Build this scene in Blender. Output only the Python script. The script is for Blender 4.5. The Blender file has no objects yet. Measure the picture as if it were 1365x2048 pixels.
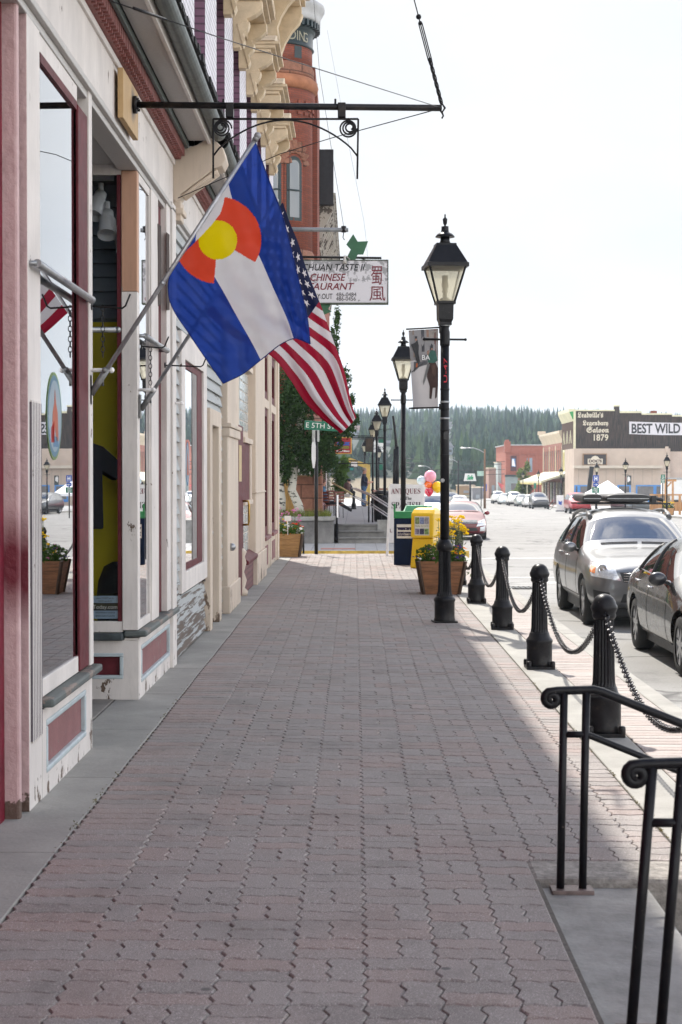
import bpy, bmesh, math, random
from mathutils import Vector, Matrix
from mathutils.bvhtree import BVHTree
R = math.radians
random.seed(11)
sc = bpy.context.scene
COL = sc.collection
V = Vector

# ---------------------------------------------------------------- camera
F, CH = 3300.0, 1.5                       # focal length in photo pixels, eye height
PITCH = math.atan(69 / F)
YAW = math.atan(28.5 / F * math.cos(PITCH))
CFWD = V((-math.sin(YAW) * math.cos(PITCH), math.cos(YAW) * math.cos(PITCH), -math.sin(PITCH)))
CRT = V((math.cos(YAW), math.sin(YAW), 0))
CUP = CRT.cross(CFWD)
CAM = V((0, 0, CH))
cd = bpy.data.cameras.new('camera')
cam = bpy.data.objects.new('camera', cd)
COL.objects.link(cam)
cam.location = CAM
cam.rotation_euler = CFWD.to_track_quat('-Z', 'Y').to_euler()
cd.sensor_fit = 'VERTICAL'; cd.sensor_height = 36; cd.sensor_width = 24
cd.lens = 36 * F / 2048
cd.clip_start = 0.1; cd.clip_end = 6000
cd.dof.use_dof = True; cd.dof.focus_distance = 14.5; cd.dof.aperture_fstop = 9.0
sc.camera = cam
# ---------------------------------------------------------------- world, sun, exposure
SUN_EL, SUN_AZ = R(55.5), R(-15.5)          # azimuth measured from +Y towards +X
w = bpy.data.worlds.new('World'); sc.world = w; w.use_nodes = True
nt = w.node_tree; nt.nodes.clear()
wo = nt.nodes.new('ShaderNodeOutputWorld'); bg = nt.nodes.new('ShaderNodeBackground')
sky = nt.nodes.new('ShaderNodeTexSky'); sky.sky_type = 'NISHITA'; sky.sun_disc = False
sky.sun_elevation = SUN_EL; sky.sun_rotation = SUN_AZ % (2 * math.pi)
sky.altitude = 3000; sky.dust_density = 2.0; sky.air_density = 1.0
tc = nt.nodes.new('ShaderNodeTexCoord'); mp = nt.nodes.new('ShaderNodeMapping')
mp.inputs['Scale'].default_value = (1, 1, 2.2)
ns = nt.nodes.new('ShaderNodeTexNoise'); ns.inputs['Scale'].default_value = 2.3; ns.inputs['Detail'].default_value = 7
ns.inputs['Roughness'].default_value = 0.55
cr = nt.nodes.new('ShaderNodeValToRGB'); cr.color_ramp.elements[0].position = 0.42; cr.color_ramp.elements[1].position = 0.58
sp = nt.nodes.new('ShaderNodeSeparateXYZ')
# cloud veil thick ahead (+Y) and low, broken blue behind the camera
mr = nt.nodes.new('ShaderNodeMapRange'); mr.inputs['From Min'].default_value = 0.42; mr.inputs['From Max'].default_value = 0.92
mx = nt.nodes.new('ShaderNodeMath'); mx.operation = 'MAXIMUM'
mixc = nt.nodes.new('ShaderNodeMix'); mixc.data_type = 'RGBA'
mixc.inputs['B'].default_value = (13.0, 12.4, 11.7, 1)
mixv = nt.nodes.new('ShaderNodeMix'); mixv.data_type = 'RGBA'      # thinner veil low down the street, faint cloud in it
mrv = nt.nodes.new('ShaderNodeMapRange'); mrv.inputs['From Min'].default_value = .80; mrv.inputs['From Max'].default_value = .93
ns2 = nt.nodes.new('ShaderNodeTexNoise'); ns2.inputs['Scale'].default_value = 5.0; ns2.inputs['Detail'].default_value = 5
vc = nt.nodes.new('ShaderNodeValToRGB'); vc.color_ramp.elements[0].position = .35; vc.color_ramp.elements[1].position = .65
vc.color_ramp.elements[0].color = (3.02, 3.13, 3.26, 1); vc.color_ramp.elements[1].color = (3.35, 3.4, 3.45, 1)
L = nt.links.new
L(tc.outputs['Generated'], mp.inputs['Vector']); L(mp.outputs['Vector'], ns.inputs['Vector'])
zr_ = nt.nodes.new('ShaderNodeMapRange'); zr_.inputs['From Min'].default_value = .72; zr_.inputs['From Max'].default_value = .95; zm = nt.nodes.new('ShaderNodeMath'); zm.operation = 'MULTIPLY_ADD'; zm.inputs[1].default_value = -.17
L(sp.outputs['Z'], zr_.inputs['Value']); L(zr_.outputs['Result'], zm.inputs[0]); L(ns.outputs['Fac'], zm.inputs[2]); L(zm.outputs['Value'], cr.inputs['Fac']); L(tc.outputs['Generated'], sp.inputs['Vector'])
L(sp.outputs['Y'], mr.inputs['Value']); L(mr.outputs['Result'], mx.inputs[0]); L(cr.outputs['Color'], mx.inputs[1])
L(mx.outputs['Value'], mixc.inputs['Factor']); L(sky.outputs['Color'], mixc.inputs['A'])
L(mp.outputs['Vector'], ns2.inputs['Vector']); L(ns2.outputs['Fac'], vc.inputs['Fac']); L(sp.outputs['Y'], mrv.inputs['Value']); L(mrv.outputs['Result'], mixv.inputs['Factor']); L(mixc.outputs['Result'], mixv.inputs['A']); L(vc.outputs['Color'], mixv.inputs['B']); L(mixv.outputs['Result'], bg.inputs['Color']); L(bg.outputs['Background'], wo.inputs['Surface'])
bg.inputs['Strength'].default_value = 0.1
sl = bpy.data.lights.new('sun', 'SUN'); sl.energy = 2.5; sl.angle = R(0.6); sl.color = (1.0, 0.95, 0.87)
so = bpy.data.objects.new('sun', sl); COL.objects.link(so)
sundir = V((math.sin(SUN_AZ) * math.cos(SUN_EL), math.cos(SUN_AZ) * math.cos(SUN_EL), math.sin(SUN_EL)))
so.rotation_euler = (-sundir).to_track_quat('-Z', 'Y').to_euler(); so.location = (0, 0, 60)
sc.view_settings.view_transform = 'Standard'; sc.view_settings.look = 'None'
sc.view_settings.exposure = 1.58; sc.view_settings.gamma = 1
sc.cycles.max_bounces = 8; sc.cycles.transparent_max_bounces = 16
sc.cycles.caustics_reflective = False; sc.cycles.caustics_refractive = False
sc.cycles.sample_clamp_indirect = 6
sc.cycles.use_denoising = True
sc.cycles.volume_bounces = 0

# ---------------------------------------------------------------- helpers
def ray(px, py): return CFWD * F + CRT * (px - 682.5) + CUP * (1024 - py)
def W(px, py, Y):
    d = ray(px, py); return CAM + d * (Y / d.y)
def onX(px, py, x):
    d = ray(px, py); return CAM + d * (x / d.x)
def onZ(px, py, z):
    d = ray(px, py); return CAM + d * ((z - CH) / d.z)

ORG = {}
def tag(o, label=None, cat=None, group=None, kind=None):
    if label: o['label'] = label
    if cat: o['category'] = cat
    if group: o['group'] = group
    if kind: o['kind'] = kind
    return o
def thing(name, label, cat, loc=(0, 0, 0), group=None):
    o = bpy.data.objects.new(name, None); COL.objects.link(o)
    o.empty_display_size = 0.1; o.location = loc; ORG[o] = V(loc)
    return tag(o, label, cat, group)
def copy_thing(o, loc=None, rotz=None, label=None, group=None):
    r = o.copy(); COL.objects.link(r); ORG[r] = V(loc) if loc is not None else ORG.get(o, V())
    if loc is not None: r.location = loc
    if rotz is not None: r.rotation_euler = (0, 0, rotz)
    if label: r['label'] = label
    if group: r['group'] = group
    for c in list(o.children):
        k = c.copy(); COL.objects.link(k); k.parent = r
        for g in list(c.children):
            q = g.copy(); COL.objects.link(q); q.parent = k
    return r

class MB:
    def __init__(s): s.v = []; s.f = []; s.m = []; s.s = []
    def add(s, vs, fs, mi=0, sm=False):
        b = len(s.v); s.v += [tuple(p) for p in vs]
        s.f += [tuple(i + b for i in f) for f in fs]
        s.m += [mi] * len(fs); s.s += [sm] * len(fs); return s
    def box(s, x0, x1, y0, y1, z0, z1, mi=0):
        return s.add([(x0,y0,z0),(x1,y0,z0),(x1,y1,z0),(x0,y1,z0),(x0,y0,z1),(x1,y0,z1),(x1,y1,z1),(x0,y1,z1)],
                     [(0,3,2,1),(4,5,6,7),(0,1,5,4),(1,2,6,5),(2,3,7,6),(3,0,4,7)], mi)
    def obox(s, c, ax, ay, az, hx, hy, hz, mi=0):
        c = V(c); ax, ay, az = V(ax).normalized(), V(ay).normalized(), V(az).normalized()
        P = [c + ax*hx*i + ay*hy*j + az*hz*k for k in (-1,1) for (i,j) in ((-1,-1),(1,-1),(1,1),(-1,1))]
        return s.add(P, [(0,3,2,1),(4,5,6,7),(0,1,5,4),(1,2,6,5),(2,3,7,6),(3,0,4,7)], mi)
    def bar(s, a, b, w, h, up=(0,0,1), mi=0):
        a, b = V(a), V(b); d = b - a; y = d.normalized(); x = y.cross(V(up))
        if x.length < 1e-4: x = V((1,0,0))
        x.normalize(); z = x.cross(y)
        return s.obox((a+b)/2, x, y, z, w/2, d.length/2, h/2, mi)
    def ring(s, pts, closed_ends=True, mi=0, sm=True):
        n = len(pts[0]); vs = [p for r in pts for p in r]; fs = []
        for i in range(len(pts)-1):
            for j in range(n):
                fs.append((i*n+j, i*n+(j+1) % n, (i+1)*n+(j+1) % n, (i+1)*n+j))
        s.add(vs, fs, mi, sm)
        if closed_ends:
            b = len(s.v) - len(vs); k = (len(pts)-1)*n
            s.f += [tuple(b+j for j in reversed(range(n))), tuple(b+k+j for j in range(n))]
            s.m += [mi, mi]; s.s += [False, False]
        return s
    def cyl(s, a, b, r0, r1=None, n=12, mi=0, caps=True, sm=True):
        a, b = V(a), V(b); r1 = r0 if r1 is None else r1
        d = (b-a).normalized(); u = d.cross(V((0,0,1)))
        if u.length < 1e-3: u = V((1,0,0))
        u.normalize(); v = d.cross(u)
        rg = lambda c, r: [c + (u*math.cos(t) + v*math.sin(t))*r for t in [2*math.pi*i/n for i in range(n)]]
        return s.ring([rg(a, r0), rg(b, r1)], caps, mi, sm)
    def tube(s, pts, r, n=8, mi=0, closed=False, rs=None):
        pts = [V(p) for p in pts]; N = len(pts); rings = []; pu = None
        for i, p in enumerate(pts):
            a = pts[i-1] if (i > 0 or closed) else p; b = pts[(i+1) % N] if (i < N-1 or closed) else p
            d = (b-a).normalized()
            if pu is None:
                u = d.cross(V((0,0,1)))
                if u.length < 1e-2: u = d.cross(V((1,0,0)))
            else: u = pu - d*pu.dot(d)
            if u.length < 1e-6: u = d.orthogonal()
            u.normalize(); pu = u; v = d.cross(u); q = rs[i] if rs else r
            rings.append([p + (u*math.cos(t)+v*math.sin(t))*q for t in [2*math.pi*k/n for k in range(n)]])
        if closed: rings.append(rings[0])
        return s.ring(rings, not closed, mi)
    def lathe(s, prof, c=(0,0,0), n=20, mi=0, sm=True, flute=None):
        c = V(c); rings = []
        for q in prof:
            r, z = q[0], q[1]; fl = q[2] if len(q) > 2 else 0
            rings.append([c + V((math.cos(t)*(r - (fl if (k % 2) else 0)), math.sin(t)*(r - (fl if (k % 2) else 0)), z)) for k, t in enumerate([2*math.pi*i/n for i in range(n)])])
        return s.ring(rings, True, mi, sm)
    def sphere(s, c, r, n=12, mi=0, sx=1, sy=1, sz=1):
        c = V(c); m = max(4, n//2)
        rings = []
        for i in range(m+1):
            a = -math.pi/2 + math.pi*i/m; a = max(-1.555, min(1.555, a))
            rings.append([c + V((math.cos(t)*math.cos(a)*r*sx, math.sin(t)*math.cos(a)*r*sy, math.sin(a)*r*sz)) for t in [2*math.pi*k/n for k in range(n)]])
        return s.ring(rings, True, mi)
    def prism(s, poly, o, u, v, t, mi=0):
        """polygon (a,b) in plane o + a*u + b*v, extruded by vector t"""
        o, u, v, t = V(o), V(u), V(v), V(t); n = len(poly)
        A = [o + u*a + v*b for a, b in poly]; B = [p + t for p in A]
        return s.add(A + B, [tuple(reversed(range(n))), tuple(range(n, 2*n))] + [(i, (i+1) % n, n+(i+1) % n, n+i) for i in range(n)], mi)
    def grid(s, fn, nu, nv, mi=0, sm=True):
        vs = [fn(i/nu, j/nv) for j in range(nv+1) for i in range(nu+1)]
        fs = [(j*(nu+1)+i, j*(nu+1)+i+1, (j+1)*(nu+1)+i+1, (j+1)*(nu+1)+i) for j in range(nv) for i in range(nu)]
        m = mi if callable(mi) else None
        s.add(vs, fs, 0 if m else mi, sm)
        if m:
            k = len(s.f) - len(fs)
            for j in range(nv):
                for i in range(nu): s.m[k + j*nu + i] = m((i+.5)/nu, (j+.5)/nv)
        return s
    def build(s, name, mats, parent=None, bev=0, flip=False):
        me = bpy.data.meshes.new(name)
        org = V()
        if parent is not None: org = ORG.get(parent, V())
        vs = [(p[0]-org.x, p[1]-org.y, p[2]-org.z) for p in s.v]
        me.from_pydata(vs, [], s.f)
        if not isinstance(mats, (list, tuple)): mats = [mats]
        for m in mats: me.materials.append(m)
        me.polygons.foreach_set('material_index', s.m); me.polygons.foreach_set('use_smooth', s.s)
        me.update()
        o = bpy.data.objects.new(name, me); COL.objects.link(o)
        if parent is not None: o.parent = parent
        ORG[o] = org
        if bev:
            b = o.modifiers.new('bevel', 'BEVEL'); b.width = bev; b.segments = 2; b.limit_method = 'ANGLE'; b.angle_limit = R(40)
        return o
def box(name, x0, x1, y0, y1, z0, z1, m, parent=None, bev=0.004):
    return MB().box(x0, x1, y0, y1, z0, z1).build(name, m, parent, bev)

def text(name, body, m, parent, o, right, up, size, align='CENTER', bold=0, ext=0.002, shear=0, fit=None, fith=None, space=1):
    """lettering as a thin mesh: o = anchor point (baseline), fit = total width"""
    cu = bpy.data.curves.new(name, 'FONT'); cu.body = body; cu.align_x = align; cu.size = size
    cu.offset = bold; cu.extrude = 1e-5; cu.shear = shear; cu.space_character = space; cu.resolution_u = 3
    ob = bpy.data.objects.new(name, cu); COL.objects.link(ob)
    dg = bpy.context.evaluated_depsgraph_get(); dg.update()
    me = bpy.data.meshes.new_from_object(ob.evaluated_get(dg))
    bpy.data.objects.remove(ob); bpy.data.curves.remove(cu)
    right, up = V(right).normalized(), V(up).normalized(); nrm = right.cross(up); o = V(o)
    xs = [v.co.x for v in me.vertices] or [0, 1]; ys = [v.co.y for v in me.vertices] or [0, 1]
    kx = ky = 1
    if fit: kx = fit / max(1e-6, max(xs)-min(xs))
    if fith: ky = fith / max(1e-6, max(ys)-min(ys))
    elif fit: ky = kx
    org = ORG.get(parent, V())
    for v in me.vertices:
        p = o + right*(v.co.x*kx) + up*(v.co.y*ky) + nrm*(ext if v.co.z >= 0 else 0)
        v.co = p - org
    me.materials.clear(); me.materials.append(m)
    for p in me.polygons: p.material_index = 0
    ob = bpy.data.objects.new(name, me); COL.objects.link(ob); ob.parent = parent; ORG[ob] = org
    return ob

# ---------------------------------------------------------------- materials
def newmat(name):
    m = bpy.data.materials.new(name); m.use_nodes = True
    t = m.node_tree; return m, t, t.nodes['Principled BSDF']
def rgba(c): return (c[0], c[1], c[2], 1)
def nd(t, typ, **kw):
    n = t.nodes.new('ShaderNode' + typ)
    for k, v in kw.items():
        if k in n.inputs: n.inputs[k].default_value = v
        else: setattr(n, k, v)
    return n
def mixrgb(t, fac, a, b, blend='MIX'):
    n = t.nodes.new('ShaderNodeMix'); n.data_type = 'RGBA'; n.blend_type = blend
    for sock, val in ((n.inputs['Factor'], fac), (n.inputs['A'], a), (n.inputs['B'], b)):
        if hasattr(val, 'is_output'): t.links.new(val, sock)
        else: sock.default_value = val if isinstance(val, (int, float)) else rgba(val)
    return n.outputs['Result']
def ramp(t, src, a, b):
    n = t.nodes.new('ShaderNodeMapRange'); n.inputs['From Min'].default_value = a; n.inputs['From Max'].default_value = b
    t.links.new(src, n.inputs['Value']); return n.outputs['Result']
def noise(t, vec, scale, detail=4, rough=.55):
    n = nd(t, 'TexNoise'); n.inputs['Scale'].default_value = scale; n.inputs['Detail'].default_value = detail; n.inputs['Roughness'].default_value = rough
    if vec is not None: t.links.new(vec, n.inputs['Vector'])
    return n.outputs['Fac']
def M(name, col, rough=.6, metal=0, var=.12, scale=6, bump=0, bscale=40, spec=.5, coat=0, stretch=None):
    m, t, b = newmat(name)
    b.inputs['Roughness'].default_value = rough; b.inputs['Metallic'].default_value = metal
    b.inputs['Specular IOR Level'].default_value = spec; b.inputs['Coat Weight'].default_value = coat
    tcn = nd(t, 'TexCoord'); vec = tcn.outputs['Object']
    if stretch:
        mpn = nd(t, 'Mapping'); mpn.inputs['Scale'].default_value = stretch; t.links.new(vec, mpn.inputs['Vector']); vec = mpn.outputs['Vector']
    if var:
        f = noise(t, vec, scale, 6, .65)
        dark = tuple(c*(1-var*1.6) for c in col); lite = tuple(min(1, c*(1+var)) for c in col)
        t.links.new(mixrgb(t, ramp(t, f, .3, .7), dark, lite), b.inputs['Base Color'])
        r = nd(t, 'MapRange'); r.inputs['To Min'].default_value = max(.03, rough-.1); r.inputs['To Max'].default_value = min(1, rough+.12)
        t.links.new(noise(t, vec, scale*2.3), r.inputs['Value']); t.links.new(r.outputs['Result'], b.inputs['Roughness'])
    else: b.inputs['Base Color'].default_value = rgba(col)
    if bump:
        bn = nd(t, 'Bump', Strength=bump); bn.inputs['Distance'].default_value = .01
        t.links.new(noise(t, vec, bscale, 5), bn.inputs['Height']); t.links.new(bn.outputs['Normal'], b.inputs['Normal'])
    return m
def peel(name, paint, under, amount=.25, scale=9, stretch=(1, 1, 1), rough=.6, low=None, grime=.25, lowk=.11):
    """old paint flaking off: sharp-edged patches of bare wood; low = height under which more is bare"""
    m, t, b = newmat(name)
    tcn = nd(t, 'TexCoord'); mpn = nd(t, 'Mapping'); mpn.inputs['Scale'].default_value = stretch
    t.links.new(tcn.outputs['Object'], mpn.inputs['Vector']); vec = mpn.outputs['Vector']
    f = noise(t, vec, scale, 8, .68)
    thr = .5 + (.5-amount)*.42
    if low is not None:
        sx = nd(t, 'SeparateXYZ'); t.links.new(tcn.outputs['Object'], sx.inputs['Vector'])
        k = ramp(t, sx.outputs['Z'], low, 0.0)
        ad = nd(t, 'Math', operation='MULTIPLY_ADD'); t.links.new(k, ad.inputs[0]); ad.inputs[1].default_value = lowk; t.links.new(f, ad.inputs[2]); f = ad.outputs[0]
    mask = ramp(t, f, thr, thr+.012)
    g = noise(t, vec, scale*.35, 5, .6)
    pv = mixrgb(t, ramp(t, g, .3, .72), tuple(c*(1-grime) for c in paint), paint)
    mp2 = nd(t, 'Mapping'); mp2.inputs['Scale'].default_value = (9, 9, .9); t.links.new(tcn.outputs['Object'], mp2.inputs['Vector']); pv = mixrgb(t, ramp(t, noise(t, mp2.outputs['Vector'], 5, 6, .7), .5, .85), pv, tuple(c*.72 for c in paint))
    uv = mixrgb(t, noise(t, vec, scale*4, 4), tuple(c*.45 for c in under), under)
    t.links.new(mixrgb(t, mask, pv, uv), b.inputs['Base Color'])
    b.inputs['Roughness'].default_value = rough; b.inputs['Specular IOR Level'].default_value = .25
    bn = nd(t, 'Bump', Strength=.5); bn.inputs['Distance'].default_value = .004
    inv = nd(t, 'Math', operation='MULTIPLY_ADD'); t.links.new(mask, inv.inputs[0]); inv.inputs[1].default_value = -1.0
    t.links.new(noise(t, vec, scale*3, 5), inv.inputs[2]); t.links.new(inv.outputs[0], bn.inputs['Height'])
    t.links.new(bn.outputs['Normal'], b.inputs['Normal'])
    return m
def brick(name, c1, c2, mortar, axis='yz', bw=.215, bh=.075, mw=.012, rough=.8, bump=.6, var=.25):
    m, t, b = newmat(name)
    tcn = nd(t, 'TexCoord'); sx = nd(t, 'SeparateXYZ'); cx = nd(t, 'CombineXYZ')
    t.links.new(tcn.outputs['Object'], sx.inputs['Vector'])
    t.links.new(sx.outputs[axis[0].upper()], cx.inputs['X']); t.links.new(sx.outputs['Z'], cx.inputs['Y'])
    bt = nd(t, 'TexBrick'); bt.inputs['Scale'].default_value = 1
    bt.inputs['Color1'].default_value = rgba(c1); bt.inputs['Color2'].default_value = rgba(c2); bt.inputs['Mortar'].default_value = rgba(mortar)
    bt.inputs['Mortar Size'].default_value = mw; bt.inputs['Mortar Smooth'].default_value = .3
    bt.inputs['Brick Width'].default_value = bw; bt.inputs['Row Height'].default_value = bh
    t.links.new(cx.outputs['Vector'], bt.inputs['Vector'])
    g = noise(t, tcn.outputs['Object'], 3, 6, .65)
    t.links.new(mixrgb(t, ramp(t, g, .35, .75), bt.outputs['Color'], mixrgb(t, var, bt.outputs['Color'], (.02, .02, .02)), 'MIX'), b.inputs['Base Color'])
    b.inputs['Roughness'].default_value = rough
    bn = nd(t, 'Bump', Strength=bump); bn.inputs['Distance'].default_value = -.01
    t.links.new(bt.outputs['Fac'], bn.inputs['Height']); t.links.new(bn.outputs['Normal'], b.inputs['Normal'])
    return m
def glass(name, tint=(.9, .95, .95), rough=.0, ior=1.7, body=.0, bodycol=(.02, .025, .025), gain=1.0):
    """thin window pane: Fresnel reflection over a see-through (or partly dusty) pane"""
    m = bpy.data.materials.new(name); m.use_nodes = True; t = m.node_tree; t.nodes.clear()
    out = nd(t, 'OutputMaterial'); tr = nd(t, 'BsdfTransparent'); tr.inputs['Color'].default_value = rgba(tint)
    gl = nd(t, 'BsdfGlossy'); gl.inputs['Roughness'].default_value = rough; gl.inputs['Color'].default_value = (.97, .98, 1, 1)
    fr = nd(t, 'Fresnel'); fr.inputs['IOR'].default_value = ior
    base = tr.outputs[0]
    if body:
        df = nd(t, 'BsdfDiffuse'); df.inputs['Color'].default_value = rgba(bodycol); mm = nd(t, 'MixShader'); mm.inputs[0].default_value = body
        t.links.new(tr.outputs[0], mm.inputs[1]); t.links.new(df.outputs[0], mm.inputs[2]); base = mm.outputs[0]
    k = nd(t, 'Math', operation='MULTIPLY', use_clamp=True); t.links.new(fr.outputs[0], k.inputs[0]); k.inputs[1].default_value = gain
    mm = nd(t, 'MixShader'); t.links.new(k.outputs[0], mm.inputs[0]); t.links.new(base, mm.inputs[1]); t.links.new(gl.outputs[0], mm.inputs[2])
    t.links.new(mm.outputs[0], out.inputs['Surface']); return m
def cloth(name, col, trans=.35, see=.0, rough=.7, var=.05):
    m = bpy.data.materials.new(name); m.use_nodes = True; t = m.node_tree; t.nodes.clear()
    out = nd(t, 'OutputMaterial'); df = nd(t, 'BsdfDiffuse'); tl = nd(t, 'BsdfTranslucent'); gl = nd(t, 'BsdfGlossy'); gl.inputs['Roughness'].default_value = .45
    tcn = nd(t, 'TexCoord'); c = mixrgb(t, noise(t, tcn.outputs['Object'], 7, 4), tuple(x*(1-var*3) for x in col), tuple(min(1, x*(1+var)) for x in col))
    t.links.new(c, df.inputs['Color']); t.links.new(c, tl.inputs['Color'])
    m1 = nd(t, 'MixShader'); m1.inputs[0].default_value = trans; t.links.new(df.outputs[0], m1.inputs[1]); t.links.new(tl.outputs[0], m1.inputs[2])
    m3 = nd(t, 'MixShader'); m3.inputs[0].default_value = .012; t.links.new(m1.outputs[0], m3.inputs[1]); t.links.new(gl.outputs[0], m3.inputs[2])
    last = m3.outputs[0]
    if see:
        tr = nd(t, 'BsdfTransparent'); tr.inputs['Color'].default_value = rgba(tuple(min(1, .04+1.6*x) for x in col)); m2 = nd(t, 'MixShader'); m2.inputs[0].default_value = see
        t.links.new(last, m2.inputs[1]); t.links.new(tr.outputs[0], m2.inputs[2]); last = m2.outputs[0]
    t.links.new(last, out.inputs['Surface']); return m
def ply():
    m, t, b = newmat('plywood_with_burn_mark'); tcn = nd(t, 'TexCoord'); v = tcn.outputs['Object']; mpn = nd(t, 'Mapping'); mpn.inputs['Scale'].default_value = (1, 6, 1.5); t.links.new(v, mpn.inputs['Vector'])
    c = mixrgb(t, noise(t, mpn.outputs['Vector'], 4, 6, .6), (.33, .2, .08), (.56, .38, .19)); ln = nd(t, 'VectorMath', operation='LENGTH'); s_ = nd(t, 'VectorMath', operation='MULTIPLY'); t.links.new(v, s_.inputs[0]); s_.inputs[1].default_value = (0, 8, 8); t.links.new(s_.outputs[0], ln.inputs[0])
    k = nd(t, 'Math', operation='MULTIPLY_ADD'); t.links.new(noise(t, v, 12, 5), k.inputs[0]); k.inputs[1].default_value = .8; t.links.new(ln.outputs['Value'], k.inputs[2])
    t.links.new(mixrgb(t, ramp(t, k.outputs[0], 1.45, .75), c, (.09, .08, .08)), b.inputs['Base Color']); b.inputs['Roughness'].default_value = .65; return m
def leafmat(name, col, var=.35, trans=.35):
    m = bpy.data.materials.new(name); m.use_nodes = True; t = m.node_tree; t.nodes.clear()
    out = nd(t, 'OutputMaterial'); df = nd(t, 'BsdfDiffuse'); tl = nd(t, 'BsdfTranslucent')
    gi = nd(t, 'NewGeometry'); c = mixrgb(t, gi.outputs['Random Per Island'], tuple(x*(1-var) for x in col), tuple(min(1, x*(1+var)) for x in col))
    t.links.new(c, df.inputs['Color']); t.links.new(c, tl.inputs['Color'])
    m1 = nd(t, 'MixShader'); m1.inputs[0].default_value = trans; t.links.new(df.outputs[0], m1.inputs[1]); t.links.new(tl.outputs[0], m1.inputs[2])
    t.links.new(m1.outputs[0], out.inputs['Surface']); return m

def ironmat():
    m = M('black_iron', (.010, .010, .012), .36, 0, .3, 14, .12, 60, .22); t = m.node_tree; b = t.nodes['Principled BSDF']; v = nd(t, 'TexCoord').outputs['Object']
    src = b.inputs['Base Color'].links[0].from_socket; sx = nd(t, 'SeparateXYZ'); t.links.new(v, sx.inputs['Vector'])
    k = nd(t, 'Math', operation='MULTIPLY_ADD'); t.links.new(ramp(t, sx.outputs['Z'], .35, .0), k.inputs[0]); k.inputs[1].default_value = .10; t.links.new(noise(t, v, 11, 8, .72), k.inputs[2])
    c = mixrgb(t, ramp(t, k.outputs[0], .60, .72), src, (.024, .02, .018)); t.links.new(mixrgb(t, ramp(t, noise(t, v, 45, 3, .6), .70, .73), c, (.08, .068, .06)), b.inputs['Base Color']); return m
IRON = ironmat()
IRON2 = M('worn_black_paint', (.018, .017, .017), .45, 0, .4, 9, .1, 60, .25)
STEEL = M('galvanised_steel', (.32, .33, .34), .35, .8, .15, 12)
WHITE = M('white_paint', (.74, .72, .70), .5, 0, .08, 5)
WHITEP = peel('old_white_paint', (.72, .67, .63), (.16, .11, .08), .13, 8, (1, 1, .6), low=.22)
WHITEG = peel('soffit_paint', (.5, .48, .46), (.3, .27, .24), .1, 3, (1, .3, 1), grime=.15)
CREAM = peel('cream_paint', (.62, .52, .42), (.2, .14, .1), .13, 6, (1, 1, .4), low=.4, grime=.2)
CREAM2 = M('cream_cornice_paint', (.56, .44, .29), .6, 0, .14, 5, .15, 30)
MAROON = M('maroon_paint', (.11, .02, .026), .55, 0, .25, 7, .1, 30, .15)
MAROON2 = peel('faded_maroon_paint', (.26, .12, .12), (.3, .26, .24), .2, 14, (1, 1, 1))
PINK = peel('pink_masonry_paint', (.5, .33, .33), (.35, .14, .14), .1, 5, (1, 1, .6), low=.12, grime=.2)
RED = M('crimson_paint', (.15, .008, .022), .55, 0, .25, 6, .5, 18, .2)
GREYTRIM = peel('grey_green_trim_paint', (.11, .125, .12), (.26, .21, .18), .38, 9, (1, .4, 1))
BLUETRIM = M('pale_blue_moulding', (.42, .48, .5), .5, 0, .12, 8)
PEACH = peel('peach_primer_post', (.52, .3, .2), (.5, .4, .36), .22, 4, (1, 1, .5))
CLAP = peel('weathered_clapboard_paint', (.4, .42, .42), (.13, .095, .075), .2, 6, (1, .16, 4.5), low=1.15, grime=.18, lowk=.17)
CONC = M('concrete', (.285, .275, .25), .85, 0, .14, 2.5, .35, 45)
CONC2 = M('worn_concrete', (.26, .255, .24), .85, 0, .25, 3.5, .5, 30)
GLASS = glass('shop_window_glass', (.9, .94, .94), 0, 1.7, gain=1.75)
DARK = M('dark_void', (.012, .012, .013), .8, 0, 0)
GREEN = M('dark_green_metal', (.012, .12, .07), .4, 0, .12, 8)
WOOD = M('cedar_boards', (.24, .105, .045), .6, 0, .35, 3, .3, 20, stretch=(2, 2, 14))
PLY = M('plywood', (.48, .31, .14), .6, 0, .25, 4, .15, 20, stretch=(1, 6, 1.5))
INK = M('black_lettering', (.012, .012, .015), .6, 0, 0)
INKRED = M('dark_red_lettering', (.16, .012, .025), .6, 0, 0)
INKWHITE = M('white_lettering', (.8, .8, .78), .6, 0, 0)
RUBBER = M('tyre_rubber', (.018, .018, .018), .8, 0, .2, 12)
# ================================================================ SETTING: road, pavements, terrain
ZK = [(-60, -.62), (30, -.62), (63, -.85), (120, -1.32), (175, -1.78), (300, -2.45), (340, -2.3)]
def lerpk(K, y):
    if y <= K[0][0]: return K[0][1]
    for (a, za), (b, zb) in zip(K, K[1:]):
        if y <= b: return za + (zb-za)*(y-a)/(b-a)
    return K[-1][1]
def zr(y): return lerpk(ZK, y)
ROWS = [-60, 2, 30, 46, 63, 90, 120, 150, 175, 230, 300, 340]

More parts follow.
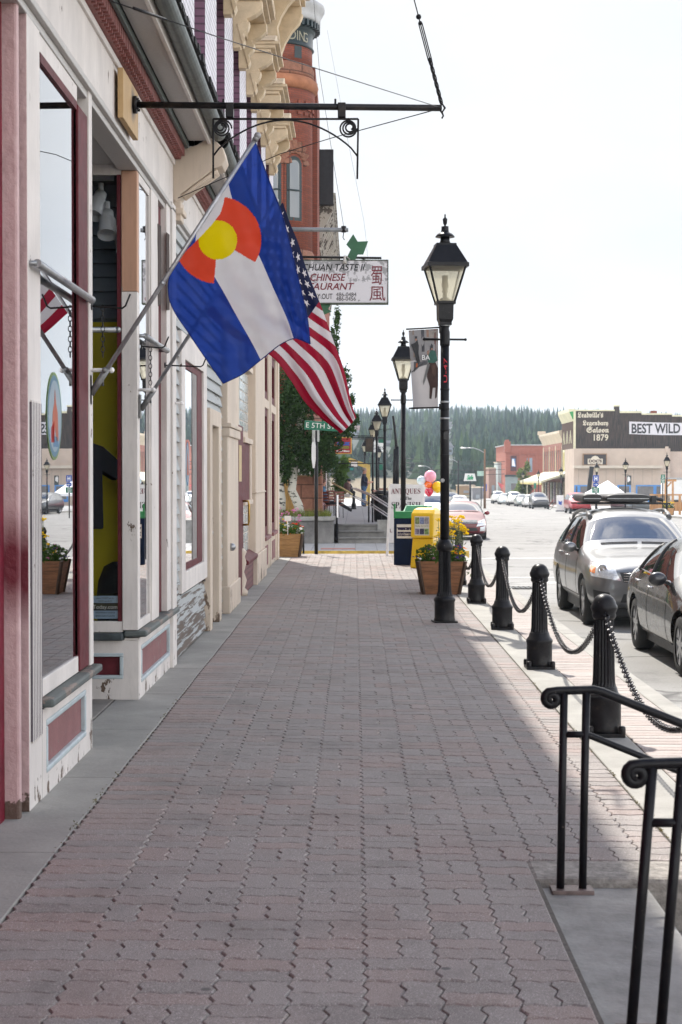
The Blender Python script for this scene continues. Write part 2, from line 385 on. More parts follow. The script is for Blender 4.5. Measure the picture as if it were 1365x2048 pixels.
def roadmat():
    m, t, b = newmat('pale_worn_asphalt'); tcn = nd(t, 'TexCoord'); v = tcn.outputs['Object']
    c = mixrgb(t, ramp(t, noise(t, v, .35, 6, .6), .3, .7), (.21, .205, .196), (.29, .284, .27))
    c = mixrgb(t, ramp(t, noise(t, v, 60, 3), .45, .75), c, (.15, .146, .14))
    cr_ = nd(t, 'TexVoronoi', feature='DISTANCE_TO_EDGE'); cr_.inputs['Scale'].default_value = .35
    wv = nd(t, 'VectorMath', operation='ADD'); nn = nd(t, 'TexNoise'); nn.inputs['Scale'].default_value = 1.2; t.links.new(v, nn.inputs['Vector'])
    t.links.new(v, wv.inputs[0]); t.links.new(nn.outputs['Color'], wv.inputs[1]); t.links.new(wv.outputs[0], cr_.inputs['Vector'])
    c = mixrgb(t, ramp(t, cr_.outputs['Distance'], .02, .0), mixrgb(t, ramp(t, noise(t, v, .9, 7, .72), .56, .72), c, mixrgb(t, .45, c, (.06, .06, .06))), (.08, .078, .075))
    t.links.new(c, b.inputs['Base Color']); b.inputs['Roughness'].default_value = .9; return m
ROAD = roadmat()
def sheet(name, x0, x1, rows, zf, m, nx=1, kind='structure'):
    mb = MB(); rows = sorted(rows); xs = [x0 + (x1-x0)*i/nx for i in range(nx+1)]
    vs = [(x, y, zf(x, y)) for y in rows for x in xs]; k = nx+1
    fs = [(j*k+i, j*k+i+1, (j+1)*k+i+1, (j+1)*k+i) for j in range(len(rows)-1) for i in range(nx)]
    o = mb.add(vs, fs).build(name, m); return tag(o, kind=kind)
sheet('main_street', 2.1, 21.6, ROWS, lambda x, y: zr(y), ROAD)
sheet('side_street', -60, 2.1, [32.4, 38, 44.2], lambda x, y: zr(y)-.004, ROAD)
GUT = M('gutter_concrete', (.28, .275, .26), .85, 0, .12, 1.5, .2, 40)
sheet('gutter', 2.13, 2.78, [2, 30, 32.4], lambda x, y: zr(y)+.004, GUT)
mk = MB()
for x0, x1, y0, y1 in ((7.1, 7.25, 20, 29), (3.6, 4.4, 33.4, 33.8), (5.0, 5.8, 33.4, 33.8), (6.4, 7.2, 33.4, 33.8), (3.1, 9.2, 45.2, 45.6), (3.1, 9.2, 35.4, 35.65)):
    ys = [y for y in ROWS if y0 < y < y1]; ys = [y0] + ys + [y1]
    for a, b in zip(ys, ys[1:]):
        mk.add([(x0, a, zr(a)+.006), (x1, a, zr(a)+.006), (x1, b, zr(b)+.006), (x0, b, zr(b)+.006)], [(0, 1, 2, 3)])
tag(mk.build('road_markings', M('road_line_paint', (.62, .61, .58), .8, 0, .3, 5)), kind='structure')

# ---- terrain to the horizon
def hz(x, y):
    base = lerpk([(-60, -.72), (30, -.72), (63, -.95), (120, -1.42), (175, -1.9), (300, -2.6), (335, -2.0), (370, 1.2), (440, 6.2), (520, 8.2), (640, 14.5), (800, 22), (1000, 30.5), (1250, 38.5), (1450, 42), (1700, 39)], y)
    if y > 400:
        k = min(1, (y-400)/500)
        base += k*(4.5*math.sin(x*.0065+1.2)+2.2*math.sin(x*.019+.4)+1.1*math.sin(x*.05+y*.01)) - k*max(0, x-60)*.022 - k*max(0, -x-60)*.03
    return base
TERR, t, b = newmat('meadow_and_forest_floor'); tcn = nd(t, 'TexCoord'); sx = nd(t, 'SeparateXYZ'); t.links.new(tcn.outputs['Object'], sx.inputs['Vector'])
nn = noise(t, tcn.outputs['Object'], .02, 6, .6); k = nd(t, 'Math', operation='MULTIPLY_ADD'); t.links.new(nn, k.inputs[0]); k.inputs[1].default_value = 120; t.links.new(sx.outputs['Y'], k.inputs[2])
k1 = nd(t, 'Math', operation='SUBTRACT'); t.links.new(sx.outputs['X'], k1.inputs[0]); k1.inputs[1].default_value = 18; k3 = nd(t, 'Math', operation='MAXIMUM'); t.links.new(k1.outputs[0], k3.inputs[0]); k3.inputs[1].default_value = 0; k2 = nd(t, 'Math', operation='MULTIPLY_ADD'); t.links.new(k3.outputs[0], k2.inputs[0]); k2.inputs[1].default_value = 12; t.links.new(k.outputs[0], k2.inputs[2])
gr = mixrgb(t, noise(t, tcn.outputs['Object'], .3, 5), (.13, .105, .06), (.17, .135, .08)); fo_ = mixrgb(t, noise(t, tcn.outputs['Object'], .045, 6, .7), (.012, .02, .012), (.026, .036, .02))
t.links.new(mixrgb(t, ramp(t, k2.outputs[0], 432, 440), gr, fo_), b.inputs['Base Color']); b.inputs['Roughness'].default_value = .95
sheet('hill_terrain', -900, 1100, [-60, 2, 30, 63, 120, 175, 240, 300, 335, 352, 370, 400, 440, 480, 520, 580, 640, 720, 800, 900, 1000, 1120, 1250, 1350, 1450, 1700], hz, TERR, 60)

# ---- block pavement: basket weave of wavy-edged pavers, each one real
C = .111; PX0 = .029
def pavermat(name, g1, g2, red):
    m, t, b = newmat(name); gi = nd(t, 'NewGeometry'); tcn = nd(t, 'TexCoord'); v = tcn.outputs['Object']
    rr = gi.outputs['Random Per Island']
    c = mixrgb(t, rr, g1, g2)
    sx = nd(t, 'SeparateXYZ'); t.links.new(v, sx.inputs['Vector'])
    f2 = nd(t, 'Math', operation='MULTIPLY_ADD'); t.links.new(rr, f2.inputs[0]); f2.inputs[1].default_value = 7.77; f2.inputs[2].default_value = 0
    fr = nd(t, 'Math', operation='FRACT'); t.links.new(f2.outputs[0], fr.inputs[0])
    loc = noise(t, v, .9, 4, .6)
    ad = nd(t, 'Math', operation='MULTIPLY_ADD'); t.links.new(loc, ad.inputs[0]); ad.inputs[1].default_value = 1.5; t.links.new(fr.outputs[0], ad.inputs[2])
    edge = ramp(t, sx.outputs['X'], -.75, -1.15)
    ad2 = nd(t, 'Math', operation='MULTIPLY_ADD'); t.links.new(edge, ad2.inputs[0]); ad2.inputs[1].default_value = .45; t.links.new(ad.outputs[0], ad2.inputs[2])
    c = mixrgb(t, ramp(t, ad2.outputs[0], 1.15, 1.95), c, red)
    sp1 = noise(t, v, 260, 2, .6); c = mixrgb(t, ramp(t, sp1, .55, .68), c, (.52, .48, .46)); c = mixrgb(t, ramp(t, noise(t, v, 190, 2), .6, .72), c, (.06, .055, .055))
    st = noise(t, v, 1.7, 8, .72); c = mixrgb(t, ramp(t, st, .5, .74), c, mixrgb(t, .42, c, (.05, .045, .04)))
    gum = nd(t, 'TexVoronoi'); gum.inputs['Scale'].default_value = 3.1; t.links.new(v, gum.inputs['Vector']); gk = nd(t, 'Math', operation='MULTIPLY_ADD'); t.links.new(noise(t, v, 40, 3), gk.inputs[0]); gk.inputs[1].default_value = .03; t.links.new(gum.outputs['Distance'], gk.inputs[2]); gs = nd(t, 'SeparateColor'); t.links.new(gum.outputs['Color'], gs.inputs[0]); gm_ = nd(t, 'Math', operation='MULTIPLY'); t.links.new(ramp(t, gk.outputs[0], .075, .06), gm_.inputs[0]); t.links.new(ramp(t, gs.outputs[0], .6, .62), gm_.inputs[1]); c = mixrgb(t, gm_.outputs[0], c, (.1, .095, .09))
    t.links.new(c, b.inputs['Base Color']); b.inputs['Roughness'].default_value = .85
    bn = nd(t, 'Bump', Strength=.45); bn.inputs['Distance'].default_value = .003; t.links.new(noise(t, v, 150, 4, .7), bn.inputs['Height']); t.links.new(bn.outputs['Normal'], b.inputs['Normal'])
    return m
PAVER = pavermat('concrete_paver', (.203, .182, .168), (.238, .213, .198), (.25, .187, .166))
AH, AV = .0085, .0095
def hedge(i, j):                      # lattice edge along +x from (i,j)
    x, y = PX0 + i*C, j*C
    return [(x, y), (x+.3*C, y+AH), (x+.7*C, y-AH)]
def vedge(i, j):
    x, y = PX0 + i*C, j*C
    return [(x, y), (x+AV, y+.3*C), (x-AV, y+.7*C)]
def outline(i0, i1, j0, j1):
    P = []
    for i in range(i0, i1): P += hedge(i, j0)
    for j in range(j0, j1): P += vedge(i1, j)
    end = (PX0+i1*C, j1*C)
    top = []
    for i in range(i0, i1): top += hedge(i, j1)
    top.append(end); P += list(reversed(top))[:-1]
    lf = []
    for j in range(j0, j1): lf += vedge(i0, j)
    lf.append((PX0+i0*C, j1*C)); P += list(reversed(lf))[:-1]
    return P
pv = MB()
def paver(P, xmax=9, z0=0.0):
    P = [(min(x, xmax), y) for x, y in P]
    xs = [p[0] for p in P]; ys = [p[1] for p in P]
    cx, cy = (min(xs)+max(xs))/2, (min(ys)+max(ys))/2; hx, hy = max(.01, (max(xs)-min(xs))/2), max(.01, (max(ys)-min(ys))/2)
    if hx < .02: return
    z = z0 + random.uniform(-.0016, .0016)+.004*math.sin(xs[0]*3.1+ys[0]*.9)*math.sin(ys[0]*2.1); ta, tb = random.uniform(-.006, .006), random.uniform(-.006, .006)
    n = len(P); vs = []
    for ins, dz in ((.0017, -.016), (.0017, -.005), (.0062, 0)):
        vs += [(cx+(x-cx)*(1-ins/hx), cy+(y-cy)*(1-ins*1.45/hy), z+dz+(x-cx)*ta+(y-cy)*tb) for x, y in P]
    fs = [(i, (i+1) % n, n+(i+1) % n, n+i) for i in range(n)] + [(n+i, n+(i+1) % n, 2*n+(i+1) % n, 2*n+i) for i in range(n)] + [tuple(2*n+i for i in range(n))]
    pv.add(vs, fs)
def cut(i0, j): # clip for the stair landing
    x, y = PX0+i0*C, j*C
    if 4.35 < y < 6.42: return .672
    return 1.297
J0, J1 = 20, 290
for j in range(J0, J1):
    xm = cut(0, j+.5)
    paver(outline(-11, -8, j, j+1))
    if xm > 1: paver(outline(10, 12, j, j+1), xm)
for ci in range(9):
    i = -8 + 2*ci
    for mj in range(J0, J1, 4):
        o = 2 if ci % 2 else 0
        for (a0, a1, b0, b1) in ((i, i+2, mj+o, mj+o+1), (i, i+2, mj+o+1, mj+o+2), (i, i+1, mj+2-o, mj+4-o), (i+1, i+2, mj+2-o, mj+4-o)):
            xm = cut(a0, (b0+b1)/2)
            if PX0+a0*C < xm-.03: paver(outline(a0, a1, b0, b1), xm)
tag(pv.build('sidewalk_pavers', PAVER), kind='structure')
# brick strip on the kerb side
pv = MB()
y = 6.5
while y < 32.2:
    w_ = .099
    P = [(1.584, y), (1.7, y+.004), (1.78, y-.003), (1.985, y), (1.985, y+w_), (1.78, y+w_-.003), (1.7, y+w_+.004), (1.584, y+w_)]
    paver(P, 9, -.002); y += w_
tag(pv.build('kerb_brick_strip', pavermat('brick_strip', (.31, .27, .245), (.345, .305, .28), (.31, .245, .215))), kind='structure')

BASE = M('joint_sand', (.10, .088, .078), .95, 0, .3, 40)
b_ = MB()
b_.box(-2.9, 2.125, 6.46, 32.35, -.75, -.013).box(-2.9, .69, 4.3, 6.46, -.75, -.013).box(-2.9, 2.125, -6, 4.3, -.75, -.013)
tag(b_.build('sidewalk_base', BASE), kind='structure')
s_ = MB()
def slabs(mb, x0, x1, y0, y1, step, z=0.0, j=.006):
    y = y0
    while y < y1-.05:
        e = min(y1, y + step*random.uniform(.92, 1.08)); mb.box(x0, x1, y+j/2, e-j/2, -.1, z+random.uniform(-.0015, .0015)); y = e
slabs(s_, -1.62, -1.2, 2, 32.2, 1.55)
slabs(s_, 1.305, 1.578, 6.46, 32.2, 3.37)
tag(s_.build('sidewalk_edging', CONC, bev=.006), kind='structure')
k_ = MB(); slabs(k_, 1.99, 2.13, 6.46, 32.35, 3.0, -.004)
for q in k_.v: pass
k_.box(2.10, 2.13, 6.46, 32.35, -.75, -.102)
slabs(k_, -2.9, 2.13, 32.2, 32.52, 3.2, -.004) if False else k_.box(-2.9, 2.13, 32.36, 32.55, -.75, -.006)
tag(k_.build('kerb', CONC, bev=.01), kind='structure')
box('recess_floor', -2.9, -1.63, 2, 32, -.1, .003, M('entry_concrete', (.2, .185, .165), .85, 0, .2, 3, .3, 40))['kind'] = 'structure'

# stair down to the street, cut into the pavement
st = thing('street_stair', 'grey concrete stair with a landing cut into the paved sidewalk, leading down to the street', 'stair', (.69, 4.35, -.05))
l_ = MB(); l_.box(.676, 1.10, 4.30, 6.16, -.7, -.036); l_.build('landing', CONC2, st, .012)
for k, (x0, x1, z) in enumerate(((1.10, 1.42, -.2), (1.42, 1.76, -.35), (1.76, 2.13, -.5))):
    MB().box(x0+.002, x1, 4.30, 6.16, -.72, z).build('step', CONC2, st, .012)
e_ = MB(); e_.box(.665, 2.13, 6.162, 6.455, -.75, -.001); e_.build('side_kerb', M('aggregate_concrete', (.27, .25, .225), .9, 0, .3, 25, .8, 60), st, .02)

# ---- across the side street
PLZ = M('pale_plaza_paving', (.36, .355, .345), .85, 0, .12, 2)
def farz(y): return lerpk([(49, .08), (80, .13), (110, -.4), (150, -1.4), (300, -2.3)], y)
tag(MB().box(-8, 2.9, 44.3, 49.4, -1.0, -.47).build('corner_plaza', brick('grey_plaza_blocks', (.26, .26, .26), (.31, .305, .3), (.16, .155, .15), 'xz', .6, .6, .01)), kind='structure')
tag(MB().box(-8, 3.05, 44.2, 44.3, -1.0, -.468).build('painted_kerb', M('yellow_kerb_paint', (.5, .33, .06), .7, 0, .35, 3)), kind='structure')
tag(MB().box(-.95, .0, 45.2, 45.9, -.49, -.462).build('tactile_strip', M('brick_red_tactile', (.3, .12, .09), .8, 0, .2, 9)), kind='structure')
rows2 = [50.6, 60, 80, 95, 110, 130, 150, 200, 300]
sheet('far_sidewalk', -1.9, 2.5, rows2, lambda x, y: farz(y), brick('grey_sidewalk_blocks', (.3, .3, .3), (.34, .335, .33), (.2, .2, .2), 'xz', .6, .6, .012))
sheet('far_kerb', 2.5, 2.9, rows2, lambda x, y: farz(y)-.004, CONC)
mbk = MB()
for a, b in zip(rows2, rows2[1:]): mbk.add([(2.9, a, farz(a)-.004), (2.9, b, farz(b)-.004), (2.9, b, -4), (2.9, a, -4)], [(0, 1, 2, 3)])
tag(mbk.build('kerb_face', CONC), kind='structure')
rows3 = [30, 63, 120, 175, 230, 300]
sheet('opposite_sidewalk', 21.6, 60, rows3, lambda x, y: zr(y)+.15, PLZ)
mbk = MB()
for a, b in zip(rows3, rows3[1:]): mbk.add([(21.6, b, zr(b)+.15), (21.6, a, zr(a)+.15), (21.6, a, zr(a)-.3), (21.6, b, zr(b)-.3)], [(0, 1, 2, 3)])
tag(mbk.build('opposite_kerb', CONC), kind='structure')
# steps across the street
STEPC = M('dark_step_concrete', (.17, .165, .155), .9, 0, .25, 3, .4, 25)
fs_ = thing('corner_steps', 'three broad grey concrete steps across the side street, rising to the far sidewalk', 'steps', (.2, 49.5, -.47))
for x1, y0, zt in ((1.0, 49.4, -.29), (.86, 49.8, -.11), (.66, 50.2, .075)):
    f_ = MB(); f_.box(-.52, x1, y0, 50.62, -.9, zt-.05); f_.box(-.52, x1+.02, y0-.035, 50.62, zt-.05, zt); f_.build('step', STEPC, fs_, .015)
box('retaining_wall', .67, 2.6, 50.25, 50.6, -1, .2, CONC2, fs_)
pw = thing('planter_wall', 'grey concrete planter wall with a coping left of the far steps', 'wall', (-1.3, 49.5, -.47))
box('wall_body', -4.2, -.64, 49.3, 50.2, -1, .2, M('rough_grey_concrete', (.16, .155, .15), .9, 0, .3, 2.5, .4, 20), pw)
box('coping', -4.25, -.6, 49.22, 50.3, .203, .33, CONC2, pw, .02)
# drain grate in the gutter
p = onZ(1036, 1176, zr(31.5)+.008)
g_ = MB()
for k in range(7): g_.box(p.x-.35+k*.1, p.x-.29+k*.1, p.y-.25, p.y+.25, p.z, p.z+.012)
g_.box(p.x-.4, p.x+.36, p.y-.3, p.y-.25, p.z, p.z+.012); g_.box(p.x-.4, p.x+.36, p.y+.25, p.y+.3, p.z, p.z+.012)
tag(g_.build('drain_grate', IRON), 'dark iron drain grate lying in the pale road beyond the chained bollards', 'drain grate')
# ================================================================ LEFT ROW: red neighbour, white storefront, grey clapboard front, striped brick block
X0 = -1.46
def yx(px, x=X0): return onX(px, 955, x).y
def moulded_panel(parent, y0, y1, z0, z1, x, mp, mt, facing='x'):
    """sunk panel with a pale moulding round it (street-facing or camera-facing)"""
    a, b = MB(), MB(); t = .028
    if facing == 'x':
        a.box(x-.03, x-.012, y0+t, y1-t, z0+t, z1-t)
        for q in ((y0, y1, z0, z0+t), (y0, y1, z1-t, z1), (y0, y0+t, z0+t, z1-t), (y1-t, y1, z0+t, z1-t)): b.box(x-.03, x+.006, *q)
    else:
        a.box(y0+t, y1-t, x+.012, x+.03, z0+t, z1-t)
        for q in ((y0, y1, z0, z0+t), (y0, y1, z1-t, z1), (y0, y0+t, z0+t, z1-t), (y1-t, y1, z0+t, z1-t)): b.box(q[0], q[1], x-.006, x+.03, q[2], q[3])
    o = a.build('panel', mp, parent); b.build('moulding', mt, o, .006); return o

# ---- red neighbour at the left edge
def blotched(cen, nm='pink_paint_with_red_blotch'):
    m, t, b = newmat(nm); tcn = nd(t, 'TexCoord'); v = tcn.outputs['Object']
    base = mixrgb(t, ramp(t, noise(t, v, 5, 7, .7), .3, .7), (.42, .27, .27), (.55, .38, .37))
    sub = nd(t, 'VectorMath', operation='SUBTRACT'); t.links.new(v, sub.inputs[0]); sub.inputs[1].default_value = cen
    ml = nd(t, 'VectorMath', operation='MULTIPLY'); t.links.new(sub.outputs[0], ml.inputs[0]); ml.inputs[1].default_value = (9, 4, 4.2)
    ln = nd(t, 'VectorMath', operation='LENGTH'); t.links.new(ml.outputs[0], ln.inputs[0])
    c = mixrgb(t, ramp(t, ln.outputs['Value'], 1.15, .35), base, (.13, .01, .02))  # soft-edged red blotch mixed over the pink, fading outwards
    sx = nd(t, 'SeparateXYZ'); t.links.new(v, sx.inputs['Vector'])
    k = nd(t, 'Math', operation='ADD'); t.links.new(ramp(t, sx.outputs['Z'], .3, .02), k.inputs[0]); t.links.new(noise(t, v, 14, 6, .7), k.inputs[1])
    c = mixrgb(t, ramp(t, k.outputs[0], 1.3, 1.32), c, (.1, .06, .045))
    t.links.new(c, b.inputs['Base Color']); b.inputs['Roughness'].default_value = .6
    bn = nd(t, 'Bump', Strength=.7); bn.inputs['Distance'].default_value = .012; t.links.new(noise(t, v, 26, 5, .6), bn.inputs['Height']); t.links.new(bn.outputs['Normal'], b.inputs['Normal'])
    return m
nb = thing('crimson_shopfront', 'crimson painted shopfront with a rough pink end column, at the left edge of the photo', 'building', (-1.5, 7.2, 0))
box('wall', -3.2, -1.535, -4, 7.19, -.02, 7.5, RED, nb)
box('end_column', -2.2, -1.471, 7.2, 7.25, -.01, 7.5, blotched((0, .03, 1.12)), nb, .012)
MB().box(-2.2, -1.52, 7.255, 7.355, 0, 7.5).build('joint', DARK, nb)

# ---- white storefront
wf = thing('white_storefront', 'white peeling storefront with maroon panels, fluted pilaster and recessed entry under a pent roof', 'building', (X0, 9.5, 0))
pil = MB().box(X0-.2, X0, 7.36, 7.66, 0, 4.02)
for k in range(len(pil.f)): pil.m[k] = 1 if k == 2 else 0
for k in range(6): pil.box(X0, X0+.009, 7.405+k*.037, 7.428+k*.037, .3, 1.85)
plo = pil.build('fluted_pilaster', [WHITEP, blotched((-.01, -2.14, 1.08), 'pink_side_with_red_blotch')], wf, .004)
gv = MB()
for k in range(7): gv.box(X0, X0+.0088, 7.391+k*.037, 7.405+k*.037, .31, 1.84)  # dark-coloured strips stand in for the shade inside the flutes
gv.build('groove_shade_strips', M('groove_shade_mauve', (.1, .085, .095), .7, 0, .2, 9), plo)
KW = [(7.665, 9.12), (11.125, 13.16)]
for (a, b) in KW:
    m_ = MB(); p0, p1 = a+.1, b-.22
    m_.box(X0-.1, X0, a, b, 0, .10).box(X0-.1, X0, a, b, .355, .415).box(X0-.1, X0, a, p0, .10, .355).box(X0-.1, X0, p1, b, .10, .355).box(X0-.1, X0-.05, p0, p1, .10, .355)
    kw = m_.build('kneewall', WHITEP, wf)
    pb, mb2 = MB(), MB(); t_ = .03
    pb.box(X0-.048, X0-.02, p0+t_, p1-t_, .10+t_, .355-t_); pb.build('panel', MAROON2, kw)
    for q in ((p0, p1, .101, .10+t_), (p0, p1, .354-t_, .354), (p0, p0+t_, .10+t_, .354-t_), (p1-t_, p1, .10+t_, .354-t_)): mb2.box(X0-.045, X0+.005, *q)
    mb2.build('moulding', BLUETRIM, kw, .008)
    MB().box(X0-.1, X0+.055, a-.04 if a > 8 else a, b+.03, .425, .466).build('sill', GREYTRIM, wf, .012)
def window_x(parent, y0, y1, z0, z1, x, fw, mfr, name='window', depth=.06, glassmat=GLASS, fs=.03):
    f = MB()
    f.box(x-depth, x, y0, y1, z0, z0+fw).box(x-depth, x, y0, y1, z1-fw, z1).box(x-depth, x, y0, y0+fs, z0+fw, z1-fw).box(x-depth, x, y1-fs, y1, z0+fw, z1-fw)
    o = f.build(name, mfr, parent, .004)
    MB().box(x-.014, x-.010, y0+fs*.9, y1-fs*.9, z0+fw*.9, z1-fw*.9).build('pane', glassmat, o)
    return o
w1 = window_x(wf, 7.665, 8.72, .47, 3.56, X0-.005, .085, WHITEP, fs=.02)
box('stile', X0-.07, X0+.004, 8.7, 8.995, .475, 3.46, MAROON, w1)
MB().box(X0-.069, X0-.002, 7.69, 8.70, 3.43, 3.474).build('head_strip', MAROON, w1)
box('corner_post', X0-.12, X0+.012, 9.0, 9.105, .47, 3.64, WHITEP, wf)
w3 = window_x(wf, 11.2, 11.78, .47, 3.56, X0-.005, .06, WHITEP, fs=.02)
box('post', X0-.1, X0+.006, 11.79, 12.2, .47, 3.558, WHITEP, wf)
box('stile', X0-.12, X0-.03, 12.2, 12.66, .47, 3.6, MAROON, wf)
box('post', X0-.1, X0+.016, 12.66, 12.9, .47, 3.6, WHITEP, wf)
box('post', X0-.1, X0+.03, 12.95, 13.2, 0, 3.66, WHITEP, wf, .006)
ROT = M('rotten_dark_wood', (.05, .032, .026), .9, 0, .4, 20, .6, 40, stretch=(1, 1, .3))
rp = MB()
for yy in (12.3-.14, 12.62):
    poly = [(random.uniform(-.012, .012) + (0 if i < 9 else .2), 2.78 + (i if i < 9 else 17-i)*.075 + random.uniform(-.02, .02)) for i in range(18)]
    rp.prism(poly, (X0+.007 if yy < 12.5 else X0+.017, yy, 0), (0, 1, 0), (0, 0, 1), (.003, 0, 0))
rp.build('rotten_patch', ROT, wf)
# fascia, mouldings, dentils, soffit, eave, gutter, roof
def pent_roof(parent, y0, y1, fascia=True):
    if fascia:
        MB().box(X0-.14, X0+.01, y0, y1, 3.66, 4.03).box(X0-.14, X0+.028, y0, y1, 3.985, 4.03).build('fascia', WHITEP, parent, .006)
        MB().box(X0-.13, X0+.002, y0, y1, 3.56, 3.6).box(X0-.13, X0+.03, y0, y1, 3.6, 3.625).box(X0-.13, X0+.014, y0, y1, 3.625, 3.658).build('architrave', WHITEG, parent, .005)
    d = MB().box(X0-.1, X0+.05, y0, y1, 4.032, 4.15)
    y = y0+.02
    while y < y1-.05:
        d.box(X0+.05, X0+.105, y, y+.04, 4.05, 4.15); d.box(X0+.05, X0+.075, y+.04, y+.07, 4.032, 4.15); y += .074
    d.build('dentil_band', M('dentil_red', (.25, .085, .075), .6, 0, .25, 20), parent)
    MB().box(X0+.108, X0+.135, y0, y1, 4.118, 4.178).box(X0+.025, X0+.135, y0, y1, 4.1515, 4.178).build('green_moulding', M('slate_green_paint', (.07, .095, .09), .5, 0, .2, 6), parent, .004)
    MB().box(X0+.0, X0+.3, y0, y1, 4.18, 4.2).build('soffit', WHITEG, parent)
    MB().box(X0+.285, X0+.31, y0, y1, 4.15, 4.26).build('eave_board', WHITEP, parent, .004)
    g = MB(); n = 10
    prof = [(X0+.37+.06*math.cos(t), 4.235+.06*math.sin(t)) for t in [math.pi + math.pi*i/n for i in range(n+1)]]
    prof = prof + [(a+(.006 if a > X0+.37 else -.006)*-1, b+.004) for a, b in reversed(prof)]
    g.prism(prof, (0, y0, 0), (1, 0, 0), (0, 0, 1), (0, y1-y0, 0)); g.build('gutter', M('dark_green_gutter', (.035, .05, .045), .4, .2, .3, 8), parent)
    r = MB(); r.prism([(X0+.42, 4.245), (X0+.42, 4.29), (X0-.2, 4.86), (X0-.2, 4.8)], (0, y0, 0), (1, 0, 0), (0, 0, 1), (0, y1-y0, 0))
    y = y0
    while y < y1-.15:
        e = random.uniform(0, .02); r.box(X0+.41, X0+.432+e, y, y+.14, 4.262, 4.3+random.uniform(0, .012)); y += .15
    r.build('roof', M('dark_shingles', (.02, .02, .022), .9, 0, .4, 9, .5, 40), parent)
pent_roof(wf, 6.2, 13.18)
# corbel at the end of the roof
cb = MB(); prof = []
for a, b in ((-.02, 3.72), (.03, 3.7), (.07, 3.76), (.16, 3.83), (.26, 3.9), (.33, 3.96), (.40, 3.98), (.43, 4.04), (.41, 4.12), (.36, 4.17), (.3, 4.21), (.2, 4.15), (.1, 4.12), (-.02, 4.1)): prof.append((X0+a, b))
cb.prism(prof, (0, 13.185, 0), (1, 0, 0), (0, 0, 1), (0, .3, 0))
for k in range(3): cb.tube([(X0+.08, 13.22+.08*k, 3.745), (X0+.2, 13.22+.08*k, 3.835), (X0+.36, 13.22+.08*k, 3.95)], .018, 6)
cb.box(X0-.02, X0+.07, 13.2, 13.42, 3.55, 3.71).box(X0-.02, X0+.09, 13.18, 13.45, 3.60, 3.65)
cb.build('corbel', CREAM, wf, .01)
# recessed entry
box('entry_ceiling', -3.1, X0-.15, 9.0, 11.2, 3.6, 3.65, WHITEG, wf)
YB = 11.1
kn = MB().box(-2.8, X0-.002, YB-.001, YB+.06, 0, .14).box(-2.8, X0-.002, YB, YB+.06, .315, .40).box(-1.565, X0-.002, YB, YB+.06, .14, .315).box(-2.8, -1.80, YB, YB+.06, .14, .315).build('entry_kneewall', WHITEP, wf)
MB().box(-1.80, -1.565, YB+.03, YB+.06, .14, .315).build('panel', MAROON, kn)
mb2 = MB()
for q in ((-1.80, -1.565, .14, .165), (-1.80, -1.565, .29, .315), (-1.80, -1.775, .165, .29), (-1.59, -1.565, .165, .29)): mb2.box(q[0], q[1], YB-.006, YB+.03, q[2], q[3])
mb2.build('moulding', BLUETRIM, kn, .006)
MB().box(-2.8, X0-.102, YB-.05, YB+.08, .402, .452).build('entry_sill', M('dark_slate_sill', (.05, .065, .07), .5, 0, .3, 8), wf, .01)
ef = MB().box(-1.6, -1.572, YB+.019, YB+.05, .53, 3.53).box(-2.8, -1.57, YB, YB+.05, .455, .53).box(-2.8, -1.57, YB, YB+.05, 3.53, 3.6)
wi2 = ef.build('window', WHITEP, wf, .004)
MB().box(-2.75, -1.601, YB+.02, YB+.024, .53, 3.53).build('pane', glass('entry_window_glass', (.96, .97, .97), 0, 1.4), wi2)
box('corner_post', -1.57, X0-.004, YB-.006, YB+.09, 2.75, 3.558, PEACH, wf); box('corner_post', -1.57, X0-.004, YB-.006, YB+.09, .47, 2.748, WHITEP, wf)
MB().box(-1.60, -1.575, YB-.004, YB+.018, .53, 3.53).build('stile', MAROON, wi2)
# interior of the shop
YEL = M('yellow_shop_wall', (.80, .64, .02), .6, 0, .08, 2)
it = MB().box(-3.2, -3.15, 6.5, 13.1, 0, 3.8).box(-3.15, X0-.15, 6.5, 9.02, .3, .44).box(-3.15, X0-.15, YB+.1, 13.1, .3, .44).box(-3.15, X0-.15, 6.6, 6.65, .44, 3.6).box(-3.15, X0-.15, 6.5, 13.1, 3.66, 3.7)
it
it.box(-3.15, -1.57, 11.9, 11.95, 2.62, 3.6)
for k in range(9): it.box(-3.15, -1.57, 11.86, 11.90, 2.64+k*.1, 2.715+k*.1)
it.build('interior_room', M('dim_blue_grey_interior', (.22, .26, .32), .7, 0, .2, 1), wf)
MB().box(-3.15, -1.57, 11.9, 11.95, .44, 2.62).build('yellow_partition', YEL, wf)
MB().box(-2.6, X0-.16, 7.5, 9.0, .442, .46).box(-2.3, X0-.16, YB+.1, 12.2, .442, .46).build('display_floor', YEL, wf)
